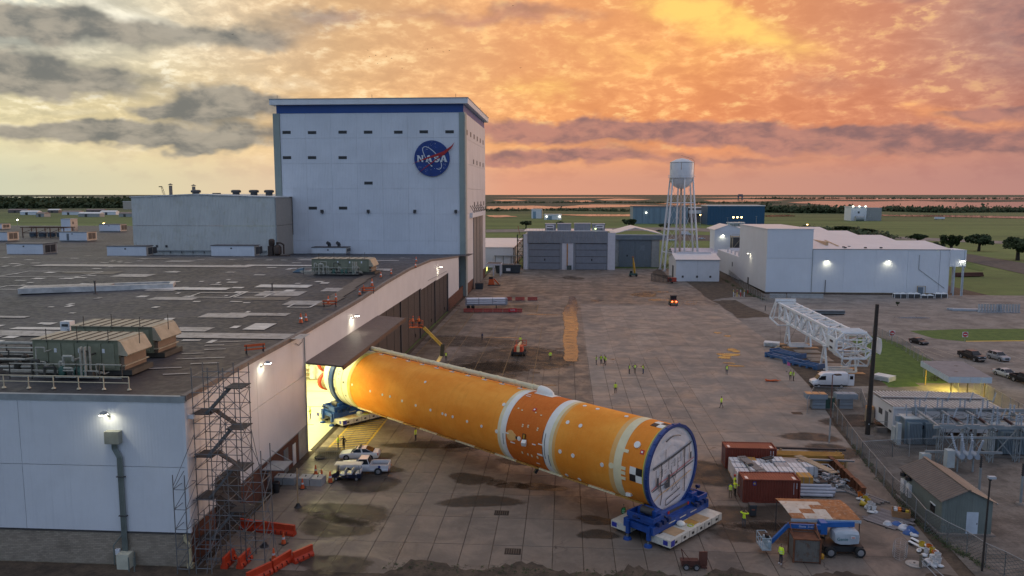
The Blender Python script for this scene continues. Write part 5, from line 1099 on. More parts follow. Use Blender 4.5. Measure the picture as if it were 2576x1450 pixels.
MB().beam((92,6,15.75),(92,20,16.95),.6,.1).obj('tan_strip',mat('tan_strip',(.5,.34,.2),.6),wb)
for x,y in((93,4),(95.5,6),(92.5,1),(99,1),(104,1)):bx(wb,'roof_cowl',DARKTRIM,x,y,15.6,.8,.5,.4)
MB().beam((116,-.06,8.6),(124.5,-.06,2.4),.02,.22).obj('pipe_line',TRIM,wb);rod(wb,'pipe_line',TRIM,(116,-.1,8.6),(116,-.1,13.4),.08)
dfr=b2(wb,'door',mat('grey_blue_door',(.16,.20,.24),.5),116,-.08,.05,117.8,0,2.7);b2(wb,'door_guard',mat('ochre_line',(.36,.26,.12),.6),115.7,-.5,3.0,118.4,-.35,3.15);b2(wb,'door_guard',MATS['ochre_line'],115.7,-.5,0,115.85,-.35,3.0);b2(wb,'door_guard',MATS['ochre_line'],118.25,-.5,0,118.4,-.35,3.0)
rod(wb,'gutter_pipe',TRIM,(WM-.02,-.1,.5),(WM-.02,-.1,15),.1);rod(wb,'vent_pipe',DARKTRIM,(86.2,-.3,0),(86.2,-.3,4.9),.12)
for k in range(4):rod(wb,'bay_post',mat('pale_blue_post',(.42,.48,.52),.5),(W1+3.6+(k%2)*.0-(k//2)*2.8,-.4+(k%2)*7,0),(W1+3.6-(k//2)*2.8,-.4+(k%2)*7,9.6 if k//2 else 15),.25)
b2(wb,'side_door',DARKTRIM,W0-.06,24,0,W0,26,3);b2(wb,'side_vent',DARKTRIM,W0-.05,52,4.5,W0,53.5,6.2)
for k in range(4):MB().tube([(W0+1,46+k*7,9.1),(W0+1,46+k*7,10.6),(W0+6,46+k*7,10.6),(W0+6,46+k*7,9.1)],.3,8).obj('roof_duct',WPIL,wb,True)
t=thing('rear_white_block','white gabled block behind the left end of the warehouse','building',(69,366,0));b2(t,'wall',WSB,0,0,0,14,12,16.6);MB().ext([(-.3,16.6),(6.0,18.9),(14.4,16.6),(14.4,16.9),(6,19.2),(-.3,16.9)],1,-.3,20).obj('roof',ROOFPINK,t);MB().ext([(0,16.6),(6,18.9),(14,16.6)],1,0,.3).obj('gable',WSB,t);b2(t,'window',LOUV,9,-.05,5,11.5,0,9)
p=atY(1862,632,356);t=thing('louvred_tower','tan steel louvre tower between the warehouse and the block behind','machine',(p.x-4.5,352,8.9));b2(t,'louvre_box',LOUV,.3,0,.3,4,4,5);
for x in(0,4):
    for y in(-.1,4):b2(t,'post',mat('tan_post',(.40,.33,.22),.5),x,y,0,x+.3,y+.3,6)
b2(t,'top_frame',MATS['tan_post'],-.2,-.3,5.3,4.5,4.4,5.6);bar(t,'rail',MATS['tan_post'],(-.2,-.3,6.6),(4.5,-.3,6.6),.08);bar(t,'diagonal',MATS['tan_post'],(.3,-.1,.2),(4,-.1,5),.15)
def wl2(label,px,py,e=500,Y=None,X=None,glow=30):
    if Y:p=atY(px,py,Y);return wall_lamp(label,(p.x,Y,p.z),(0,-1,0),e,glow=glow)
    p=atX(px,py,X);return wall_lamp(label,(X,p.y,p.z),(-1,0,0),e,glow=glow)
wl2('lit wall lamp on the warehouse front, the one nearer its raised block',2080,656,220,Y=263.4,glow=15);wl2('lit wall lamp on the warehouse front towards its right end',2234,656,220,Y=263.4,glow=15)
wl2('lit lamp on the left side of the raised warehouse block',1888,638,200,X=66.8,glow=20);wl2('lit lamp on the white gabled block behind the warehouse',1818,591,200,Y=365.9,glow=20)
p=G(2416,745);t=thing('lit_pole_lamp','lit lamp on a pale pole at the right end of the warehouse','lamp',(p.x,p.y,0));hh=HT(2416,745,657);rod(t,'pole',MATS['pale_blue_post'],(0,0,0),(0,0,hh+.3),.16);bx(t,'head',TRIM,0,-.3,hh+.2,.7,.9,.25);bx(t,'lens',emis('lamp_glow_40',(1,.95,.74),40),0,-.3,hh+.03,.6,.7,.08)
# ------------------------------------------------------------------ far buildings
def far_shed(label,px0,px1,pyb,pyt,m,roof=ROOFPINK,depth=30,ribs=0,name='far_warehouse',cat='warehouse',door=None,win=0):
    A,B=G(px0,pyb),G(px1,pyb);h=HT(px0,pyb,pyt);w=B.x-A.x
    t=thing(name,label,cat,(A.x,A.y,0));b2(t,'wall',m,0,0,0,w,.5,h);b2(t,'side_wall',m,0,.5,0,.5,depth,h);b2(t,'side_wall',m,w-.5,.5,0,w,depth,h);b2(t,'rear_wall',m,.5,depth-.5,0,w-.5,depth,h);b2(t,'roof',roof,-.5,-.5,h,w+.5,depth+.5,h+.9)
    for k in range(ribs):b2(t,'pilaster',m,w*(k+.5)/ribs-.3,-.5,0,w*(k+.5)/ribs+.3,0,h-.5)
    if door:b2(t,'door',door,w*.15,-.2,0,w*.45,0,h*.8)
    for k in range(win):b2(t,'window',LOUV,w*(k+.6)/(win+.4),-.15,h*.55,w*(k+.6)/(win+.4)+2.2,0,h*.7)
    return t,w,h
PB=mat('pale_blue_cladding',(.20,.27,.33),.5,var=.12,sc=.02,rib=(0,8.,.3));DBL=mat('deep_blue_cladding',(.018,.085,.17),.5,var=.08,sc=.05,rib=(0,3.,.15))
t,w,h=far_shed('far pale blue warehouse behind the water tower',1592,1728,563,521,PB,depth=40,ribs=9,roof=mat('dull_roof',(.22,.16,.15),.6));bx(t,'lit_lamp',emis('far_lamp_glow',(1,.95,.74),6),w*.24,-.8,h*.66,1.6,.6,1.2)
t,w,h=far_shed('far deep blue warehouse with pale roof edge',1779,1920,566,519,DBL,depth=40)
t,w,h=far_shed('far white building with three bright lamps on its top edge',2140,2178,556,522,SIDEPLAIN,depth=24,win=1)
for k in range(3):bx(t,'lit_lamp',emis('far_lamp_glow',(1,.95,.74),6),w*(.1+.4*k),-.8,h+1.2,1.6,1.,1.2)
b2(t,'grey_wing',mat('stone_grey',(.33,.33,.32),.6),w,4,0,w+20,26,h-.5);MB().cyl((3,-7,3),(13,-7,3),3.4,n=16).obj('tank',TRIM,t,True)
for k in range(5):bar(t,'pipe_frame',TRIM,(14+k*2.5,-5,0),(15+k*2.5,-5,7+(k%2)*3),.4)
t,w,h=far_shed('far white building with blue roll-up door in the grass',1337,1362,550,528,SIDEPLAIN,depth=22,door=mat('faded_blue_door',(.22,.32,.40),.5),name='far_building',cat='building');b2(t,'side_face',mat('beige_panel',(.46,.40,.33),.5),w,.5,0,w+1.2,20,h-.2)
t,w,h=far_shed('far low white annex with two bright lamps',1369,1412,553,541,SIDEPLAIN,depth=14,door=PB,name='far_building',cat='building')
for k in range(2):bx(t,'lit_lamp',emis('far_lamp_glow',(1,.95,.74),6),w*(.15+.75*k),-.8,h*.65,1.6,.6,1.4)
t,w,h=far_shed('far tan building with white loading frame between the two blue warehouses',1728,1779,560,524,mat('tan_block',(.16,.13,.12),.7),depth=30,win=3,name='far_building',cat='building');b2(t,'loading_frame',SIDEPLAIN,2,-3,h*.62,w*.75,0,h*.85)
t,w,h=far_shed('far white tank farm on a low slab right of the deep blue warehouse',1832,1872,572,562,SIDEPLAIN,depth=8,name='far_building',cat='building')
for k in range(3):bx(t,'lit_lamp',emis('amber_glow',(1,.62,.2),16),w*(.3+.25*k),0,h+6,1.3,.6,1.2)
for k in range(4):rod(t,'tank',TRIM,(3+k*4,-1.5,0),(3+k*4,-1.5,4),1.4,n=12)
t,w,h=far_shed('far beige block at the edge of the woods on the left',310,336,527,508,mat('beige_panel',(.46,.40,.33),.5),depth=20,name='far_building',cat='building')
for px,pyb,pyt,lab,m in((1761,572,541,'amber street lamp glowing between the far warehouses',('amber_glow',(1,.62,.2),16)),(45,575,553,'bright street lamp beyond the factory roof at the far left',('lamp_glow_40',(1,.95,.74),40)),(262,580,562,'amber lamp on a post behind the back plant rooms',('amber_glow',(1,.62,.2),16)),(2030,582,565,'small amber lamp in the trees behind the warehouse',('amber_glow',(1,.62,.2),16))):
    p=G(px,pyb);h=HT(px,pyb,pyt);t=thing('street_lamp',lab,'street lamp',(p.x,p.y,0));rod(t,'pole',TRIM,(0,0,0),(0,0,h),.22);bx(t,'head',TRIM,0,0,h+.3,1.4,1.4,.3);MB().sph((0,0,h),.75,10,6,.6).obj('globe',emis(*m),t,True)
for px,pyb,pyt in((1683,572,553),(1830,575,548),(1902,570,545)):
    p=G(px,pyb);h=HT(px,pyb,pyt);t=thing('light_mast','thin unlit light mast %s'%{1683:'by the round trees',1830:'before the deep blue warehouse',1902:'at the right end of the deep blue warehouse'}[px],'mast',(p.x,p.y,0));rod(t,'pole',TRIM,(0,0,0),(0,0,h),.15);b2(t,'arm',TRIM,-1.4,-.1,h,1.4,.1,h+.2)
# crane boom on the horizon and a far test stand
p=atY(405,474,900);t=thing('far_crane','lattice crane boom leaning on the skyline above the corrugated block','crane',(p.x+13,900,0));CRM=mat('ochre_lattice',(.25,.22,.15),.6)
for dx in(-.8,.8):bar(t,'chord',CRM,(dx,0,0),(-12+dx,0,42),.35)
for k in range(16):q=k/16;bar(t,'lacing',CRM,(-12*q-.8,0,42*q),(-12*q-.0+.8,0,42*(q+.06)),.2)
b2(t,'cab',CRM,-2,-2,0,4,2,5);bar(t,'hook_line',DARKTRIM,(-12,0,42),(-12,0,34),.15);bx(t,'jib_head',DARKTRIM,-13.5,0,42.3,4,1,1)
p=G(1862,502);h=HT(1862,502,489);t=thing('far_test_stand','hazy square tower standing alone in the marsh','tower',(p.x,p.y,0));HZY=mat('hazy_tower',(.20,.17,.17),.8)
for dx in(-13,13):b2(t,'leg',HZY,dx-4,-5,0,dx+4,5,h*.6)
b2(t,'deck',HZY,-22,-7,h*.5,22,7,h*.7);b2(t,'head',HZY,-14,-6,h*.7,16,6,h)
# ================================================================== vehicles, machines and people
GLASS=mat('dark_glass',(.012,.014,.018),.12,var=0.);CHROME=mat('bright_trim',(.5,.5,.5),.25,.8);RIM=mat('wheel_rim',(.38,.38,.39),.35,.6);HEADL=mat('headlamp_glass',(.65,.67,.70),.15,.2);TAILL=mat('tail_lamp',(.32,.015,.012),.3);BLACKT=mat('black_trim',(.02,.02,.022),.55)
def paint(name,col,rough=.28):return mat('car_'+name,col,rough,.1,var=.05,sc=1.2,Coat_Weight=.4)
def wheel(t,x,y,r,w=.24):
    s=1 if y>0 else-1
    o=MB().lathe([(r*.62,-w/2),(r*.95,-w/2),(r,-w/3),(r,w/3),(r*.95,w/2),(r*.62,w/2)],(x,y,r),16,1).obj('wheel',RUB,t,True)
    MB().lathe([(r*.64,-.02),(r*.60,.02),(r*.2,.03)],(x,y+s*w/2*.9,r),12,1).obj('rim',RIM,o,True)
def ring(x,w,zb,zt):return[(x,-w*.86,zb),(x,w*.86,zb),(x,w,zb+.18),(x,w,zt-.16),(x,w*.93,zt),(x,-w*.93,zt),(x,-w,zt-.16),(x,-w,zb+.18)]
def quad_on(t,name,m,pts,off=.015):
    a,b,c=[Vector(p)for p in pts[:3]];n=(b-a).cross(c-a).normalized();ctr=sum((Vector(p)for p in pts),Vector())/len(pts)
    if n.dot(ctr-Vector((0,0,.8)))<0:n=-n
    P1=[Vector(p)+n*off for p in pts];P0=[Vector(p)-n*.02 for p in pts]
    return MB().loft([P0,P1]).obj(name,m,t)
def lerp(a,b,k):return tuple(a[i]+(b[i]-a[i])*k for i in range(3))
def car(label,loc,rz,pm,kind='sedan',cat='car',name='parked_car',extra=None):
    t=thing(name,label,cat,loc,rz)
    if kind=='sedan':L,W,st=4.9,.93,[(2.45,.70,.28,.62),(2.3,.86,.22,.74),(1.7,.92,.2,.86),(.85,.93,.2,.96),(-1.2,.93,.2,1.0),(-2.0,.92,.22,1.02),(-2.4,.86,.28,.98),(-2.5,.75,.35,.8)];cab=((1.0,.95),(.25,1.43),(-.85,1.46),(-1.85,1.01));wx=(1.5,-1.45);wr=.34
    elif kind=='suv':L,W,st=4.7,.94,[(2.35,.72,.35,.75),(2.2,.88,.3,.95),(1.5,.93,.28,1.06),(.8,.94,.28,1.12),(-1.8,.94,.28,1.16),(-2.25,.9,.3,1.12),(-2.35,.8,.38,.95)];cab=((1.0,1.1),(.3,1.68),(-1.6,1.72),(-2.2,1.14));wx=(1.42,-1.38);wr=.37
    elif kind=='coupe':L,W,st=4.5,.93,[(2.25,.7,.25,.55),(2.1,.86,.2,.68),(1.3,.92,.2,.82),(.6,.93,.2,.88),(-1.4,.93,.2,.92),(-2.1,.88,.24,.9),(-2.25,.75,.32,.72)];cab=((.7,.88),(.05,1.27),(-.75,1.28),(-1.6,.92));wx=(1.4,-1.3);wr=.34
    elif kind=='pickup':L,W,st=5.9,1.0,[(2.9,.8,.45,.95),(2.78,.97,.4,1.12),(1.9,1.0,.38,1.18),(1.05,1.0,.38,1.22),(-.75,1.0,.38,1.24),(-.76,1.0,.38,.82),(-2.9,1.0,.4,.82),(-2.95,.95,.45,.8)];cab=((1.2,1.2),(.55,1.86),(-.45,1.88),(-.72,1.24));wx=(1.85,-1.75);wr=.42
    elif kind=='crew':L,W,st=6.0,1.0,[(2.95,.8,.45,1.0),(2.83,.98,.4,1.18),(2.0,1.0,.38,1.24),(1.3,1.0,.38,1.26),(-1.2,1.0,.38,1.28),(-1.21,1.0,.38,.85),(-2.95,1.0,.4,.85),(-3.0,.95,.45,.83)];cab=((1.45,1.25),(.8,1.9),(-.85,1.92),(-1.18,1.28));wx=(1.95,-1.85);wr=.43
    bd=MB().loft([ring(*s)for s in st]).obj('body',pm,t,True)
    A,B,C,D=cab;wb,wt_=W*.92,W*.74
    q=[(A[0],-wb,A[1]),(A[0],wb,A[1]),(D[0],wb,D[1]),(D[0],-wb,D[1]),(B[0],-wt_,B[1]),(B[0],wt_,B[1]),(C[0],wt_,C[1]),(C[0],-wt_,C[1])]
    MB().add([(a,b,c-(.05 if k<4 else 0))for k,(a,b,c)in enumerate(q)],[(3,2,1,0),(4,5,6,7),(0,1,5,4),(1,2,6,5),(2,3,7,6),(3,0,4,7)]).obj('cabin',pm,t)
    def inset(p,k=.07):
        c=sum((Vector(x)for x in p),Vector())/len(p);return[Vector(x).lerp(c,k)for x in p]
    quad_on(t,'windscreen',GLASS,inset([q[0],q[1],q[5],q[4]]));quad_on(t,'rear_window',GLASS,inset([q[2],q[3],q[7],q[6]],.1))
    for s in(0,1):
        a,b,c,d=(q[1],q[2],q[6],q[5])if s else(q[0],q[3],q[7],q[4])
        ks=((.0,.5),(.53,1.))if kind!='pickup' else((0,1),)
        for k0,k1 in ks:quad_on(t,'side_window',GLASS,inset([lerp(a,b,k0),lerp(a,b,k1),lerp(d,c,k1),lerp(d,c,k0)],.1))
    for x in wx:
        for y in(W-.1,-W+.1):
            wheel(t,x,y,wr);MB().lathe([(wr+.06,-.02),(wr+.06,.03)],(x,y+(.085 if y>0 else-.095),wr),16,1).obj('wheel_arch',BLACKT,t)
    xf,xr=st[1][0],st[-2][0];zf=st[1][3]
    for y in(.6*W,-.6*W):b2(t,'headlamp',HEADL,xf-.1,y-.2,zf-.26,xf+.12,y+.2,zf-.08)
    for y in(.78*W,-.78*W):b2(t,'tail_lamp',TAILL,xr-.09,y-.14,st[-2][3]-.34,xr+.1,y+.14,st[-2][3]-.08)
    b2(t,'grille',BLACKT,xf+.02,-.45,zf-.42,xf+.16,.45,zf-.14);b2(t,'plate',HEADL,xr-.1,-.25,.5,xr-.05,.25,.65)
    for y in(W+.08,-W-.08):b2(t,'mirror',pm,A[0]-.4,y-.1,A[1]+.02,A[0]-.22,y+.1,A[1]+.17)
    if kind in('pickup','crew'):
        x0,x1=(-.8,-2.9)if kind=='pickup' else(-1.25,-2.95);zt=st[4][3]
        for y in(W-.05,-W+.05):b2(t,'bed_side',pm,x1,y-.05,.8,x0,y+.05,zt)
        b2(t,'tailgate',pm,x1-.06,-W+.1,.8,x1+.04,W-.1,zt);b2(t,'bed_floor',mat('bed_liner',(.16,.17,.19),.6),x1,-W+.1,.80,x0,W-.1,.86);b2(t,'bumper',CHROME,x1-.22,-W+.1,.5,x1-.06,W-.1,.7);b2(t,'bumper',CHROME,xf+.1,-W+.15,.5,xf+.26,W-.15,.72)
    if extra:extra(t)
    return t
WHP=paint('white',(.72,.73,.75));BKP=paint('black',(.012,.012,.014));SLV=paint('silver',(.36,.36,.37));GRP=paint('pale_silver',(.55,.56,.55))
p=G(905,1153);car('white sedan with a dark roof light bar parked by the hangar door',(p.x,p.y,0),rad(184),WHP,extra=lambda t:b2(t,'light_bar',BLACKT,-.25,-.62,1.46,.02,.62,1.58))
p=G(918,1186);
def pk_x(t):MB().lathe([(.16,0),(.16,.01)],(-1.9,1.012,1.02),12,1).obj('door_emblem',LB,t)
car('white pickup truck with an empty bed in front of the white sedan',(p.x+.1,p.y-.3,0),rad(183),WHP,'pickup','pickup','parked_pickup',pk_x)
hd=G(2472,914)-G(2418,898);HDG=math.atan2(hd.y,hd.x)
p=G(2444,905);car('black pickup parked behind the flat-roofed shelter',(p.x,p.y,.012),HDG,BKP,'crew','pickup','parked_pickup')
p=G(2511,906);car('silver SUV parked right of the black pickup',(p.x,p.y,.012),HDG,SLV,'suv','SUV','parked_car')
p=G(2530,948);car('pale silver sedan at the right edge of the parking lot',(p.x,p.y,.012),HDG,GRP,'sedan')
p=G(2582,966);car('black pickup cut off by the right picture edge',(p.x,p.y,.012),HDG,BKP,'crew','pickup','parked_pickup')
p=G(2311,865);car('small black sports coupe alone near the grass strip',(p.x,p.y,.012),HDG+.1,BKP,'coupe')
p=G(1765,602);car('white sedan on the far road right of the water tower legs',(p.x,p.y,.012),0.1,WHP);p=G(1690,607);car('white pickup on the far road left of the water tower legs',(p.x,p.y,.012),0.,WHP,'pickup','pickup','parked_pickup');p=G(1657,583);car('dark car parked behind the pale gabled annex roof',(p.x,p.y,.012),2.8,BKP,'suv')
p=G(1814,665);car('white car tucked between the pump house and warehouse',(p.x+1,p.y,.01),1.3,WHP,'sedan')
def box_truck(label,loc,rz,trailer=False):
    t=thing('box_truck' if not trailer else 'box_trailer',label,'truck' if not trailer else 'trailer',loc,rz);L=6 if not trailer else 13
    b2(t,'cargo_box',WHP,-L/2,-1.2,.95,L/2,1.2,3.6);b2(t,'chassis',BLACKT,-L/2,-.5,.6,L/2+(2 if not trailer else 0),.5,.95)
    if not trailer:MB().ext([(L/2+.1,.5),(L/2+2.2,.5),(L/2+2.2,1.3),(L/2+1.5,1.5),(L/2+1.1,2.3),(L/2+.1,2.4)],1,-1.05,1.05).obj('cab',WHP,t);b2(t,'windscreen',GLASS,L/2+1.3,-.9,1.55,L/2+1.4,.9,2.1)
    for x in((-L/2+1.2,L/2+1.3)if not trailer else(-L/2+1.2,-L/2+2.4)):
        for y in(-1,1):wheel(t,x,y,.45,.3)
    if trailer:b2(t,'landing_leg',BLACKT,L/2-2.5,-.6,0,L/2-2.3,.6,.95)
    return t
p=G(1722,593);box_truck('white box truck on the far road behind the water tower legs',(p.x,p.y,.012),0.)
p=G(2363,553);box_truck('white box trailer alone in the far grass',(p.x,p.y,0),0.,True)
# delivery van with its rear door open
p=G(2083,974);t=thing('delivery_van','white high-roof delivery van with open rear door near the lattice tower','van',(p.x,p.y,.01),rad(180))
rg=[]
for x,w,zb,zt in((3.0,.85,.5,1.1),(2.85,.95,.4,1.25),(2.15,1.0,.38,1.45),(1.55,1.0,.38,2.2),(1.0,1.0,.38,2.62),(-2.6,1.0,.38,2.7),(-3.0,.98,.4,2.6)):rg.append([(x,-w*.9,zb),(x,w*.9,zb),(x,w,zb+.2),(x,w,zt*.62),(x,w*.86,zt-.08),(x,w*.7,zt),(x,-w*.7,zt),(x,-w*.86,zt-.08),(x,-w,zt*.62),(x,-w,zb+.2)])
MB().loft(rg).obj('body',WHP,t,True);quad_on(t,'windscreen',GLASS,[(2.12,-.8,1.5),(2.12,.8,1.5),(1.6,.75,2.12),(1.6,-.75,2.12)],.06)
for s in(-1,1):
    MB().ext([(.75,1.45),(1.95,1.45),(1.5,2.1),(.75,2.15)],1,s*.93,s*1.012).obj('side_window',GLASS,t);b2(t,'lower_trim',BLACKT,-2.9,s*1.0-.02,.4,2.6,s*1.0+.02,.62);b2(t,'mirror',BLACKT,1.75,s*1.12-.1,1.5,1.95,s*1.12+.1,1.85);b2(t,'headlamp',HEADL,2.75,s*.72-.15,.95,2.95,s*.72+.15,1.15)
    for x in(1.9,-1.9):wheel(t,x,s*.92,.36)
b2(t,'rear_door',WHP,-3.05,1.0,.55,-3.0,1.0+.05,2.55);b2(t,'rear_door',WHP,-4.0,.92,.55,-3.02,.98,2.55);b2(t,'door_window',GLASS,-3.8,.985,1.6,-3.25,.992,2.2);b2(t,'tail_lamp',TAILL,-3.04,-.98,.9,-3.0,-.85,1.5);b2(t,'bumper',BLACKT,-3.15,-.95,.4,-2.98,.95,.6);b2(t,'bumper',BLACKT,2.85,-.9,.42,3.06,.9,.72)
# golf cart
p=G(874,1206);t=thing('golf_cart','dark blue six-seat golf cart with white roof by the white pickup','golf cart',(p.x,p.y,0),rad(182));NAV=paint('navy',(.012,.02,.05))
MB().ext([(-1.7,.35),(1.75,.35),(1.75,.75),(1.2,.95),(1.05,.45),(-.2,.45),(-.25,.75),(-.9,.75),(-1.0,.5),(-1.2,.5),(-1.25,.85),(-1.7,.85)],1,-.58,.58).obj('body',NAV,t)
for x in(-.35,-1.35):b2(t,'seat',WHP,x-.3,-.52,.75,x+.3,.52,.9);b2(t,'backrest',WHP,x-.36,-.52,.9,x-.26,.52,1.3)
b2(t,'seat',WHP,.2,-.52,.62,.75,.52,.8);b2(t,'backrest',WHP,.12,-.52,.8,.22,.52,1.25)
for x in(-1.6,1.15):
    for y in(-.55,.55):rod(t,'roof_post',BLACKT,(x,y,.7),(x+(-.1 if x>0 else .1),y,1.88),.025)
MB().box(-.2,0,1.92,3.2,1.2,.08,tx=.96,ty=.94).obj('roof',mat('cream_roof',(.66,.60,.50),.5),t);rod(t,'steering_wheel',BLACKT,(.92,.3,1.05),(.9,.3,1.08),.18)
for x in(-1.2,1.2):
    for y in(-.52,.52):wheel(t,x,y,.24,.2)
MB().quad((1.1,-.5,.95),(1.1,.5,.95),(.98,.5,1.85),(.98,-.5,1.85)).obj('windscreen',mat('clear_sheet',(.2,.22,.22),.1),t)
# ------------------------------------------------------------------ boom lifts
ORG=mat('lift_orange',(.62,.10,.015),.5,var=.15);IVB=mat('ivory_boom',(.62,.52,.30),.5);YEB=mat('ochre_boom',(.42,.26,.05),.5,var=.2)
def basket(t,c,m,w=1.9,d=.9,h=1.1,rz=0.):
    b=ob('basket',None,t,c,rz);b.empty_display_size=.2
    b2(b,'basket_floor',m,-w/2,-d/2,0,w/2,d/2,.12)
    for x in(-w/2,-w/6,w/6,w/2):
        for y in(-d/2,d/2):rod(b,'basket_post',m,(x,y,0),(x,y,h),.03,n=5)
    for z in(.55,h):
        for y in(-d/2,d/2):rod(b,'basket_rail',m,(-w/2,y,z),(w/2,y,z),.035,n=5)
        for x in(-w/2,w/2):rod(b,'basket_rail',m,(x,-d/2,z),(x,d/2,z),.035,n=5)
    b2(b,'control_box',BLACKT,-.3,d/2-.25,h-.25,.3,d/2,h+.05)
    return b
def chassis(t,m,L=3.2,W=1.25,r=.5):
    b2(t,'chassis',BLACKT,-L/2,-W+.35,.35,L/2,W-.35,.85)
    for x in(-L/2+.45,L/2-.45):
        for y in(-W,W):wheel(t,x,y,r,.38)
Yb=140.;b0=atY(1088,930,Yb)
t=thing('boom_lift','orange boom lift with raised basket behind the rocket stage','boom lift',(b0.x,Yb,0));chassis(t,ORG)
MB().box(0.8,0,1.35,2.0,1.8,1.0,tx=.8,ty=.85).obj('turret',ORG,t)
for y in(-.3,.3):MB().sph((1.2,y-.5,1.98),.16,8,5).obj('beacon',emis('beacon_glow',(1,.55,.12),16),t)
def rel(px,py,dy=0.):q=atY(px,py,Yb+dy);return(q.x-b0.x,dy,q.z)
bar(t,'lower_boom',IVB,rel(1086,935),rel(1112,892),.5,.6);bar(t,'knuckle',BLACKT,rel(1112,896),rel(1114,866),.6,.7);bar(t,'upper_boom',YEB,rel(1112,870),rel(1066,824),.42,.5);bar(t,'fly_boom',BLACKT,rel(1070,828),rel(1056,817),.3,.35)
basket(t,rel(1047,824,0),ORG,2.4,1.1,1.25)
BASK_A=Vector((b0.x,Yb,0))+Vector(rel(1047,824,0))
a=G(1305,893);b=G(1309,868,1.0)
t=thing('boom_lift','red boom lift on the open apron with its basket stretched out low','boom lift',(a.x,a.y,0),rad(88));RDL=mat('lift_red',(.52,.055,.015),.5,var=.15);chassis(t,RDL)
MB().box(0,0,1.4,2.4,1.9,1.1,tx=.85,ty=.9).obj('turret',RDL,t);bar(t,'boom',IVB,(-.6,0,2.0),(5.5,0,1.7),.35,.4);bar(t,'jib',RDL,(5.5,0,1.7),(b.y-a.y-.6,0,1.2),.25,.3);basket(t,(b.y-a.y,0,.9),RDL,2.2,.9,1.1,rad(90));b2(t,'counterweight',IVB,-1.6,-.3,.9,-1.2,.3,2.1)
BASK_B=Vector((b.x,b.y,1.02))
# blue boom lift in the corner
GBL=mat('lift_blue',(.015,.11,.36),.4,var=.12);GGR=mat('lift_grey',(.42,.46,.50),.4,var=.06)
def txt(parent,name,s,size,m,loc,rot,ext=.004):
    c=bpy.data.curves.new(name,'FONT');c.body=s;c.size=size;c.extrude=ext;c.align_x='CENTER';c.align_y='CENTER';c.materials.append(m)
    tmp=bpy.data.objects.new('tmp',c);COL.objects.link(tmp);me=bpy.data.meshes.new_from_object(tmp.evaluated_get(bpy.context.evaluated_depsgraph_get()));bpy.data.objects.remove(tmp)
    o=ob(name,me,parent,loc);o.rotation_euler=rot;return o
p=G(2118,1395);t=thing('boom_lift','blue articulated boom lift with grey cover standing in the corner yard','boom lift',(p.x,p.y+.6,.01),rad(183));chassis(t,BLACKT,3.6,1.2,.48)
YB=lambda px,py:None
cov2=[]
for x,hw,z0,z1 in((-1.55,.5,1.25,1.9),(-1.4,.75,1.1,2.15),(-.6,.85,1.05,2.3),(.3,.85,1.05,2.25),(.75,.7,1.15,2.05),(.85,.5,1.25,1.8)):cov2.append([(x,-hw,z0),(x,hw,z0),(x,hw,z1-.25),(x,hw*.75,z1),(x,-hw*.75,z1),(x,-hw,z1-.25)])
MB().loft(cov2).obj('engine_cover',GGR,t,True);b2(t,'cover_label',WHP,-1.0,.86,1.6,-.6,.9,1.85);b2(t,'label_mark',ORG,-.95,.9,1.68,-.65,.915,1.76)
txt(t,'cover_text','Genie',.42,mat('teal_print',(.01,.16,.18),.5),(.15,.872,1.55),(PI/2,0,PI))
bar(t,'boom',GBL,(-1.3,-.3,2.55),(1.6,-.3,2.5),.4,.45);MB().box(1.7,-.1,2.35,.6,1.0,1.1).obj('boom_knuckle',GBL,t);bar(t,'boom',GBL,(1.5,.25,2.45),(5.0,.25,2.62),.34,.4);bar(t,'jib',GBL,(5.0,.25,2.62),(6.5,.25,.95),.26,.3);bar(t,'jib_link',BLACKT,(6.5,.25,.95),(6.8,.25,.95),.3,.3)
txt(t,'boom_text','Genie  Z-62/40',.27,WHP,(3.2,.425,2.54),(PI/2,rad(3),PI))
basket(t,(7.15,.25,.55),mat('basket_grey',(.34,.42,.46),.5),1.8,.8,1.15,rad(90));b2(t,'basket_panel',MATS['basket_grey'],6.75,-.6,.75,7.0,1.1,1.35);b2(t,'control_panel',BLACKT,6.8,.0,1.4,7.0,.6,1.75)
# telescopic crane by the hangar
p=G(1593,696);t=thing('mobile_crane','small yellow crane with upright boom on green carrier before the annex','crane',(p.x,p.y,0));GRN=mat('dark_green_paint',(.03,.075,.06),.5);YLW=mat('machine_yellow',(.48,.27,.02),.5,var=.15)
MB().box(0,0,1.2,4.6,2.6,1.1,tx=.9,ty=.9).obj('carrier',GRN,t)
for x in(-1.6,1.6):
    for y in(-1.2,1.2):wheel(t,x,y,.6,.45)
t.scale=(.75,.75,.75);b2(t,'cab',GRN,-1.9,-1.2,1.75,-.5,.2,3.2);b2(t,'cab_window',GLASS,-1.8,-1.24,2.2,-.6,-1.2,3.0);bar(t,'boom',YLW,(.8,0,1.8),(.1,.4,7.4),.8,.9);bar(t,'boom_inner',YLW,(.1,.4,7.4),(-.3,.6,10.4),.5,.55);bx(t,'boom_head',mat('rust_mast',(.28,.08,.04),.6),-.35,.6,10.5,.9,.8,.7);bar(t,'ram',TRIM,(1.4,0,1.8),(.5,.2,5.0),.25);bar(t,'hook_line',DARKTRIM,(-.7,.6,10.3),(-.7,.6,7),.06)
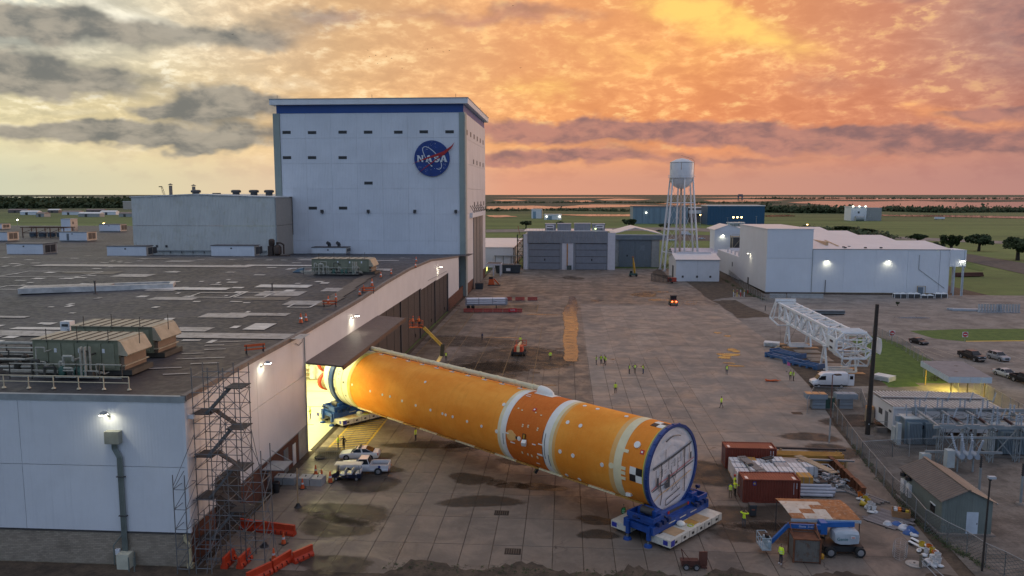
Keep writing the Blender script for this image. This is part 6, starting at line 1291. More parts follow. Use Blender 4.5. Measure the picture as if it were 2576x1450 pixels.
# tractor with lit tail lamps
p=G(1693,768);t=thing('tow_tractor','yellow tow tractor with black cab and red tail lamps on the apron','tractor',(p.x,p.y,0),rad(92));MB().box(.3,0,1.15,3.0,1.7,.8,tx=.92,ty=.85).obj('hood',YLW,t);b2(t,'cab',BLACKT,-1.0,-.85,1.5,.4,.85,2.9);b2(t,'cab_window',GLASS,-1.04,-.7,1.9,-1.0,.7,2.7);b2(t,'cab_roof',DARKTRIM,-1.15,-.95,2.9,.5,.95,3.05);b2(t,'rear_deck',YLW,-1.9,-1.0,.7,-1.0,1.0,1.2);b2(t,'bumper',BLACKT,-2.1,-1.1,.5,-1.9,1.1,.8)
for y in(-.6,.6):bx(t,'tail_lamp',emis('tail_glow',(1,.08,.03),14),-1.93,y,1.3,.1,.35,.3)
for k in range(4):bx(t,'reflector',HEADL,-2.12,-.75+k*.5,.65,.05,.25,.15)
for y in(-.95,.95):wheel(t,-1.1,y,.6,.4);wheel(t,1.2,y,.5,.35)
# tube trailer
p=G(1168,778);q=G(1275,777);t=thing('tube_trailer','silver gas tube trailer parked near the tall building','trailer',(p.x,p.y,0),math.atan2(q.y-p.y,q.x-p.x));TUB=mat('silver_tube',(.66,.66,.69),.35,.3,var=.05)
for z in(1.75,2.35,2.95):
    for y in(-.9,-.3,.3,.9):MB().lathe([(.05,.5),(.29,.75),(.29,11.9),(.05,12.1)],(0,y,z),12,0).obj('gas_tube',TUB,t,True)
b2(t,'frame',mat('grey_steel',(.30,.31,.33),.5,.2),.2,-1.2,1.2,12.3,1.2,1.42)
for x in(.4,4.2,8.2,12.1):b2(t,'bulkhead',MATS['grey_steel'],x-.08,-1.25,1.4,x+.08,1.25,3.3)
for x in(1.2,2.5):
    for y in(-1.05,1.05):wheel(t,x,y,.5,.45)
for y in(-.8,.8):b2(t,'landing_leg',BLACKT,9.2,y-.1,.02,9.4,y+.1,1.2)
b2(t,'name_plate',mat('blue_grey_print',(.2,.22,.28),.5),8.0,-1.2,2.28,9.4,-1.19,2.42);b2(t,'valve_cabinet',MATS['grey_steel'],12.1,-1.1,1.4,12.5,1.1,3.1)
# water-filled red barriers around the trailer
BARR=mat('faded_red_barrier',(.36,.065,.045),.55,var=.2,sc=1.5);BARO=mat('orange_barrier',(.52,.045,.012),.5,var=.15,sc=1.5,dirt=(.2,.05,.02),dirtamt=.3)
def barrier_mesh(L,m):
    b=MB().ext([(-.3,0),(.3,0),(.3,.25),(.14,.5),(.12,1.05),(-.12,1.05),(-.14,.5),(-.3,.25)],0,-L/2,L/2)
    return b.mesh('barrier',m)
def barrier(label,a,b2_,m,group):
    d=Vector(b2_)-Vector(a);L=d.length;t=thing('road_barrier',label,'barrier',((a[0]+b2_[0])/2,(a[1]+b2_[1])/2,.015),math.atan2(d.y,d.x),group)
    ob('barrier_shell',barrier_mesh(L-.06,m),t)
    for k in range(max(2,int(L/.62))):x=-L/2+.3+k*.62;b2(t,'groove',mat('barrier_groove',tuple(q*.45 for q in m.node_tree.nodes['Mix'].inputs[6].default_value[:3]),.6),x,-.34,.1,x+.06,.34,.42);b2(t,'fork_slot',BLACKT,x+.1,-.305,.02,x+.3,.305,.1)if k%2==0 else None
    return t
gA='red barriers lined up by the tube trailer'
for k in range(6):barrier('faded red barrier in the row %s'%('at its left end below the tube trailer','second from its left end below the trailer','third along below the trailer','fourth along below the trailer','fifth along, before the gap below the trailer','at its right end below the trailer')[k],G(1166+k*24.8,786),G(1190+k*24.8,786),BARR,gA)
for k,(x0,x1,lab)in enumerate(((1274,1288,'red barrier right against the nose of the tube trailer'),(1296,1320,'middle one of three red barriers beyond the trailer nose'),(1327,1352,'rightmost of three red barriers beyond the trailer nose'))):barrier(lab,G(x0,756),G(x1,756),BARR,gA)
pb=G(1290,787.5);t=thing('warning_board','small red warning board with white letters leaning on the barrier row','sign',(pb.x,pb.y-.3,0));b2(t,'board',mat('red_sign',(.55,.04,.05),.5),-1.2,-.05,.3,1.2,.05,1.35);b2(t,'foot',BLACKT,-.9,-.2,0,-.8,.2,.3);b2(t,'foot',BLACKT,.8,-.2,0,.9,.2,.3);txt(t,'board_text','SAFE',.62,WHP,(0,-.06,.82),(PI/2,0,0))
# ------------------------------------------------------------------ people
SKIN=mat('skin',(.33,.19,.12),.6);HAIRM=mat('dark_hair',(.025,.018,.014),.7);LIMEV=mat('lime_hivis',(.74,.98,.04),.6,var=.03,Emission_Color=(0,0,0,1));STRIPE=mat('silver_stripe',(.62,.64,.62),.4);ORGV=mat('orange_hivis',(.75,.16,.02),.6);GRNV=mat('green_hivis',(.06,.42,.12),.6);SHOE=mat('dark_shoe',(.02,.018,.016),.7);WSHOE=mat('white_shoe',(.7,.7,.7),.6);RHAT=mat('red_hat',(.55,.04,.03),.4)
CLOTH={k:mat('cloth_'+k,c,.8,var=.15,sc=5)for k,c in dict(navy=(.016,.02,.04),black=(.014,.013,.013),grey=(.09,.09,.095),khaki=(.19,.145,.095),blue=(.03,.05,.12),white=(.5,.5,.5),brown=(.08,.05,.035),green=(.03,.10,.04),purple=(.14,.03,.14),lime=(.74,.98,.04),orange=(.75,.16,.02)).items()}
def skeleton(pose):
    V,E,Rr=[],[],[]
    def v(p,r):V.append(p);Rr.append(r);return len(V)-1
    def ch(i,pts):
        for p,r in pts:j=v(p,r);E.append((i,j));i=j
        return i
    st=.5 if pose=='walk' else 0.
    pel=v((0,0,.95),(.16,.12));chest=ch(pel,[((0,.0,1.12),(.145,.11)),((0,0,1.32),(.17,.12)),((0,0,1.43),(.13,.09))])
    neck=ch(chest,[((0,.0,1.50),(.055,.055)),((0,-.01,1.56),(.06,.06))]);ch(neck,[((0,-.015,1.64),(.082,.095)),((0,-.01,1.73),(.078,.09)),((0,0,1.79),(.045,.05))])
    for s in(-1,1):
        f=s*st
        k=ch(pel,[((s*.10,0,.86),(.09,.095)),((s*.11,-.10*f-(.03 if st else 0),.48),(.062,.066)),((s*.11,-.30*f+(.10 if st and f<0 else 0)if st else .01,.09+(.05 if st and f<0 else 0)),(.042,.046))])
        a=V[k];ch(k,[((a[0],a[1]-.06,.045),(.042,.04)),((a[0]+s*.02,a[1]-.17,.035),(.042,.03))])
        sh=ch(chest,[((s*.20,0,1.42),(.065,.07))])
        if pose=='akimbo' or(pose=='point' and s>0):el,wr_=(s*.44,.05,1.17),(s*.20,-.10,1.04)
        elif pose=='head':el,wr_=(s*.42,-.10,1.42),(s*.16,-.13,1.60)
        elif pose=='point':el,wr_=(s*.30,-.22,1.24),(s*.16,-.46,1.30)
        elif pose=='walk':el,wr_=(s*.25,.12*s,1.16),(s*.26,.02+.22*s*-1*-1,.93)
        elif pose=='fold':el,wr_=(s*.30,-.05,1.16),(s*.02,-.24,1.20)
        else:el,wr_=(s*.27,.03,1.15),(s*.28,-.05,.90)
        w=ch(sh,[(el,(.043,.046)),(wr_,(.030,.034))])
        d=(Vector(wr_)-Vector(el)).normalized();side=d.cross(Vector((0,1,0))).normalized()if abs(d.y)<.9 else Vector((1,0,0));pc=Vector(wr_)+d*.07;pm_=ch(w,[(tuple(pc),(.036,.022))])
        for q,(o_,ln)in enumerate(((-.028,.075),(-.009,.085),(.010,.08),(.028,.065))):b0_=pc+side*o_+d*.02;ch(pm_,[(tuple(b0_+d*ln*.5),(.0095,.0095)),(tuple(b0_+d*ln+Vector((0,-.02,0))),(.008,.008))])
        th=pc-d*.03+side*-.035*s;ch(pm_,[(tuple(th+Vector((0,-.03,0))),(.011,.011)),(tuple(th+d*.035+Vector((0,-.045,0))),(.009,.009))])
    return V,E,Rr
BODY={}
def body_mesh(pose):
    if pose in BODY:return BODY[pose]
    V,E,Rr=skeleton(pose);me=bpy.data.meshes.new('body_'+pose);me.from_pydata(V,E,[]);o=bpy.data.objects.new('tmp',me);COL.objects.link(o)
    m=o.modifiers.new('s','SKIN');m.use_smooth_shade=True
    for k,(r,sk)in enumerate(zip(Rr,me.skin_vertices[0].data)):sk.radius=r if isinstance(r,tuple)else(r,r);sk.use_root=(k==0)
    o.modifiers.new('u','SUBSURF').levels=1
    dg=bpy.context.evaluated_depsgraph_get();ev=o.evaluated_get(dg);out=bpy.data.meshes.new_from_object(ev);bpy.data.objects.remove(o)
    BODY[pose]=out;return out
PM_CACHE={}
def person_body(pose,top,leg,shoe,hat):
    key=(pose,top,leg,shoe,hat)
    if key in PM_CACHE:return PM_CACHE[key]
    me=body_mesh(pose).copy();me.materials.clear()
    for m in(SKIN,CLOTH[top],CLOTH[leg],WSHOE if shoe=='white' else SHOE,HAIRM):me.materials.append(m)
    vs=[v.co.copy()for v in me.vertices]
    for f in me.polygons:
        c=f.center;z=c.z;i=1
        if z<.085:i=3
        elif z<.93 and abs(c.x)<.24:i=2
        elif z>1.50 and abs(c.x)<.13:i=4 if(z>1.73 or(c.y>.02 and z>1.6))else 0
        if abs(c.x)>.235 and z<.96 and pose in('stand','walk'):i=0
        if pose=='head' and z>1.55 and abs(c.x)>.1:i=0
        f.material_index=i;f.use_smooth=True
    PM_CACHE[key]=me;return me
def m_vest(m):
    key='vest'+m.name
    if key not in PM_CACHE:
        b=MB();n=14
        rings=[[(wx*math.cos(2*PI*i/n),wy*math.sin(2*PI*i/n),z)for i in range(n)]for z,wx,wy in((.93,.185,.15),(1.1,.185,.15),(1.3,.205,.155),(1.42,.175,.13),(1.475,.09,.085))]
        PM_CACHE[key]=b.loft(rings,cap=False).mesh('vest',m,True)
        PM_CACHE[key+'s']=[MB().loft([[(wx*math.cos(2*PI*i/n),wy*math.sin(2*PI*i/n),z+dz)for i in range(n)]for dz in(0,.05)],cap=False).mesh('stripe',STRIPE)for z,wx,wy in((1.0,.192,.156),(1.16,.196,.157))]
    return PM_CACHE[key],PM_CACHE[key+'s']
HATM=MB().lathe([(.115,1.72),(.11,1.78),(.075,1.84),(.01,1.855)],(0,-.01,0),12).mesh('hat',RHAT,True);FACE_EYE=MB().box(0,0,0,.02,.012,.012).mesh('eye',BLK);NOSE=MB().box(0,0,0,.025,.03,.045,tx=.5,ty=.3).mesh('nose',SKIN);MOUTH=MB().box(0,0,0,.05,.01,.012).mesh('mouth',mat('lips',(.22,.08,.07),.6))
def person(label,pos,face,pose='stand',top='lime',leg='black',vest=LIMEV,shoe='dark',hat=False,s=1.05,cat='person'):
    t=thing('person',label,cat,pos,face,'people at work around the stage');t.scale=(s,s,s)
    b=ob('body',person_body(pose,top,leg,shoe,hat),t)
    if vest:
        a,st=m_vest(vest);v=ob('vest',a,t)
        for q in st:ob('reflective_stripe',q,v)
    for x in(-.032,.032):ob('eye',FACE_EYE,t,(x,-.105,1.675))
    ob('nose',NOSE,t,(0,-.115,1.645));ob('mouth',MOUTH,t,(0,-.103,1.605))
    if hat:ob('hard_hat',HATM,t)
    return t
def at(px,py):p=G(px,py);return(p.x,p.y,.012)
person('person in lime jacket with both hands at head beside the dark wheelie bin',at(1871,1328),rad(150),'head','lime','grey',None)
person('person in lime vest and white shoes standing left of the rusty crate',at(1964,1419),rad(-60),'stand','lime','navy',LIMEV,'white')
person('person in lime vest and khaki trousers seen from behind at the container corner',at(1837,1254),rad(170),'stand','blue','khaki')
person('person in lime vest and black trousers at the doors of the red container',at(1849,1249),rad(100),'point','lime','black')
person('person with red hard hat half hidden in the container doorway',at(1848,1236),rad(-110),'stand','lime','grey',LIMEV,hat=True)
person('person in green vest left of the near transporter',at(1568,1314),rad(40),'stand','green','navy',GRNV)
person('person in lime jacket standing alone in mid apron behind the stage',at(1548,990),rad(190),'stand','lime','black',None)
person('leftmost of four lime vests chatting beside the wet strip',at(1500,918),rad(80),'stand','navy','navy');person('second from left of four lime vests beside the wet strip',at(1512,916.5),rad(10),'fold','black','navy');person('third of four lime vests beside the wet strip, partly covered',at(1520.5,916),rad(-60),'stand','grey','black');person('rightmost of four lime vests beside the wet strip',at(1524,919),rad(-90),'fold','black','black')
person('left one of three lime vests in the middle of the apron',at(1583,941),rad(60),'stand','navy','navy');person('middle one of three lime vests, hand on hip',at(1597,939.5),rad(15),'akimbo','grey','khaki');person('right one of three lime vests wearing a brown top',at(1618,941),rad(-70),'point','brown','blue')
person('person in lime vest alone near the right puddles',at(1828,942.5),rad(10),'stand','grey','grey');person('person in lime vest walking across the pale concrete',at(1814.5,1027),rad(-130),'walk','lime','grey')
person('left one of two lime vests near the white van',at(1988,957),rad(5),'stand','grey','black');person('right one of two lime vests near the white van',at(1995.5,958.5),rad(60),'stand','black','black')
person('person in lime vest facing the camera left of the wet strip',at(1384.5,907),rad(0),'stand','lime','navy');person('person in dark blue clothes without a vest on the far apron',at(1213,857),rad(-50),'stand','blue','navy',None)
person('person in lime vest beside the orange boom lift base',at(1122,907.5),rad(10),'stand','black','navy');person('person in lime vest half hidden by the stage, the left of two',at(1184,952),rad(0),'akimbo','navy','navy');person('person of whom only a lime vest top shows over the stage',at(1216,968),rad(180),'stand','black','navy')
person('person in lime vest looking at the underside of the stage',at(1046,1110),rad(-100),'stand','lime','navy');person('person in lime vest behind the white sedan, taller of two',at(851,1131),rad(100),'stand','lime','navy');person('person in black clothes behind the white sedan',at(865,1132),rad(-30),'point','black','black',None);person('person in lime vest inside the lit hangar doorway',at(781,1056),rad(-80),'fold','navy','navy')
person('person in lime vest standing in the low basket of the red boom lift',(BASK_B.x,BASK_B.y,BASK_B.z),rad(170),'stand','lime','navy')
for k in range(2):person('%s one of two people in orange in the raised basket'%('left','right')[k],(BASK_A.x-.6+k*1.15,BASK_A.y,BASK_A.z+.12),rad(-100+k*60),'fold' if k else 'point','orange','navy',ORGV,hat=True)
# ================================================================== right-hand yard
# ------------------------------------------------------------------ white lattice tower lying on two stands
LAT=mat('lattice_white',(.76,.78,.78),.5,var=.08,sc=.8,streak=.2)
lt=thing('lattice_tower','white lattice tower section lying on two trestle stands','lattice tower',(0,0,0))
X0,X1,Z0,Z1=49.2,52.8,4.85,8.15
ys=[180.5-k*4.15 for k in range(9)]
for x in(X0,X1):
    for z in(Z0,Z1):bar(lt,'chord',LAT,(x,ys[0],z),(x,ys[-1],z),.44)
for k,y in enumerate(ys):
    for z in(Z0,Z1):bar(lt,'cross_tie',LAT,(X0,y,z),(X1,y,z),.32)
    for x in(X0,X1):bar(lt,'upright',LAT,(x,y,Z0),(x,y,Z1),.34);bx(lt,'node_plate',LAT,x,y,Z1+.12,.5,.5,.3)
    if k:
        yp=ys[k-1];f=k%2
        for x in(X0,X1):bar(lt,'diagonal',LAT,(x,yp,Z0 if f else Z1),(x,y,Z1 if f else Z0),.27);bar(lt,'diagonal',LAT,(x,yp,Z1 if f else Z0),(x,(y+yp)/2,(Z0+Z1)/2),.2)
        for z in(Z0,Z1):bar(lt,'diagonal',LAT,(X0 if f else X1,yp,z),(X1 if f else X0,y,z),.25)
        bar(lt,'inner_brace',LAT,(X0,yp,Z0),(X1,y,Z1),.12)
# far end frame
bar(lt,'head_beam',LAT,(48.4,181.5,8.9),(53.0,181.5,8.9),.5,.6);bar(lt,'head_beam',LAT,(48.9,181.2,8.3),(52.9,181.2,8.3),.35)
for x in(48.6,52.8):bar(lt,'head_leg',LAT,(x,181.5,8.9),(x-.9,183,4.6),.26);bar(lt,'head_leg',LAT,(x,181.2,8.3),(x-.4,182,4.2),.22);bar(lt,'head_leg',LAT,(x-.9,183,4.6),(x+.4,180.5,3.2),.26)
bar(lt,'head_beam',LAT,(47.7,183,4.6),(51.9,183,4.6),.3);bar(lt,'head_beam',LAT,(49.0,180.5,3.2),(53.2,180.5,3.2),.3)
bar(lt,'rope',DARKTRIM,(49.1,180.6,8.0),(49.1,178.5,.05),.04);bar(lt,'rope',DARKTRIM,(X0-.1,163,8.0),(X0-2.0,168,.05),.04)
# wide cage at the near end
CY0,CY1=147.0,142.6
oct_=[(49.2,4.9),(50.4,3.5),(54.4,3.5),(55.6,4.9),(55.6,6.9),(54.4,8.1),(50.4,8.1),(49.2,6.9)]
for Y in(CY0,CY1):
    for i in range(8):a,b=oct_[i],oct_[(i+1)%8];bar(lt,'cage_rim',LAT,(a[0],Y,a[1]),(b[0],Y,b[1]),.32)
    for i,j in((0,3),(4,7),(1,6),(2,5),(0,4),(3,7)):a,b=oct_[i],oct_[j];bar(lt,'cage_brace',LAT,(a[0],Y,a[1]),(b[0],Y,b[1]),.18)
for i in range(8):
    a,b=oct_[i],oct_[(i+1)%8];bar(lt,'cage_strut',LAT,(a[0],CY0,a[1]),(a[0],CY1,a[1]),.3);bar(lt,'cage_brace',LAT,(a[0],CY0,a[1]),(b[0],CY1,b[1]),.16)
for k in range(5):bar(lt,'top_tube',LAT,(50.2,143.0+k*.9,8.3),(54.6,143.0+k*.9,8.3),.24)
for x in(51.0,52.4,53.9):bar(lt,'hanging_leg',LAT,(x,144.5,3.5),(x,144.5,1.8),.25)
bar(lt,'foot_beam',LAT,(51.2,144.5,1.8),(55.6,144.5,1.8),.3);bar(lt,'foot_beam',LAT,(50.4,143,2.9),(51.6,144.5,1.8),.22);bar(lt,'foot_beam',LAT,(55.5,143,4.0),(55.6,144.5,1.8),.22);bar(lt,'foot_brace',LAT,(51.6,144.4,1.9),(53.1,144.4,3.3),.18);bar(lt,'foot_brace',LAT,(55.2,144.4,1.9),(53.1,144.4,3.3),.18)
for s,x in((-1,48.9),(1,57.3)):                       # curved guard plates either side
    rg=[]
    for k in range(9):a=rad(-55+k*110/8);rg.append([(x+s*(.5*math.cos(a)-.5),CY1+.2,5.7+1.75*math.sin(a)),(x+s*(.5*math.cos(a)-.5),CY0-.6,5.7+1.75*math.sin(a)),(x+s*(.5*math.cos(a)-.6),CY0-.6,5.7+1.75*math.sin(a)),(x+s*(.5*math.cos(a)-.6),CY1+.2,5.7+1.75*math.sin(a))])
    g=MB().loft(rg).obj('guard_plate',LAT,lt)
    for z in(5.0,6.2):b2(g,'slot',DARKTRIM,x+s*.0-.08,CY1+1.2,z,x+.08,CY1+2.6,z+.35)
    for z in(4.7,6.7):bar(lt,'guard_arm',LAT,(55.5 if s>0 else 49.3,144.5,z),(x-s*.05,144.5,z),.18)
def stand(label,Y,xa,xb,h=4.7):
    t=thing('trestle_stand',label,'stand',(xa,Y,0),0.,'stands carrying the lattice tower');w=xb-xa
    for x in(0,w):
        bar(t,'leg',LAT,(x,-1.9,.2),(x,-.2,h),.34);bar(t,'leg',LAT,(x,1.9,.2),(x,.2,h),.34);bar(t,'tie',LAT,(x,-1.0,2.4),(x,1.0,2.4),.2);b2(t,'head_plate',LAT,x-.35,-.5,h-.1,x+.35,.5,h+.02)
        for y in(-1.9,1.9):b2(t,'ground_pad',mat('ply_pad',(.46,.24,.10),.7,var=.2),x-1.5,y-.8,.012,x+1.5,y+.8,.06)
    for y in(-1.9,1.9,0):bar(t,'base_beam',LAT,(0,y,.25),(w,y,.25),.3)
stand('white trestle stand under the far half of the lattice tower',172.3,48.9,53.4);stand('white trestle stand under the wide end of the lattice tower',148.0,48.9,54.2)
# blue beams on the ground beside it
BPIPE=mat('beam_blue',(.055,.13,.27),.5,var=.15)
def beams(label,px,py,L,n,gap,rz,cross=3):
    p=G(px,py);t=thing('beam_bundle',label,'beams',(p.x,p.y,.02),rz,'blue steel beams beside the lattice tower')
    for k in range(n):bar(t,'beam',BPIPE,(0,k*gap,.55),(L,k*gap,.55),.38,.45)
    for x in[L*(i+.5)/cross for i in range(cross)]+[.2,L-.2]:bar(t,'cross_bar',BPIPE,(x,-.3,.22),(x,(n-1)*gap+.3,.22),.4,.4)
    for x in(.15,L-.15):b2(t,'end_plate',BPIPE,x-.12,-.35,.02,x+.12,(n-1)*gap+.35,1.0)
beams('pair of long blue beams nearest the camera side of the pile',1926,898,9.8,2,1.3,rad(-58));beams('blue ladder-like beam frame at the back of the pile',1938,889,7.2,3,1.1,rad(-58));beams('blue ladder-like beam frame at the right end of the pile',1972,914,7.6,3,1.1,rad(-52),5)
p=G(1979,936);t=thing('pink_flag','pink flag on a thin pole by the blue beams','flag',(p.x,p.y,0));rod(t,'pole',TRIM,(0,0,0),(0,0,2.1),.03);rg=[[(0,0,1.5-.06*k),(0,0,2.1)]for k in range(1)]
MB().loft([[(.02+k*.14,.06*math.sin(k*1.3),1.25-.03*k),(.02+k*.14,.06*math.sin(k*1.3),2.05-.1*k)]for k in range(5)],cap=False,close=False).obj('cloth',mat('pink_cloth',(.55,.10,.28),.7),t);MB().lathe([(.2,0),(.1,.1)],(0,0,0),8).obj('foot',DARKTRIM,t)
for px,py,lab in((1937,872,'white slatted pallet stack left of the trestle stand'),(2213,955,'white slatted pallet stack on the grass beyond the dark pole')):
    p=G(px,py);t=thing('pallet_stack',lab,'pallets',(p.x-1.4,p.y,.02),rad(-20 if px<2000 else-48))
    for k in range(4):
        for i in range(5):b2(t,'slat',LAT,0,i*.5,.1+k*.24,3.2,i*.5+.38,.16+k*.24)
        for x in(.1,1.5,2.9):b2(t,'runner',LAT,x,0,.0+k*.24,x+.15,2.4,.1+k*.24)
for k,(px,py)in enumerate(((1957,876),(1976,887),(1991,901),(2009,918))):
    p=G(px,py);t=thing('wooden_chock',('tan wooden chock below the hanging rope','tan wooden chock behind the blue beams','tan wooden chock between two blue beam frames','tan board right of the blue beams')[k],'chock',(p.x,p.y,.015),k*.7);MB().ext([(-.7,0),(.7,0),(0,.55)],1,-.25,.25).obj('wedge',mat('pale_wood',(.48,.38,.24),.7),t);b2(t,'board',mat('pale_wood',(.48,.38,.24),.7),-.9,-.5,0,.9,-.28,.12)
p=G(1944,960);t=thing('orange_netting','crumpled orange safety netting on the ground near two workers','netting',(p.x,p.y,.015));rr=random.Random(9)
for k in range(9):MB().beam((rr.uniform(-1.4,1.4),rr.uniform(-.4,.4),.05),(rr.uniform(-1.6,1.6),rr.uniform(-.5,.5),rr.uniform(.1,.5)),.22,.05).obj('strand',ORG,t)
for k,(px0,px1,py)in enumerate(((2000,2060,884),(2010,2080,896),(2035,2092,905),(2060,2120,918))):
    a,b=G(px0,py),G(px1,py);t=thing('road_plate',('grey-green steel ground plate %s'%('nearest the far stand','second from the far stand','third from the far stand','nearest the wide end of the tower')[k]),'plate',(a.x,a.y,.016));MB().b2(0,-1.5,0,b.x-a.x,1.5,.025).obj('plate',mat('plate_steel',(.16,.19,.18),.45,.2,var=.25),t);b2(t,'lifting_eye',IRON,.3,-.1,.025,.5,.1,.06)
# dark utility pole and lamp pole
WOOD=mat('dark_pole_wood',(.035,.028,.024),.8,var=.25,sc=3.);p=G(2182,1094);t=thing('utility_pole','tall dark wooden utility pole without wires at right','pole',(p.x,p.y,0));rod(t,'pole',WOOD,(0,0,0),(.35,0,HT(2182,1094,765)),.34,.24,12);MB().lathe([(.8,0),(.7,.05)],(0,0,0),12).obj('collar',PARK,t);bx(t,'tag',HEADL,0,-.34,1.6,.12,.03,.18)
p=G(2086,1114);hh=HT(2086,1114,943);t=thing('area_light_pole','thin rusty area light pole before the white van','light pole',(p.x,p.y,0));rod(t,'pole',mat('rust_pole',(.16,.075,.06),.6),(0,0,0),(0,0,hh),.07);rod(t,'lower_sleeve',TRIM,(0,0,0),(0,0,3.4),.1);bar(t,'arm',DARKTRIM,(0,0,hh),(.5,-.2,hh+.12),.08);MB().box(.6,-.25,hh+.1,.75,.5,.16,.3).obj('head',BLACKT,t)
p=G(2470,1437);hh=HT(2470,1437,1200);t=thing('area_light_pole','dark light pole with small grey head beside the metal shed','light pole',(p.x,p.y,0));rod(t,'pole',WOOD,(0,0,0),(.12,0,hh),.1,.07);MB().box(.25,0,hh+.05,.6,.35,.2).obj('head',GGR,t);bx(t,'bracket',BLACKT,.1,0,hh-.1,.2,.2,.25)
# electrical cabinets in a small fenced pen
for px,lab in((2035,'grey pad-mounted switch cabinet, left one in the fenced pen'),(2104,'grey pad-mounted switch cabinet, right one in the fenced pen')):
    a=G(px+8,1030);t=thing('switch_cabinet',lab,'cabinet',(a.x,a.y,.02));EG=mat('cabinet_blue_grey',(.24,.29,.33),.5,var=.08);b2(t,'body',EG,0,0,.1,2.0,1.2,1.6);b2(t,'plinth',PARK,-.1,-.1,0,2.1,1.3,.1);MB().box(1.0 if px>2050 else .6,.55,2.0,3.2,1.6,.75).obj('head_box',EG,t)
    for k in range(3):b2(t,'lid',mat('amber_lid',(.55,.28,.12),.5)if px<2050 else EG,(-.9 if px<2050 else-.5)+k*1.05,-.2,2.38,(.0 if px<2050 else .4)+k*1.05,1.3,2.44)
    for z in(.55,1.1):b2(t,'panel_seam',DARKTRIM,.05,-.02,z,1.95,.0,z+.04)
a=G(2074,1030);t=thing('transformer_box','dark green pad transformer between the two grey switch cabinets','transformer',(a.x,a.y,.02));b2(t,'body',mat('dark_green_paint',(.03,.075,.06),.5),0,0,.1,1.5,1.3,1.7);b2(t,'lid',mat('dark_green_lid',(.04,.09,.075),.5),-.06,-.06,1.7,1.56,1.36,1.78);b2(t,'plinth',PARK,-.2,-.2,0,1.7,1.5,.1);b2(t,'handle',IRON,.7,-.04,.8,.76,0,1.1)
# ------------------------------------------------------------------ chain-link fencing
def m_chain():
    m,t,b=newmat('chain_link');p=t.pos();x,y,z=t.sep(p);u=(x+y)*9.;n=((u+z*9.).sin().abs()).max((u-z*9.).sin().abs())
    setp(t,b,(.20,.21,.21),.5,.5);t.ln(n.ss(.955,.985)*.85+.07,b.inputs['Alpha']);return m
CHAIN=m_chain();GALV=mat('galvanised',(.36,.38,.39),.45,.4)
def fence(label,pts,h=2.3,step=3.0):
    t=thing('chain_link_fence',label,'fence',(0,0,0))
    for(a,b)in zip(pts,pts[1:]):
        a,b=Vector(a[:2]),Vector(b[:2]);L=(b-a).length;n=max(1,round(L/step))
        for k in range(n):
            q,r=a.lerp(b,k/n),a.lerp(b,(k+1)/n);rod(t,'post',GALV,(q.x,q.y,0),(q.x,q.y,h),.045,n=6);MB().quad((q.x,q.y,.05),(r.x,r.y,.05),(r.x,r.y,h-.05),(q.x,q.y,h-.05)).obj('mesh_panel',CHAIN,t);rod(t,'top_rail',GALV,(q.x,q.y,h),(r.x,r.y,h),.028,n=5)
        rod(t,'post',GALV,(b.x,b.y,0),(b.x,b.y,h),.045,n=6)
    return t
fence('chain-link fence along the substation yard behind the containers',[(40.0,116),(38.6,106),(37.4,97.4),(36.1,85),(36.2,81.6),(35.6,76),(36.3,73),(37.1,71),(37.5,68.6),(38.3,67),(39.5,63.5)])
fence('chain-link fence before the transformer',[(37.4,97.4),(41.5,98.4),(46.0,99.2),(50,99.6)]);fence('chain-link fence along the grass behind the lattice tower',[G(2195,843),G(2270,880),G(2330,925),G(2372,950),G(2410,985)],2.4);fence('small chain-link pen around the switch cabinets',[G(2030,1042),G(2046,1008),G(2165,1012),G(2178,1050)],2.3,3.5);fence('chain-link fence from the shelter along the parking lot',[G(2450,985),G(2500,1015),G(2560,1050),G(2640,1100)],2.3);fence('chain-link fence by the warehouse corner',[G(1828,690),G(1880,735),G(1922,762),G(1990,766)],2.6,4.)
# ------------------------------------------------------------------ flat-roofed shelter with bicycles
sh=thing('flat_shelter','flat-roofed white shelter on posts, lit yellow underneath','shelter',(0,0,0));FAS=mat('pale_blue_fascia',(.52,.60,.64),.5,var=.06)
q=[Vector((61.3,126.2)),Vector((67.9,126.2)),Vector((69.3,138.4)),Vector((62.3,138.4))]
MB().prism([tuple(v)for v in q],4.05,4.15).obj('roof',mat('grey_felt',(.22,.21,.22),.7,var=.15),sh)
for i in range(4):
    a,b=q[i],q[(i+1)%4];n=4 if i in(0,2)else 6
    for k in range(n):u,v=a.lerp(b,k/n+.004),a.lerp(b,(k+1)/n-.004);bar(sh,'fascia_panel',FAS,(u.x,u.y,3.65),(v.x,v.y,3.65),.1,.95)
for v in((62.1,127),(67.3,127),(62.9,137.6),(68.5,137.6),(64.6,126.9)):rod(sh,'post',mat('ochre_post',(.5,.35,.10),.5),(v[0],v[1],0),(v[0],v[1],3.3),.1)
MB().prism([(61.0,125.6),(72,125.6),(73.5,139),(61.8,139)],.014,.022).obj('slab',PARK,sh)
for k in range(2):bx(sh,'ceiling_lamp',emis('shelter_glow',(1,.85,.25),12),64.6+k*.5,129.5+k*5,3.98,.25,1.6,.06);l=lamp('AREA','shelter_light',(64.8+k*.6,129.5+k*5,3.85),(1,.80,.16),520,1.2);l.parent=sh
for k in range(2):bx(sh,'roof_patch',PATCHD,64.2+k*2.2,130+k*4.5,4.16,.5,.5,.02)
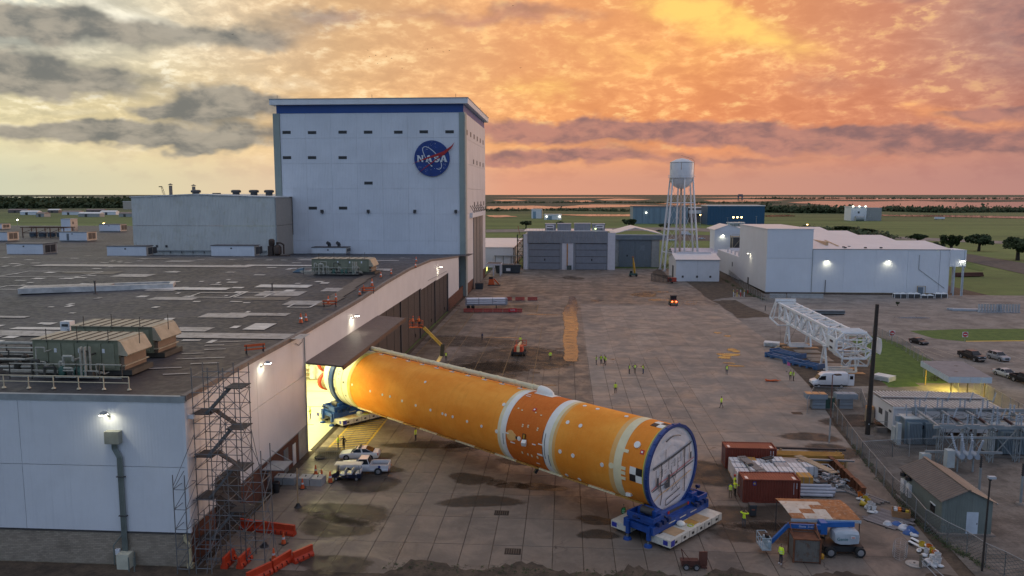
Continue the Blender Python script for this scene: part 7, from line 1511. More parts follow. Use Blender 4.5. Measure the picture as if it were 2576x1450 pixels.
t=thing('low_bench_roof','low pale roof behind the flat shelter','roof',(*G(2318,912,2.6)[:2],0));MB().add([(0,0,2.6),(5,-1.4,2.6),(6.8,-4.6,2.6),(1.2,-3.0,2.6),(0,0,2.72),(5,-1.4,2.72),(6.8,-4.6,2.72),(1.2,-3.0,2.72)],[(3,2,1,0),(4,5,6,7),(0,1,5,4),(1,2,6,5),(2,3,7,6),(3,0,4,7)]).obj('sheet',FAS,t)
for x,y in((.4,-.3),(4.7,-1.5),(6.3,-4.4),(1.5,-2.9)):rod(t,'post',GALV,(x,y,0),(x,y,2.6),.06)
BIKE=mat('bike_black',(.02,.02,.02),.5)
for k in range(3):
    p=G(2349+k*13,961-k*1.5);t=thing('bicycle',('black bicycle at the left end of the lit shelter','middle bicycle in the lit shelter','right bicycle in the lit shelter')[k],'bicycle',(p.x,p.y+.5,.022),rad(10+20*k))
    for x in(-.5,.52):MB().tube([(x+.33*math.cos(a*PI/8),0,.34+.33*math.sin(a*PI/8))for a in range(17)],.025,5).obj('wheel',RUB,t)
    for a,b in(((-.5,0,.34),(-.05,0,.32)),((-.05,0,.32),(-.18,0,.85)),((-.18,0,.8),(.38,0,.82)),((-.05,0,.32),(.38,0,.78)),((.36,0,.95),(.52,0,.34)),((-.5,0,.34),(-.18,0,.78))):bar(t,'frame_tube',BIKE,a,b,.04)
    b2(t,'saddle',BIKE,-.32,-.07,.86,-.06,.07,.92);bar(t,'handlebar',BIKE,(.34,-.26,1.0),(.34,.26,1.0),.04)
# no-entry signs
for px,pyb,pyt,lab in((2243,858,835,'round no-entry sign on the narrow grass near the dark pole'),(2427,858,838,'round no-entry sign on the long grass strip')):
    p=G(px,pyb);h=HT(px,pyb,pyt);t=thing('road_sign',lab,'sign',(p.x,p.y,.01));b2(t,'board',WHP,-.62,-.04,h-.95,.62,0,h+.25);MB().lathe([(.55,0),(.55,.02)],(0,-.065,h-.35),20,1).obj('disc',RED,t);b2(t,'bar',WHP,-.38,-.085,h-.45,.38,-.067,h-.25);rod(t,'post',GALV,(0,.03,0),(0,.03,h),.05)
# ------------------------------------------------------------------ white modular building with ribbed roof
mb=thing('ribbed_roof_building','long white modular building with ribbed metal roof beside the substation','building',(0,0,0));RBR=mat('ribbed_brown_roof',(.30,.24,.215),.55,var=.15,sc=.8);RIBW=mat('white_rib',(.62,.60,.57),.5)
BXa,BXb,BYa,BYb=45.1,59.3,107.3,114.6
b2(mb,'wall',SIDEWHITE,BXa,BYa,.7,BXb,BYa+.2,4.1);b2(mb,'wall',SIDEWHITE_Y,BXa,BYa+.2,.7,BXa+.2,BYb,4.1);b2(mb,'wall',SIDEWHITE_Y,BXb-.2,BYa+.2,.7,BXb,BYb,4.1);b2(mb,'wall',SIDEWHITE,BXa,BYb-.2,.7,BXb,BYb,4.1)
for y0,y1,z in((BYa-.15,111.3,4.12),(111.35,BYb+.15,4.35)):
    b2(mb,'roof',RBR,BXa-.15,y0,z,BXb+.15,y1,z+.08)
    for k in range(29):b2(mb,'roof_rib',RIBW,BXa-.1+k*.5,y0,z+.08,BXa+.0+k*.5,y1,z+.2)
b2(mb,'roof_edge',LAT,BXa-.2,BYa-.2,3.95,BXb+.2,BYa-.152,4.2);b2(mb,'ridge_pipe',RIBW,BXa,111.28,4.5,BXb,111.4,4.6)
for x in range(8):b2(mb,'pier',PARK,BXa+.3+x*1.9,BYa+.3,0,BXa+.7+x*1.9,BYa+.7,.7)
b2(mb,'side_door',MATS['grey_door'],BXa-.04,109,.8,BXa,110,2.9);b2(mb,'louvre',LOUV,BXa-.04,111,2.0,BXa,112.2,2.8);b2(mb,'sign',LOUV,BXa-.04,108,3.1,BXa,108.8,3.4)
for k in range(4):b2(mb,'step',PARK,BXa-1.5,108.8+k*.0,.0+k*.18,BXa-.05-(3-k)*.0,110.2-k*.28,.18+k*.18)
b2(mb,'landing_rail',GALV,BXa-1.6,108.7,1.6,BXa,108.75,1.66);bx(mb,'amber_tank',mat('amber_lid',(.55,.28,.12),.5),BXa-.6,113.9,2.2,.9,.9,.5);b2(mb,'tank_body',mat('tan_panel',(.35,.27,.19),.6),BXa-1.1,113.3,.1,BXa-.2,114.4,2.0)
t=thing('ribbed_roof_annex','small ribbed-roof annex behind the long modular building','building',(0,0,0));a=G(2270,985,4.2);b=G(2350,985,4.2);b2(t,'wall',SIDEWHITE,a.x,a.y-2.4,0,b.x,a.y,4.1);b2(t,'roof',RBR,a.x-.1,a.y-2.5,4.1,b.x+.1,a.y+.1,4.2)
for k in range(12):b2(t,'roof_rib',RIBW,a.x+k*(b.x-a.x)/12,a.y-2.5,4.2,a.x+k*(b.x-a.x)/12+.1,a.y+.1,4.3)
# ------------------------------------------------------------------ substation
TRG=mat('transformer_grey',(.21,.27,.31),.5,var=.1,sc=.8,streak=.2);INS=mat('insulator_grey',(.33,.38,.44),.35,var=.08);STL=mat('galv_lattice',(.30,.33,.34),.5,.3,var=.15)
def insul(t,p,q,r=.13,n=7,cap=True):
    p,q=Vector(p),Vector(q);d=(q-p);prof=[]
    b=MB();b.cyl(p,q,r*.55,n=8)
    for k in range(n):c=p.lerp(q,(k+.5)/n);b.cyl(c,c+d.normalized()*(d.length/n*.45),r,r*.7,8)
    return b.obj('insulator',INS,t,True)
def transformer(label,X,Y,w=5.0,rz=0.):
    t=thing('power_transformer',label,'transformer',(X,Y,.02),rz);b2(t,'plinth',PARK,-.4,-.4,0,w+.4,3.0,.3);b2(t,'tank',TRG,.6,.5,.3,w-.2,2.6,3.6);b2(t,'tank_lid',mat('pale_lid',(.46,.50,.50),.5),.5,.4,3.6,w-.1,2.7,3.75);MB().cyl((-.1,1.2,3.9),(-.1,1.2,3.2),.35,n=10).obj('conservator',TRG,t,True)
    for s0 in(.8,3.0):
        for k in range(9):b2(t,'radiator_fin',TRG,s0+k*.19,-.35,.5,s0+.1+k*.19,.5,3.3)
    for x in(2.55,2.75):MB().lathe([(.3,-.02),(.3,.08)],(x,.42,1.4+(x-2.55)*6),12,1).obj('fan',BLACKT,t)
    b2(t,'control_cabinet',mat('pale_lid',(.46,.50,.50),.5),-.7,.4,.5,.1,1.5,2.5);b2(t,'control_cabinet',MATS['pale_lid'],-.6,-.2,.3,-.1,.35,3.2)
    for k in range(3):insul(t,(1.2+k*1.2,1.6,3.75),(1.1+k*1.3,1.7,5.3));
    for k in range(3):insul(t,(1.5+k*1.1,2.3,3.75),(1.5+k*1.1,2.4,4.6),.09,5)
    return t
transformer('grey-blue power transformer with radiator fins at the left of the substation',44.3,102.6,4.2);tr2=transformer('grey-blue power transformer cut by the right picture edge',*G(2500,1150)[:2],5.0)
ss=thing('substation_frame','steel lattice substation frame with insulators before the ribbed-roof building','substation',(0,0,0))
def lattice_col(x,y,h,w=.5):
    for i,j in((0,0),(1,0),(1,1),(0,1)):bar(ss,'leg',STL,(x+i*w,y+j*w,0),(x+i*w,y+j*w,h),.09)
    n=int(h/.9)
    for k in range(n):z=k*h/n;s=k%2;bar(ss,'lacing',STL,(x+s*w,y,z),(x+(1-s)*w,y,z+h/n),.05);bar(ss,'lacing',STL,(x,y+s*w,z),(x,y+(1-s)*w,z+h/n),.05)
cols=[(46.2,96.6),(49.3,97.0),(52.6,97.2),(46.6,104.5),(50.4,104.8),(54.2,105),(55.9,97.5)]
for x,y in cols:lattice_col(x,y,4.5)
for y in(96.9,104.9):bar(ss,'girder',STL,(45.6,y,4.5),(61,y+.5,4.5),.35,.4);bar(ss,'girder',STL,(45.6,y,3.2),(61,y+.5,3.2),.2,.25)
for x in(46.4,49.6,52.8,56.1,58.5):bar(ss,'cross_girder',STL,(x,96.4,4.4),(x+.6,105.4,4.4),.25,.3)
for(xa,ya),(xb,yb)in((cols[0],cols[1]),(cols[1],cols[2]),(cols[3],cols[4]),(cols[4],cols[5]),(cols[2],cols[6])):bar(ss,'diagonal',STL,(xa,ya,.3),(xb,yb,4.2),.08);bar(ss,'diagonal',STL,(xb,yb,.3),(xa,ya,4.2),.08)
rr=random.Random(14)
for k in range(9):
    x=46.8+(k%5)*2.9;y=97.1 if k<5 else 104.9;insul(ss,(x,y,4.65),(x,y,6.1),.13);insul(ss,(x+.6,y,4.65),(x+.6,y,6.0),.13);insul(ss,(x+1.2,y,5.6),(x+1.7,y+.2,6.9),.11);bar(ss,'switch_blade',STL,(x-.1,y,6.15),(x+1.3,y,5.7),.1);bx(ss,'switch_base',STL,x+.5,y,4.75,1.9,.35,.2)
for k in range(3):bar(ss,'fuse_tube',mat('dark_fuse',(.05,.02,.018),.5),(49.4+k*3.1,100.5,4.9),(50.5+k*3.1,97.6,3.9),.28)
for k in range(9):a=Vector((46+k*1.6,97,6.1));c=Vector((45.5+k*1.2,103,4.6+.5*(k%3)));m_=a.lerp(c,.5)-Vector((0,0,.8));MB().tube([a,a.lerp(m_,.6)-Vector((0,0,.1)),m_,m_.lerp(c,.5)-Vector((0,0,.05)),c],.022,4).obj('cable',DARKTRIM,ss)
# circuit breaker with splayed bushings
t=thing('circuit_breaker','circuit breaker with splayed grey insulators inside the substation','breaker',(48.0,93.6,.02))
for x in(-.9,.9):bar(t,'leg',STL,(x,0,0),(x,0,1.7),.15)
b2(t,'control_box',mat('pale_lid',(.46,.50,.50),.5),-2.2,-.2,.5,-1.3,.7,2.6);b2(t,'control_box',MATS['pale_lid'],-4.4,1.4,.3,-3.3,2.2,1.6)
for k in range(3):MB().cyl((-.8+k*.9,-.8,2.1),(-.8+k*.9,.8,2.1),.35,n=12).obj('tank',INS,t,True);insul(t,(-.8+k*.9,-.6,2.3),(-1.2+k*1.2,-1.3,4.3),.17,8);insul(t,(-.8+k*.9,.6,2.3),(-1.2+k*1.2,1.3,4.3),.17,8)
bar(t,'cross_beam',STL,(-4,1.6,1.9),(5,1.6,1.9),.25)
for k,(px,py)in enumerate(((2462,1245),(2567,1268))):
    p=G(px,py);t=thing('surge_arrester',('surge arrester post behind the metal shed roof','surge arrester post at the right picture edge')[k],'arrester',(p.x,p.y,0));rod(t,'post',STL,(0,0,0),(0,0,3.1),.14);insul(t,(0,0,3.1),(0,0,4.5),.17,6).data.materials[0]=BLACKT;MB().lathe([(.5,0),(.4,.15)],(0,0,0),10).obj('footing',PARK,t)
# extra lattice posts at the far right
t=thing('bus_support','bus-bar supports with upright insulators at the right edge of the substation','bus support',(0,0,0))
for k in range(4):
    p=G(2450+k*42,1135-k*6);bar(t,'post',STL,(p.x,p.y,0),(p.x,p.y,4.2),.25);insul(t,(p.x,p.y,4.2),(p.x,p.y,5.7),.14);insul(t,(p.x+.5,p.y,4.2),(p.x+.5,p.y,5.6),.14);bar(t,'brace',STL,(p.x,p.y,.3),(p.x+1.9,p.y+.3,4.0),.08);bar(t,'bus_bar',STL,(p.x-.8,p.y,4.2),(p.x+2.4,p.y,4.2),.18)
# ------------------------------------------------------------------ corrugated metal shed
SHW=mat('shed_green_grey',(.17,.195,.175),.55,var=.1,sc=.6,streak=.3,rib=(0,.25,.02));SHS=mat('shed_green_grey_side',(.17,.195,.175),.55,var=.1,sc=.6,streak=.3,rib=(1,.25,.02));SHR=mat('shed_brown_roof',(.125,.10,.085),.55,var=.15)
s0=Vector((36.9,75.6));t=thing('metal_shed','green-grey corrugated metal shed with brown gabled roof and pale door','shed',(s0.x,s0.y,0));w,d,e,rdg=4.75,9.2,3.4,4.5
b2(t,'slab',PARK,-.3,-.3,0,w+.3,d+.3,.12);MB().ext([(0,.1),(w,.1),(w,e),(w/2,rdg),(0,e)],1,0,.1).obj('end_wall',SHW,t);MB().ext([(0,.1),(w,.1),(w,e),(w/2,rdg),(0,e)],1,d-.1,d).obj('end_wall',SHW,t);b2(t,'side_wall',SHS,0,.1,.1,.1,d-.1,e);b2(t,'side_wall',SHS,w-.1,.1,.1,w,d-.1,e)
sl=math.atan2(rdg-e,w/2)
for s in(0,1):
    for k in range(23):
        y0=-.25+k*.42
        a,b_=((-.25,e-.12),(w/2,rdg+.02))if s==0 else((w+.25,e-.12),(w/2,rdg+.02))
        MB().add([(a[0],y0,a[1]),(b_[0],y0,b_[1]),(b_[0],y0+.41,b_[1]),(a[0],y0+.41,a[1]),(a[0],y0,a[1]+.05),(b_[0],y0,b_[1]+.05),(b_[0],y0+.41,b_[1]+.05),(a[0],y0+.41,a[1]+.05),(a[0],y0+.16,a[1]+.11),(b_[0],y0+.16,b_[1]+.11),(b_[0],y0+.25,b_[1]+.11),(a[0],y0+.25,a[1]+.11)],[(0,1,2,3),(4,5,9,8),(8,9,10,11),(11,10,6,7),(0,4,8,11,7,3),(1,5,9,10,6,2),(0,1,5,4),(3,2,6,7)]).obj('roof_sheet',SHR,t)
bar(t,'ridge_cap',mat('ridge_tan',(.22,.17,.13),.5),(w/2,-.28,rdg+.12),(w/2,d+.25,rdg+.12),.35,.08);b2(t,'door',mat('pale_blue_door',(.52,.58,.64),.5),2.35,-.05,.12,3.45,0,2.3);b2(t,'door_handle',IRON,3.3,-.1,1.1,3.38,-.05,1.2);b2(t,'window',mat('dark_glass',(.012,.014,.018),.12),-.05,1.4,1.5,0,2.3,2.3);b2(t,'window_sill',LAT,-.08,1.3,2.3,0,2.4,2.4)
for k in range(2):b2(t,'wall_box',SIDEPLAIN,-.3,6.6+k*1.3,1.0,0,7.4+k*1.3,2.4);MB().cyl((-.25,7+k*1.3,2.8),(-.25,7+k*1.3,3.2),.3,n=10).obj('vent_hood',BLACKT,t)
b2(t,'conduit_rail',GALV,-.5,0,.35,-.44,d,.42);b2(t,'gutter',TRIM,w+.25,-.25,e-.2,w+.35,d+.25,e-.08)
# ------------------------------------------------------------------ shipping containers
def container(label,x,y,rz,L=6.06,name='shipping_container'):
    t=thing(name,label,'container',(x,y,.02),rz);m=mat('container_red',(.19,.042,.024),.55,.1,var=.15,sc=.6,streak=.25);mt_=mat('container_top',(.27,.065,.035),.55,.1,var=.15,sc=.6)
    Wd,Hh=2.44,2.59
    def corr(n,Lx,amp=.05):
        pts=[]
        for k in range(n):u=Lx*k/n;du=Lx/n;pts+=[(u+du*.05,0),(u+du*.35,0),(u+du*.5,amp),(u+du*.85,amp)]
        return pts
    pr=corr(20,L-.3)
    for yy,s in((.06,1),(Wd-.06,-1)):MB().ext([(x_+.15,yy+s*a)for x_,a in pr]+[(L-.15,yy+s*.1),(.15,yy+s*.1)],2,.15,Hh-.12).obj('side_panel',m,t)
    MB().ext([(x_+.15,Hh-.03-a)for x_,a in pr]+[(L-.15,Hh-.12),(.15,Hh-.12)],1,.08,Wd-.08).obj('roof_panel',mt_,t)
    for xx in(0,L-.14):
        for yy in(0,Wd-.14):b2(t,'corner_post',m,xx,yy,0,xx+.14,yy+.14,Hh)
    for z in(0,Hh-.12):
        for yy in(0,Wd-.12):b2(t,'rail',m,.14,yy,z,L-.14,yy+.12,z+.12)
        for xx in(0,L-.12):b2(t,'end_rail',m,xx,.14,z,xx+.12,Wd-.14,z+.12)
    for k in range(2):dl=b2(t,'door_leaf',m,.02,.16+k*1.07,.14,.07,1.2+k*1.07,Hh-.14);[rod(t,'lock_rod',GALV,(-.02,.4+k*1.07+j*.5,.15),(-.02,.4+k*1.07+j*.5,Hh-.15),.025,n=5)for j in range(2)]
    b2(t,'end_wall',m,L-.1,.14,.12,L-.04,Wd-.14,Hh-.12);b2(t,'floor',mat('ply_floor',(.20,.13,.08),.8),.14,.14,.12,L-.14,Wd-.14,.18)
    for k in range(9):b2(t,'serial_mark',HEADL,L-.75 if k<6 else L-.45,-.012,2.1-(k%6)*.22,L-.68 if k<6 else L-.36,.001,2.25-(k%6)*.22)
    for xx in(.3,L-.7):b2(t,'roof_mark',HEADL,xx,.3,Hh-.028,xx+.3,1.1,Hh-.02)
    return t
c1=container('rust-red shipping container, nearer one, with people at its doors',19.35,82.2,rad(1));b2(c1,'company_label',mat('blue_label',(.03,.04,.30),.5),1.0,-.015,1.95,1.35,.0,2.35);b2(c1,'label_letter',mat('yellow_paint',(.55,.36,.05),.6),1.08,-.022,2.05,1.27,-.012,2.25)
container('rust-red shipping container, farther one, behind the wrapped crates',19.6,92.8,rad(0))
# wrapped crates between them
CRW=mat('white_crate_wrap',(.62,.62,.63),.5,var=.1,sc=1.1,bump=.03,bsc=4);CRT=mat('grey_crate_wrap',(.36,.36,.37),.5);AMB=mat('amber_crate',(.46,.24,.05),.6)
rr=random.Random(31)
ROWN=('front','second','third','fourth','back');k=0
for r in range(4):
    for c in range(6):
        x,y=19.75+c*1.62+rr.uniform(-.05,.05),85.3+r*1.75+rr.uniform(-.05,.05)
        if c==5 and r<2:continue
        h=rr.uniform(1.35,1.75);t=thing('wrapped_crate','white wrapped crate between the containers, %s row from the near container, %s from its left'%(ROWN[r],('first','second','third','fourth','fifth','sixth')[c]),'crate',(x,y,.02),rr.uniform(-.03,.03),'white wrapped crates between the red containers')
        b2(t,'pallet',PLY,0,0,0,1.5,1.6,.14);MB().box(.75,.8,.14+h/2,1.48,1.6,h,tx=.97,ty=.97).obj('load',AMB if(r,c)in((3,1),(0,4))else CRT if(r,c)in((3,4),(2,3))else CRW,t)
        for q in range(2):b2(t,'strap',mat('grey_strap',(.25,.25,.26),.5),.4+q*.6,-.02,.14,.46+q*.6,1.62,.16+h)
for k,(x,y,z,L,rz,lab)in enumerate(((20.8,91.6,1.9,5.4,-76,'bundle of grey planks on the crates near their left end'),(27.6,92.2,1.9,6.2,-66,'bundle of tan planks lying across the right end of the crates'))):
    t=thing('plank_bundle',lab,'planks',(x,y,z),rad(rz))
    for q in range(5):bar(t,'plank',mat('grey_plank',(.22,.20,.19),.7)if k==0 else mat('tan_plank',(.40,.30,.20),.7),(0,q*.2,.05),(L,q*.2,.05),.17,.1)
    for xx in(.6,L-.6):bar(t,'band',DARKTRIM,(xx,-.1,.11),(xx,.9,.11),.06,.02)
t=thing('tarp_roll','black plastic sheet thrown over the crates','tarp',(24.2,91.2,1.88),.4);MB().box(0,0,.08,1.4,.5,.16,.2).obj('roll',BLACKT,t);MB().cyl((-.8,.1,.12),(.7,.2,.14),.12,n=8).obj('core',BLACKT,t,True)
t=thing('tarp_roll','small black bag on the front crates','tarp',(21.6,88.6,1.85),.6);MB().sph((0,0,.15),.38,9,6,.5).obj('bag',BLACKT,t,True);MB().sph((.35,.1,.1),.25,8,5,.5).obj('bag_end',BLACKT,t,True)
# long amber formwork stack behind
t=thing('beam_stack','stack of amber formwork beams behind the crates','beams',(26.0,94.6,.02),rad(-1))
for z in range(4):
    for q in range(4):bar(t,'beam',AMB,(0,q*.42,.25+z*.32),(8.0+(q%2)*.3,q*.42,.25+z*.32),.2,.26)
for x in(.8,4,7.2):b2(t,'bearer',PLY,x,-.3,0,x+.2,1.7,.12)
for k,(y,z)in enumerate(((93.6,.35),(96.6,1.55))):
    t=thing('steel_channel',('long grey steel channel in front of the amber beams','long dark steel tube on top behind the amber beams')[k],'steel beam',(26.2,y,.02));bar(t,'web',(GALV,DARKTRIM)[k],(0,0,z+.8*(1-k)),(8.8,-.3,z+.8*(1-k)),.3,.12);bar(t,'flange',(GALV,DARKTRIM)[k],(0,.14,z+.8*(1-k)-.1),(8.8,-.16,z+.8*(1-k)-.1),.04,.3)
    for x in(.8,7.8):b2(t,'support',PLY,x,-.3,0,x+.2,.3,z+.72*(1-k)-.06)
# rusty girders along the fence
RST=mat('rusty_girder',(.17,.065,.03),.75,.2,var=.3,sc=1.6,dirt=(.07,.03,.02))
for k in range(4):
    t=thing('rusty_girder',('rusty steel girder at the far end of the row along the fence','second rusty girder from the far end along the fence','third rusty girder from the far end along the fence','rusty girder at the near end of the row along the fence')[k],'girder',(32.5+.08*k,96.2-k*3.1,.02),rad(-91))
    bar(t,'web',RST,(0,0,.75),(2.95,0,.75),.08,1.0);bar(t,'flange',RST,(0,0,1.28),(2.95,0,1.28),.5,.08);bar(t,'flange',RST,(0,0,.24),(2.95,0,.24),.5,.08)
    for x in(.3,1.5,2.7):b2(t,'stiffener',RST,x,-.24,.28,x+.06,.24,1.24);b2(t,'block',WOOD,x-.15,-.4,0,x+.15,.4,.2)
# scrap and pipes
t=thing('pipe_stack','stack of pale pipes beside the near container','pipes',(25.8,84.3,.02));
for z in range(4):
    for q in range(4-z):rod(t,'pipe',mat('pale_lilac_pipe',(.46,.45,.48),.5),(.0,q*.36+z*.18,.22+z*.3),(3.6+rr.uniform(0,.5),q*.36+z*.18,.22+z*.3),.17,n=8)
for x in(.3,3.0):b2(t,'bearer',WOOD,x,-.3,-.01,x+.15,1.6,.06)
t=thing('scrap_heap','tangled heap of grey scrap metal before the rusty girders','scrap',(27.6,86.6,.02))
for k in range(110):
    a=Vector((rr.uniform(0,4.6),rr.uniform(0,3.6),rr.uniform(.08,.9)));d_=Vector((rr.uniform(-1,1),rr.uniform(-1,1),rr.uniform(-.3,.3)))*rr.uniform(.3,.9)
    if a.z+d_.z<.05:d_.z=abs(d_.z)
    bar(t,'scrap_bar',(GALV,DARKTRIM,STL,GGR)[k%4],a,a+d_,rr.uniform(.05,.22),rr.uniform(.03,.12))
for k in range(14):bx(t,'scrap_panel',(GGR,STL,DARKTRIM)[k%3],rr.uniform(.3,4.4),rr.uniform(.3,3.4),rr.uniform(.15,.75),rr.uniform(.4,1.1),rr.uniform(.3,.9),rr.uniform(.05,.3),rr.uniform(0,3))
t=thing('metal_crate','open metal frame crate of dark scrap right of the wrapped crates','crate',(28.6,90.2,.02),.05);b2(t,'base',GGR,0,0,.1,3.0,1.9,.2)
for x in(0,3):
    for y in(0,1.9):b2(t,'post',GGR,x-.05,y-.05,0,x+.05,y+.05,1.0)
for z in(.55,1.0):
    for y in(0,1.9):bar(t,'rail',GGR,(0,y,z),(3,y,z),.08)
    for x in(0,3):bar(t,'rail',GGR,(x,0,z),(x,1.9,z),.08)
for k in range(8):bx(t,'dark_part',BLACKT,.4+(k%4)*.7,.5+(k//4)*.8,.45,.5,.6,.5,k*.4)
for k,(px,py,n,L,rz,lab)in enumerate(((2042,1238,8,5.2,3,'row of long grey tubes lying before the scrap heap'),(2100,1228,7,5.6,-58,'dark grey planks fanned out toward the rusty canopy'))):
    p=G(px,py);t=thing('tube_row',lab,'tubes',(p.x,p.y,.02),rad(rz))
    for q in range(n):bar(t,'tube',(GALV,STL)[q%2]if k==0 else mat('grey_plank',(.22,.20,.19),.7),(rr.uniform(-.3,.3),q*.24,.1),(L+rr.uniform(-.4,.4),q*.24+rr.uniform(-.1,.1),.1),.17,.14)
    for x in(.6,L-.6):b2(t,'bearer',WOOD,x,-.1,-.01,x+.12,n*.24,.04)
# rusty lean-to roof, rusty crate, bin, wagon
t=thing('rusty_canopy','curved rusty sheet-metal canopy on thin posts behind the blue boom lift','canopy',(*G(1992,1308,2.75)[:2],0));RS=(mat('sheet_rusty',(.34,.135,.045),.65,.2,var=.3,sc=1.3,dirt=(.5,.42,.33),dirtamt=.5),mat('sheet_pale',(.55,.50,.42),.55,.2,var=.15,dirt=(.33,.14,.05),dirtamt=.55))
for c in range(5):
    for r in range(5):
        def cz(v):return 2.9+.62*v-.42*v*v*v
        rg=[]
        v0,v1=r/5,(r+1)/5
        x0,x1=c*1.25,c*1.25+1.26
        MB().add([(x0-.45*v0,v0*4.2-.02,cz(v0)),(x1-.45*v0,v0*4.2-.02,cz(v0)),(x1-.45*v1,v1*4.2+.03,cz(v1)),(x0-.45*v1,v1*4.2+.03,cz(v1)),(x0-.45*v0,v0*4.2-.02,cz(v0)+.03),(x1-.45*v0,v0*4.2-.02,cz(v0)+.03),(x1-.45*v1,v1*4.2+.03,cz(v1)+.045),(x0-.45*v1,v1*4.2+.03,cz(v1)+.045)],[(3,2,1,0),(4,5,6,7),(0,1,5,4),(1,2,6,5),(2,3,7,6),(3,0,4,7)]).obj('roof_sheet',RS[0]if(c>=3 or r==4 or(c*7+r*3)%5==0)else RS[1],t)
b2(t,'eave_rail',GGR,-.1,-.12,2.62,6.3,-.04,2.88)
for x in(.05,3.1,6.2):
    for y in(.05,4.0):rod(t,'post',DARKTRIM,(x-(.4 if y>1 else 0),y,0),(x-(.4 if y>1 else 0),y,2.9),.05,n=6)
bar(t,'rail',DARKTRIM,(-.4,4,.9),(0,0,.9),.06)
t=thing('rusty_crate','tall rusty steel crate with open frame top before the boom lift','crate',(20.8,68.5,.02),rad(-3));RC=mat('crate_grey_rust',(.17,.155,.135),.65,.2,streak=.6,dirt=(.13,.055,.03),dirtamt=.6,rib=(0,.22,.02))
b2(t,'front_panel',RC,0,0,.12,2.3,.06,2.15);b2(t,'rear_panel',RC,0,1.94,.12,2.3,2.0,2.15);b2(t,'side_panel',RC,0,.06,.12,.06,1.94,2.15);b2(t,'side_panel',RC,2.24,.06,.12,2.3,1.94,2.15);b2(t,'floor',RST,0,0,.06,2.3,2,.119)
for x in(0,2.3):
    for y in(0,2):b2(t,'corner_post',RST,x-.07,y-.07,0,x+.07,y+.07,2.9 if y else 2.2)
for z in(2.2,):[bar(t,'top_rail',RST,a,b_,.12)for a,b_ in(((0,0,z),(2.3,0,z)),((0,2,z),(2.3,2,z)),((0,0,z),(0,2,z)),((2.3,0,z),(2.3,2,z)))]
bar(t,'frame_rail',RST,(0,2,2.9),(2.3,2,2.9),.08);bar(t,'frame_stay',RST,(0,2,2.9),(0,.2,2.2),.06);bar(t,'frame_stay',RST,(2.3,2,2.9),(2.3,.2,2.2),.06);bx(t,'rusty_lid',RST,1.15,1.0,2.08,2.1,1.8,.04)
t=thing('gas_bottle','small orange bottle on the ground right of the rusty crate','bottle',(23.6,69.4,.02));MB().lathe([(.16,0),(.19,.08),(.19,.36),(.12,.46),(.05,.52)],(0,0,0),12).obj('bottle',mat('amber_bottle',(.60,.28,.02),.4),t,True);MB().lathe([(.06,.52),(.06,.58)],(0,0,0),8).obj('cap',BLACKT,t)
p=G(1892,1297);t=thing('wheelie_bin','dark grey wheelie bin below the near container','bin',(p.x,p.y,.01));MB().box(0,0,.62,.62,.7,1.05,tx=1.15,ty=1.15).obj('body',mat('bin_grey',(.045,.05,.055),.6),t);MB().box(0,.02,1.19,.76,.86,.09,tx=.92,ty=.9).obj('lid',mat('bin_lid',(.035,.04,.045),.5),t);b2(t,'handle',BLACKT,-.3,.4,1.05,.3,.46,1.1);[rod(t,'wheel',RUB,(x,.32,.1),(x+.08,.32,.1),.1)for x in(-.34,.26)];b2(t,'mark',mat('bin_mark',(.4,.12,.06),.5),-.15,-.385,.7,.15,-.36,.9)
p=G(1752,1428);t=thing('rusty_trailer','small rusty trailer with an upright plate at the bottom edge','trailer',(p.x-.5,p.y,.01));DKR=mat('dark_rust',(.095,.035,.025),.75,.2,var=.3,sc=2.);b2(t,'bed',DKR,-.9,-.5,.45,.7,.6,.6);b2(t,'front_panel',DKR,-.9,-.55,.3,.7,-.5,.85);MB().box(1.1,.2,.75,.75,.12,1.3,.1).obj('upright_plate',mat('plate_rust',(.15,.055,.035),.7,.2),t);bar(t,'draw_bar',DKR,(-.6,.3,.6),(-.85,.2,1.6),.06);bar(t,'draw_bar',DKR,(-.85,.2,1.6),(-.1,.0,.7),.05);[wheel(t,x,y,.28,.18)for x in(-.5,.4)for y in(-.62,.62)];b2(t,'plate_foot',DKR,.9,-.2,0,1.4,.6,.12)
# litter along the fence: buckets, boards, tins and tarpaulin
BK=[mat('bucket_white',(.60,.60,.60),.45),mat('bucket_orange',(.60,.16,.02),.45),mat('bucket_yellow',(.55,.38,.03),.45)]
BKM=[MB().lathe([(.13,0),(.165,.36),(.175,.37),(.175,.40),(.15,.40),(.12,.04)],(0,0,0),12).mesh('bucket',m,True)for m in BK];HND=MB().tube([(.17*math.cos(a*PI/6),.02,.36+.12*math.sin(a*PI/6))for a in range(7)],.012,4).mesh('bail',GALV)
names=[('behind','pile nearest the rusty girders'),('by','wooden box'),('in','pile nearest the bottom corner')]
bn=0
def bucket(px,py,k,lab,tilt=0.):
    p=G(px,py);t=thing('bucket',lab,'bucket',(p.x,p.y,.02 if not tilt else .17),rr.uniform(0,6),'buckets littered along the fence');t.rotation_euler=(tilt,0,t.rotation_euler[2]);s=rr.uniform(1.25,1.7);t.scale=(s,s,s);ob('shell',BKM[k],t);ob('bail_handle',HND,t)
LBL={0:'white',1:'orange',2:'yellow'}
for k,(px,py)in enumerate(((2163,1252),(2170,1255),(2178,1256),(2167,1262),(2176,1264),(2184,1268),(2180,1275),(2188,1278),(2195,1282),(2190,1286),(2198,1288),(2185,1284))):c_=(1,1,0,0,2,2,2,0,0,0,0,0)[k];bucket(px,py,c_,'%s bucket in the upper litter pile, %s counting from its far end'%(LBL[c_],('first','second','third','fourth','fifth','sixth','seventh','eighth','ninth','tenth','eleventh','last')[k]),(0,0,.0,1.4,0,0,1.3,0,0,1.45,0,0)[k])
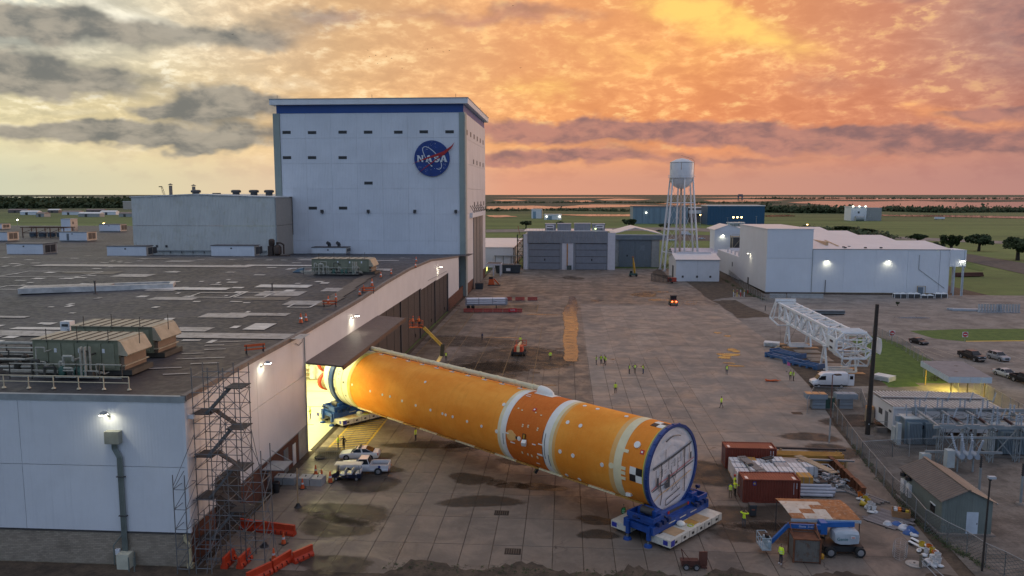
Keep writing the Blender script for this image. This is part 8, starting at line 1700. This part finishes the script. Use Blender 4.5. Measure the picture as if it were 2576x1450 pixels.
for k,(px,py)in enumerate(((2318,1380),(2328,1384),(2337,1388),(2344,1394),(2350,1402),(2340,1403),(2330,1396),(2358,1410),(2348,1418),(2340,1422),(2360,1420),(2352,1428))):c_=(2,0,1,2,1,0,0,0,0,0,0,0)[k];bucket(px,py,c_,'%s bucket in the lower corner litter pile, %s counting from its far end'%(LBL[c_],('first','second','third','fourth','fifth','sixth','seventh','eighth','ninth','tenth','eleventh','last')[k]),(0,1.4,0,0,0,1.3,0,0,0,1.4,0,0)[k])
SACK=[MB().sph((0,0,.16),.30,9,6,q).mesh('sack',m,True)for q,m in((.55,BK[0]),(.6,CRW))]
for k,(px,py)in enumerate(((2160,1258),(2172,1270),(2192,1292),(2203,1293),(2262,1320),(2272,1328),(2290,1345),(2300,1352),(2312,1388),(2325,1402),(2334,1412),(2346,1426),(2366,1428),(2356,1394))):
    p=G(px,py);t=thing('plastic_sack','white plastic sack in the litter along the fence, %s from the far end'%('first','second','third','fourth','fifth','sixth','seventh','eighth','ninth','tenth','eleventh','twelfth','thirteenth','last')[k],'sack',(p.x,p.y,.02),k*1.3,'white sacks littered along the fence');q=ob('sack',SACK[k%2],t);q.scale=(1+.3*(k%3),.8,.8+.2*(k%2));MB().cyl((.2,0,.22),(.28,.05,.36),.07,.04,7).obj('tied_neck',BK[0],t,True)
p=G(2170,1305);t=thing('sheet_metal_stack','fanned stack of corrugated grey roofing sheets on the ground','roofing sheets',(p.x,p.y,.02),rad(-52))
for k in range(11):
    o=MB();n=7
    o.loft([[(x,q*.09,.06+.03*(q%2)+.012*k)for q in range(n)]for x in(0,3.4+(k%3)*.2)],cap=False,close=False);q=o.obj('roof_sheet',(mat('sheet_grey',(.19,.175,.18),.55,.2),mat('sheet_grey_dark',(.14,.13,.135),.55,.2))[k%2],t);q.location=(rr.uniform(-.3,.2),k*.34-.2,0);q.rotation_euler=(0,0,rr.uniform(-.06,.06))
b2(t,'bearer',WOOD,.6,-.3,0,.75,3.6,.06);b2(t,'bearer',WOOD,2.6,-.3,0,2.75,3.6,.06)
t=thing('wooden_box','open wooden box filled with tools and cans by the fence','box',(33.7,79.0,.02),rad(-20));BOXW=mat('box_wood',(.32,.17,.075),.7)
for z in range(4):b2(t,'board',BOXW,0,0,.05+z*.2,1.6,.05,.22+z*.2);b2(t,'board',BOXW,0,1.15,.05+z*.2,1.6,1.2,.22+z*.2);b2(t,'board',BOXW,-.05,0,.05+z*.2,0,1.2,.22+z*.2);b2(t,'board',BOXW,1.6,0,.05+z*.2,1.65,1.2,.22+z*.2)
for k in range(7):bx(t,'can',(BK[0],BK[1],BLACKT,BK[2])[k%4],.3+(k%4)*.35,.3+(k//4)*.5,.8,.3,.3,.35,k)
t=thing('tarpaulin','crumpled blue and white tarpaulin between the wooden box and the boards','tarpaulin',(33.6,76.4,.02),rad(-60));BT=mat('tarp_blue',(.03,.10,.30),.5);WTp=mat('tarp_white',(.50,.52,.56),.5)
for k in range(7):
    cx,cy=rr.uniform(-1.4,1.6),rr.uniform(-.5,.5);rg=[];MB().lathe([(.5+.1*(k%3),0),(.42,.12+.1*(k%2)),(.25,.28+.08*(k%3)),(.04,.36)],(cx,cy,0),9).obj('fold',BT if k%5<3 else WTp,t)
for k,(px,py,L,rz)in enumerate(((2292,1360,2.6,-62),(2286,1368,2.6,-60))):p=G(px,py);t=thing('board',('pale board leaning over the lower litter pile','second pale board beside the lower litter pile')[k],'board',(p.x,p.y,.02),rad(rz));bar(t,'plank',LAT,(0,0,.25),(L,0,.12),.32,.06);b2(t,'block',WOOD,.1,-.2,0,.4,.2,.22)
p=G(2300,1420);t=thing('cable_drum','flat pale round lid lying near the bottom corner','lid',(p.x,p.y,.015));MB().lathe([(.75,0),(.75,.05),(.4,.08),(.38,.12)],(0,0,0),20).obj('disc',mat('pale_disc',(.36,.33,.30),.6),t);MB().lathe([(.1,.12),(.1,.16)],(0,0,0),8).obj('hub',DARKTRIM,t)
p=G(2315,1428);t=thing('timber_post','short timber post with leaning rails at the bottom edge','post',(p.x,p.y,0));rod(t,'post',mat('weathered_wood',(.19,.15,.11),.8),(0,0,0),(0,0,1.2),.13,n=8);bar(t,'rail',GALV,(.1,0,.9),(1.3,-2.2,.05),.06);bar(t,'rail',GALV,(0,-.1,.7),(.6,-2.6,.05),.06)
p=G(2262,1410);t=thing('wire_cage','bent wire cage lying beside the litter pile','cage',(p.x,p.y,.015),rad(65));
for k in range(6):MB().tube([(k*.45,.6*math.cos(a*PI/6),.6+.6*math.sin(a*PI/6))for a in range(13)],.016,4).obj('hoop',GALV,t)
for a in range(8):rod(t,'wire',GALV,(0,.6*math.cos(a*PI/4),.6+.6*math.sin(a*PI/4)),(2.25,.6*math.cos(a*PI/4),.6+.6*math.sin(a*PI/4)),.014,n=4)
# things by the warehouse front
for k,(px0,px1,lab)in enumerate(((1936,1976,'short concrete barrier at the corner of the warehouse'),(1980,2069,'long concrete barrier along the warehouse front'))):
    a,b=G(px0,750),G(px1,750);t=thing('concrete_barrier',lab,'barrier',(a.x,a.y,0));L=b.x-a.x
    for q in range(max(1,round(L/4))):u0,u1=L*q/max(1,round(L/4)),L*(q+1)/max(1,round(L/4))-.05;MB().ext([(-.35,0),(.35,0),(.3,.3),(.15,.6),(.12,1.4),(-.12,1.4),(-.15,.6),(-.3,.3)],0,u0,u1).obj('segment',mat('barrier_concrete',(.36,.36,.35),.7,var=.12),t)
for k in range(4):
    a=G(2250+k*34,751);t=thing('condenser_unit','white condenser unit before the warehouse, %s from the left'%('first','second','third','fourth')[k],'condenser',(a.x,a.y,.01),0.,'condensers lined up before the warehouse');hh=1.5 if k!=2 else 1.0
    b2(t,'top_frame',LAT,0,0,hh-.15,3.9,1.6,hh);
    for x in(0,1.9,3.8):
        for y in(0,1.5):b2(t,'leg',LAT,x,y,0,x+.12,y+.12,hh-.15)
    b2(t,'coil',LOUV,.15,.1,.2,3.75,1.5,hh-.16)
    for x in(1,2.9):MB().lathe([(.55,hh),(.5,hh+.2)],(x,.8,0),12).obj('fan_ring',LAT,t);bx(t,'fan_cap',LAT,x,.8,hh+.3,.5,.5,.1)
a=G(2010,792);t=thing('timber_stack','long dark timber stack in the yard behind the lattice tower','timber',(a.x,a.y,.01));
for z in range(4):
    for y in range(4):bar(t,'timber',(DARKTRIM,STL)[z%2],(rr.uniform(0,.5),y*.5,.25+z*.3),(11.5+rr.uniform(0,1),y*.5,.25+z*.3),.42,.24)
for x in(2,6,10):b2(t,'bearer',WOOD,x,-.2,0,x+.2,1.9,.12)
for k,(px,lab)in enumerate(((2462,'left block of upright grey steel frames in the far yard'),(2510,'right block of upright grey steel frames in the far yard'))):
    a=G(px,786);t=thing('frame_block',lab,'steel frames',(a.x,a.y,.01),0.,'steel frames stored in the far yard')
    for q in range(8):bar(t,'frame',GGR,(q*.8,0,.05),(q*.8,0,2.3),.14,.9);bar(t,'frame_top',GALV,(q*.8,-.4,2.3),(q*.8,.5,2.3),.16)
    bar(t,'base',GGR,(-.2,0,.08),(6,0,.08),.9,.12)
a=G(2388,782);t=thing('steel_beam_pile','pile of pale steel beams left of the upright frames','beams',(a.x,a.y,.01),-.1);[bar(t,'beam',GGR,(rr.uniform(0,.8),q*.6,.3),(13+rr.uniform(0,2),q*.6,.3),.4,.5)for q in range(4)];[b2(t,'bearer',WOOD,x,-.3,0,x+.2,2.2,.06)for x in(2,11)]
for k,(px,py)in enumerate(((1965,782),(1990,782),(2010,780),(2030,779))):a=G(px-40,py);t=thing('bollard','thin dark bollard at the dirt edge, %s from the left'%('first','second','third','fourth')[k],'bollard',(a.x,a.y,0),0.,'bollards by the lattice tower');rod(t,'post',DARKTRIM,(0,0,0),(0,0,1.4),.12);MB().lathe([(.14,1.4),(.05,1.5)],(0,0,0),8).obj('cap',RST,t)
for k in range(9):a=G(1845+(k%5)*9,741+(k//5)*6);t=thing('marker_post','short yellow or red marker post on the dirt wedge, %s of the cluster'%('first','second','third','fourth','fifth','sixth','seventh','eighth','ninth')[k],'post',(a.x,a.y,0),0.,'marker posts on the dirt wedge');rod(t,'post',(BK[2],RED,HEADL)[k%3],(0,0,0),(0,0,1.5),.13);MB().lathe([(.15,1.5),(.08,1.58)],(0,0,0),8).obj('cap',HEADL,t)
p=G(2420,690);t=thing('pipe_pile','pile of rust-red pipes behind the warehouse end posts','pipes',(p.x-8,p.y-12,.01),.2);[rod(t,'pipe',DKR,(0,q*.6+(z*.3),.35+z*.5),(12,q*.6+z*.3,.35+z*.5),.3)for z in range(3)for q in range(4-z)]
p=G(1236,718);t=thing('orange_machine','orange ground power unit with slanted arm beside the tall building','machine',(p.x,p.y,0));MB().box(0,0,1.3,2.2,1.8,2.0,tx=.7,ty=.8).obj('body',ORG,t);bar(t,'arm',ORG,(.9,0,2.4),(2.8,0,.3),.4);b2(t,'top_box',BLACKT,-.8,-.6,2.3,.6,.6,3.1);b2(t,'skid',BLACKT,-1.3,-.9,.0,3.4,.9,.3)
p=G(1206,727);t=thing('dark_dumpster','small dark bin against the brick base of the tall building','bin',(p.x,p.y,0));MB().box(0,0,1.0,2.6,2.2,1.9,tx=1.1,ty=1.1).obj('body',SK,t);b2(t,'lid',DARKTRIM,-1.4,-1.2,1.95,1.4,1.2,2.1);[b2(t,'foot',BLACKT,x,-.9,0,x+.2,.9,.08)for x in(-1.1,.9)]
# ================================================================== scaffold stair, barriers, cones, blocks on the left
SCT=mat('scaffold_tube',(.17,.175,.18),.5,.4,var=.2,sc=3.);SCP=mat('scaffold_deck',(.055,.052,.05),.7)
sc=thing('scaffold_stair_tower','tube scaffold stair tower against the corner of the factory building','scaffold',(0,0,0))
SX,SY=(-32.55,-31.1,-29.7,-28.3),(64.75,66.9)
for x in SX:
    for y in SY:rod(sc,'standard',SCT,(x,y,.02),(x,y,18.0),.045,n=5);MB().lathe([(.12,0),(.1,.04)],(x,y,.01),6).obj('base_plate',SCT,sc)
for k in range(13):
    z=.35+k*1.4
    for y in SY:rod(sc,'ledger',SCT,(SX[0]-.1,y,z),(SX[3]+.1,y,z),.036,n=5)
    for x in SX:rod(sc,'transom',SCT,(x,SY[0]-.1,z),(x,SY[1]+.1,z),.036,n=5)
    if k<12:
        s=k%2
        for y in SY:rod(sc,'brace',SCT,(SX[s],y,z),(SX[s+1],y,z+1.4),.03,n=5);rod(sc,'brace',SCT,(SX[3-s],y,z),(SX[2-s],y,z+1.4),.03,n=5)
        rod(sc,'brace',SCT,(SX[3],SY[s],z),(SX[3],SY[1-s],z+1.4),.03,n=5)
lz=[(2.1,4.8),(5.95,8.65),(9.8,12.4),(13.7,16.1)]
for k,(a,b)in enumerate(lz):
    for q in range(3):b2(sc,'deck_plank',SCP,SX[0]-.2,SY[0]+.1+q*.68,a,SX[1]+.05,SY[0]+.1+q*.68+.64,a+.07);b2(sc,'deck_plank',SCP,SX[2]-.05,SY[0]+.1+q*.68,b,SX[3]+.2,SY[0]+.1+q*.68+.64,b+.07)
    fl=bar(sc,'stair_flight',SCT,(SX[0]+.9,SY[0]+.35,a),(SX[2]+.3,SY[0]+.35,b),.06,.2);bar(sc,'stair_flight',SCT,(SX[0]+.9,SY[0]+1.15,a),(SX[2]+.3,SY[0]+1.15,b),.06,.2)
    for q in range(10):u=(q+.5)/10;b2(fl,'tread',SCP,SX[0]+.75+(SX[2]+.3-SX[0]-.9)*u,SY[0]+.35,a+(b-a)*u,SX[0]+1.05+(SX[2]+.3-SX[0]-.9)*u,SY[0]+1.15,a+(b-a)*u+.05)
    rod(sc,'stair_rail',SCT,(SX[0]+.9,SY[0]+.3,a+1),(SX[2]+.3,SY[0]+.3,b+1),.025,n=5)
    if k<3:bar(sc,'landing_ramp',SCP,(SX[2]+.2,SY[1]-.4,b),(SX[0]+1.2,SY[1]-.4,lz[k+1][0]),.7,.06)
# lower outrigger bays to the front-left and right
for(xa,xb,ya,yb,h)in((-33.6,-32.55,62.6,64.75,9.0),(-28.3,-26.6,64.75,66.9,10.6),(-32.0,-30.6,62.8,64.75,5.0)):
    for x in(xa,xb):
        for y in(ya,yb):rod(sc,'standard',SCT,(x,y,.02),(x,y,h),.045,n=5)
    for k in range(int(h/1.8)):
        z=.5+k*1.8
        for y in(ya,yb):rod(sc,'ledger',SCT,(xa,y,z),(xb,y,z),.036,n=5)
        for x in(xa,xb):rod(sc,'transom',SCT,(x,ya,z),(x,yb,z),.036,n=5)
        rod(sc,'brace',SCT,(xa,ya,z),(xb,ya,z+1.7),.03,n=5);rod(sc,'brace',SCT,(xb,ya,z),(xb,yb,z+1.7),.03,n=5)
for a,b in(((-28.3,64.75,13),(-26.6,64.75,9)),((-28.3,66.9,12),(-25.8,66.0,0)),((-32.55,64.75,12),(-33.6,62.6,8)),((-30,64.7,14),(-31,62.7,.1))):rod(sc,'raker',SCT,a,b,.03,n=5)
# orange water barriers
gO='orange barriers around the scaffold'
barrier('dark orange barrier beyond the scaffold, left half of the straight pair',(-32.0,72.1),(-29.0,71.5),BARO,gO);barrier('dark orange barrier beyond the scaffold, right half of the straight pair',(-28.9,71.5),(-26.0,70.9),BARO,gO)
barrier('orange barrier standing alone at the scaffold foot, left one',(-29.96,63.7),(-29.88,65.8),BARO,gO);barrier('orange barrier standing alone at the scaffold foot, right one',(-28.6,63.8),(-28.45,65.9),BARO,gO);barrier('orange barrier at the bottom edge of the slanted row',(-26.8,61.2),(-25.5,63.4),BARO,gO);barrier('orange barrier in the middle of the slanted row',(-25.45,63.5),(-24.6,65.8),BARO,gO);barrier('orange barrier at the upper end of the slanted row',(-24.2,65.2),(-23.0,67.0),BARO,gO)
# cones and channeliser posts
CON=mat('cone_orange',(.62,.10,.02),.55);
def cone(label,p,h=.95,z=0.,tilt=0.,group='traffic cones'):
    t=thing('traffic_cone',label,'cone',(p[0],p[1],z),RND.uniform(0,3),group);s=h/.9
    b2(t,'base',BLACKT,-.28*s,-.28*s,0,.28*s,.28*s,.05);MB().lathe([(.19*s,.05),(.12*s,.38*s),(.05*s,.9*s),(.04*s,.92*s)],(0,0,0),12).obj('shell',CON,t,True);MB().lathe([(.135*s,.4*s),(.108*s,.55*s)],(0,0,0),12).obj('white_band',HEADL,t)
    if tilt:t.rotation_euler=(tilt,0,t.rotation_euler[2]);t.location.z+=.2
    return t
cone('orange cone right of the straight barrier pair',(-26.5,69.1),1.1);cone('orange cone with dark top near the slanted barriers',(-26.2,65.8),1.1);cone('tall orange cone between the two concrete blocks',(-29.4,83.0),1.15);cone('tall orange cone behind the concrete blocks',(-29.3,87.4),1.15);p=G(831,1214);cone('orange cone in front of the golf cart',p,1.3);p=G(797,1195);cone('orange cone touching the right concrete block',(-28.0,85.6),1.3)
for k,(px,py)in enumerate(((757,813),(770,808),(845,755),(826,766),(905,742),(915,733),(936,720),(958,698),(984,690),(1047,660),(1045,673))):
    p=G(px,py,roof_z(G(px,py,16.2).y)-.1);cone('orange cone on the roof edge, %s counted from the near side'%('first','second','third','fourth','fifth','sixth','seventh','eighth','ninth','tenth','eleventh')[k],p,1.05 if k%3 else 1.3,p.z,0.,'cones along the roof edge')
for k,(px,py,lab)in enumerate(((815,772,'tipped orange barricade on the roof beside the ladder hatch'),(912,738,'small orange trestle on the roof edge'),(620,890,'orange trestle on the roof above the scaffold'))):
    z=roof_z(G(px,py,16).y);p=G(px,py,z);t=thing('roof_barricade',lab,'barricade',(p.x,p.y,z-.1),.3*k)
    for x in(0,1.8):bar(t,'leg',BLACKT,(x,-.3,0),(x,0,1.0),.08);bar(t,'leg',BLACKT,(x,.3,0),(x,0,1.0),.08)
    bar(t,'rail',CON,(-.2,0,.95),(2.0,0,.95),.08,.25);bar(t,'rail',CON,(-.2,-.12,.55),(2.0,-.12,.55),.06,.18)
for k,(px,py)in enumerate(((666,1375),(750,1276))):
    p=G(px,py);t=thing('wooden_marker_post',('tall pale wooden post right of the scaffold','tall pale wooden post in front of the concrete blocks')[k],'post',(p.x,p.y,0));rod(t,'stake',mat('stake_wood',(.42,.29,.16),.7),(0,0,.2),(0,0,HT(px,py,(1257,1178)[k])),.075,n=7);MB().lathe([(.45,0),(.3,.12),(.14,.45)],(0,0,0),10).obj('rubber_base',BLACKT,t)
for k,(x,y)in enumerate(((-32.0,84.6),(-28.8,84.5))):
    t=thing('concrete_block',('pair of concrete blocks against the brick wall','pair of concrete blocks between the cones')[k],'concrete block',(x,y,.01),-.05);MB().box(-.72,0,.42,1.35,1.5,.84,tx=.97,ty=.97).obj('block',mat('barrier_concrete',(.36,.36,.35),.7,var=.12),t);MB().box(.72,0,.42,1.35,1.5,.84,tx=.97,ty=.97).obj('block',MATS['barrier_concrete'],t);[MB().tube([(x_,-.15,.83),(x_,-.1,.98),(x_,.1,.98),(x_,.15,.83)],.03,5).obj('lifting_loop',IRON,t)for x_ in(-.72,.72)]
t=thing('stacked_crowd_barriers','stack of dark steel crowd barriers left of the white sedan','barriers',(G(792,1158).x,G(792,1158).y,.015))
for k in range(6):
    y=k*.32
    for z in(.25,1.15):rod(t,'rail',SCT,(0,y,z),(3.0,y,z),.03,n=5)
    for q in range(13):rod(t,'bar',SCP,(.1+q*.233,y,.25),(.1+q*.233,y,1.15),.018,n=4)
    for x in(.3,2.7):b2(t,'foot',SCT,x-.04,y-.12,0,x+.04,y+.12,.06);rod(t,'foot_stem',SCT,(x,y,.05),(x,y,.25),.03,n=5)
p=G(708,1240);t=thing('trash_can','black trash can against the brick wall','bin',(-31.9,81.6,.01));MB().lathe([(.32,0),(.42,1.05),(.45,1.06),(.45,1.12),(.40,1.12)],(0,0,0),14).obj('body',BLACKT,t,True);MB().lathe([(.44,1.12),(.3,1.25)],(0,0,0),14).obj('lid',BLACKT,t,True)
t=thing('hose_coil','dark hose coiled on the ground by the hangar jamb','hose',(-30.6,93.0,.03));[MB().tube([(.55*(1+.1*k)*math.cos(a*PI/10),.5*(1+.1*k)*math.sin(a*PI/10),.03+.05*k)for a in range(21)],.04,5).obj('loop',BLACKT,t)for k in range(3)]
# ================================================================== trees, shrubs, birds
def m_leaf(name,c1,c2):
    m,t,b=newmat(name);r=t.rnd();n=t.noise(t.pos(),.9,3)
    setp(t,b,t.mix(n.ss(.3,.7),c1,c2),.8);b.inputs['Subsurface Weight'].default_value=0.;return m
LEAF=m_leaf('oak_leaves',(.022,.036,.011),(.055,.078,.024));LEAF2=m_leaf('shrub_leaves',(.034,.050,.018),(.075,.10,.036));BARK=mat('bark',(.035,.026,.02),.9)
def crown_mesh(seed,n=1500,rx=1.,rz=.62,nc=26,leaf=.075):
    rn=random.Random(seed);b=MB();cl=[]
    for k in range(nc):
        a=rn.uniform(0,2*PI);q=math.sqrt(rn.random())*.78;zz=rn.uniform(-.35,.8)*(1-q*.45);cl.append((q*math.cos(a)*rx,q*math.sin(a)*rx,zz*rz,rn.uniform(.14,.28)))
    for k in range(n):
        cx,cy,cz,r=rn.choice(cl);u=Vector((rn.gauss(0,1),rn.gauss(0,1),rn.gauss(0,1))).normalized()*r*rn.uniform(.55,1.05);c=Vector((cx,cy,cz))+Vector((u.x,u.y,u.z*.75))
        a=Vector((rn.gauss(0,1),rn.gauss(0,1),rn.gauss(0,1))).normalized();d=a.orthogonal().normalized();s=leaf*rn.uniform(.6,1.5);b.quad(c-a*s-d*s*.6,c+a*s-d*s*.6,c+a*s+d*s*.6,c-a*s+d*s*.6)
    return b
def limb_mesh(seed):
    rn=random.Random(seed);b=MB().cyl((0,0,0),(.02,.01,.42),.085,.06,9)
    for k in range(7):a=2*PI*k/7+rn.uniform(-.3,.3);p1=Vector((.02,.01,.34+.06*(k%3)));p2=p1+Vector((.28*math.cos(a),.28*math.sin(a),.22));p3=p2+Vector((.25*math.cos(a+.3),.25*math.sin(a+.3),.16));b.cyl(p1,p2,.045,.028,6);b.cyl(p2,p3,.028,.01,5)
    return b
CROWN=[crown_mesh(s,1700,nc=30).mesh('crown',LEAF)for s in(1,2,3)];LIMB=[limb_mesh(s).mesh('trunk',BARK)for s in(1,2,3)]
def tree(label,px,pyb,pyt,pw,k=0,group='trees in the far grass'):
    p=G(px,pyb);h=HT(px,pyb,pyt);w=pw/FPX*p.y*.5;t=thing('oak_tree',label,'tree',(p.x,p.y,-.1),k*1.7,group)
    a=ob('trunk',LIMB[k%3],t);a.scale=(h,h,h);c=ob('crown',CROWN[k%3],t,(0,0,h*.58));c.scale=(w,w,h*.66)
for k,(px,b,tp,w,lab)in enumerate(((1323,575,554,32,'round dark tree behind the left end of the hangar'),(1409,570,556,22,'small dark tree behind the hangar roof units, left one'),(1515,571,561,18,'small dark tree behind the hangar roof units, right one'),(1582,576,549,42,'wide dark tree behind the pale annex roof'),(1672,580,560,32,'dark tree just left of the water tower legs'),(2308,612,587,44,'oak tree at the back right corner of the warehouse'),(2392,637,586,56,'tall oak tree at the right end of the warehouse roof'),(2462,632,586,66,'broad oak tree standing on the lawn right of the warehouse'),(2560,655,594,80,'broad oak tree cut by the right picture edge'),(2128,585,568,60,'low bushy tree behind the middle of the warehouse roof'),(2180,590,574,55,'low bushy tree behind the right half of the warehouse roof'),(2356,632,608,40,'smaller dark tree left of the tall oak'),(2258,770,758,10,'tiny round shrub on the far yard concrete'))):tree(lab,px,b,tp,w,k)
def shrub_belt(name,label,pts,hmin,hmax,n,spread,m,seed,cat='woods',leaf=1.):
    rn=random.Random(seed);b=MB()
    segs=[(Vector(p),Vector(q))for p,q in zip(pts,pts[1:])]
    for k in range(n):
        p,q=rn.choice(segs);c=p.lerp(q,rn.random())+Vector((rn.gauss(0,spread*.3),rn.uniform(-spread,spread),0));h=rn.uniform(hmin,hmax)*(.4+.6*rn.random())
        for j in range(16):
            a=Vector((rn.gauss(0,1),rn.gauss(0,1),rn.gauss(0,1))).normalized();d=a.orthogonal().normalized();s=h*.17*rn.uniform(.6,1.5)*leaf;o=c+Vector((rn.gauss(0,h*.34),rn.gauss(0,h*.34),abs(rn.gauss(h*.42,h*.26))));b.quad(o-a*s-d*s,o+a*s-d*s,o+a*s+d*s,o-a*s+d*s)
    o=b.obj(name,m);tag(o,label,cat,None,'stuff')
shrub_belt('treeline','dark belt of shrubs right of the deep blue warehouse',[G(1925,534),G(2010,536),G(2140,537)],8,16,520,16,LEAF,3)
shrub_belt('treeline','dark low shrub belt along the far water on the right',[G(2215,531),G(2350,535),G(2480,534),G(2650,534)],5,14,600,26,LEAF,4)
shrub_belt('woods','dark woodland behind the factory roof on the left',[G(-60,524),G(100,524),G(220,523),G(340,523)],12,20,1700,70,LEAF,5)
shrub_belt('woods','farther strip of woodland on the left skyline',[G(-60,511),G(150,511),G(345,511)],14,26,900,160,LEAF,6)
shrub_belt('treeline','scattered marsh shrubs behind the hangar',[G(1225,532),G(1400,530),G(1590,533)],3,8,260,20,LEAF2,7)
shrub_belt('treeline','thin dark marsh edge along the far water',[G(1225,512),G(1500,511),G(1700,512),G(1960,512)],4,10,460,40,LEAF2,8)
shrub_belt('treeline','thin dark marsh edge on the skyline at right',[G(1900,500.5),G(2200,501),G(2650,502)],8,18,520,90,LEAF,9);shrub_belt('treeline','low scrub in the grass beyond the warehouse',[G(2020,575),G(2150,590),G(2250,600)],2,6,160,14,LEAF2,10)
shrub_belt('weeds','weeds growing at the foot of the fences and shed',[(38.2,104,0),(36.4,86,0),(35.8,78,0),(36.3,73,0),(37.5,68.5,0)],.2,.6,240,.7,LEAF2,11,'weeds',.6)
shrub_belt('weeds','weeds and grass tufts along the soil at the bottom edge',[(-16,65.3,0),(0,65.2,0),(18,65,0),(30,65.3,0)],.08,.3,420,.7,LEAF2,12,'weeds',.6)
shrub_belt('weeds','weeds along the warehouse foot and dirt wedge',[G(1812,700),G(1880,740),G(1925,757)],.3,1.0,130,1.2,LEAF2,13,'weeds',.6)
# settlement clutter beyond the roof on the left
rn=random.Random(17)
for k in range(9):
    px,py=20+k*34+rn.uniform(-8,8),536+(k%3)*5;a=G(px,py);t=thing('far_shed','low far shed beyond the factory roof, %s from the left picture edge'%('first','second','third','fourth','fifth','sixth','seventh','eighth','ninth')[k],'shed',(a.x,a.y,0),rn.uniform(-.2,.2),'low sheds beyond the factory roof');w=rn.uniform(14,34);MB().b2(0,0,0,w,12,5).obj('wall',(MATS['tan_block'],SIDEPLAIN,MATS['stone_grey'])[k%3],t);MB().ext([(-.5,5),(6,7),(12.5,5)],0,-.5,w+.5).obj('roof',(MATS['dull_roof'],ROOFPINK)[k%2],t);b2(t,'door',DARKTRIM,w*.3,-.1,0,w*.3+4,0,4)
# birds against the clouds
BIRD=MB().add([(0,0,0),(.35,.1,.05),(1.0,.0,.28),(.35,-.12,.06),(-.35,.1,.05),(-1.0,0,.28),(-.35,-.12,.06),(0,.35,0),(0,-.45,0),(0,0,-.12)],[(0,1,2,3),(0,6,5,4),(0,7,1),(0,4,7),(0,3,8),(0,8,6),(9,7,8),(9,1,7),(9,8,3),(9,4,7),(9,6,8)]).mesh('bird',mat('bird_dark',(.03,.028,.028),.8))
for k,(px,py)in enumerate(((585,87),(925,127),(945,140),(972,142),(985,147),(1012,172),(1075,124),(1088,121),(1115,131),(1130,128),(1290,15),(1310,171),(930,143),(950,160))):
    p=atY(px,py,320+k*6);o=ob('bird',BIRD,None,p,k*.9);o.scale=(.8,)*3;o.rotation_euler=(.2*(k%3),.15*(k%2),k*.9);tag(o,'dark bird in the sky, %s from the left'%('first','second','fifth','sixth','seventh','eighth','ninth','tenth','eleventh','twelfth','thirteenth','last','third','fourth')[k],'bird','birds in the sky')
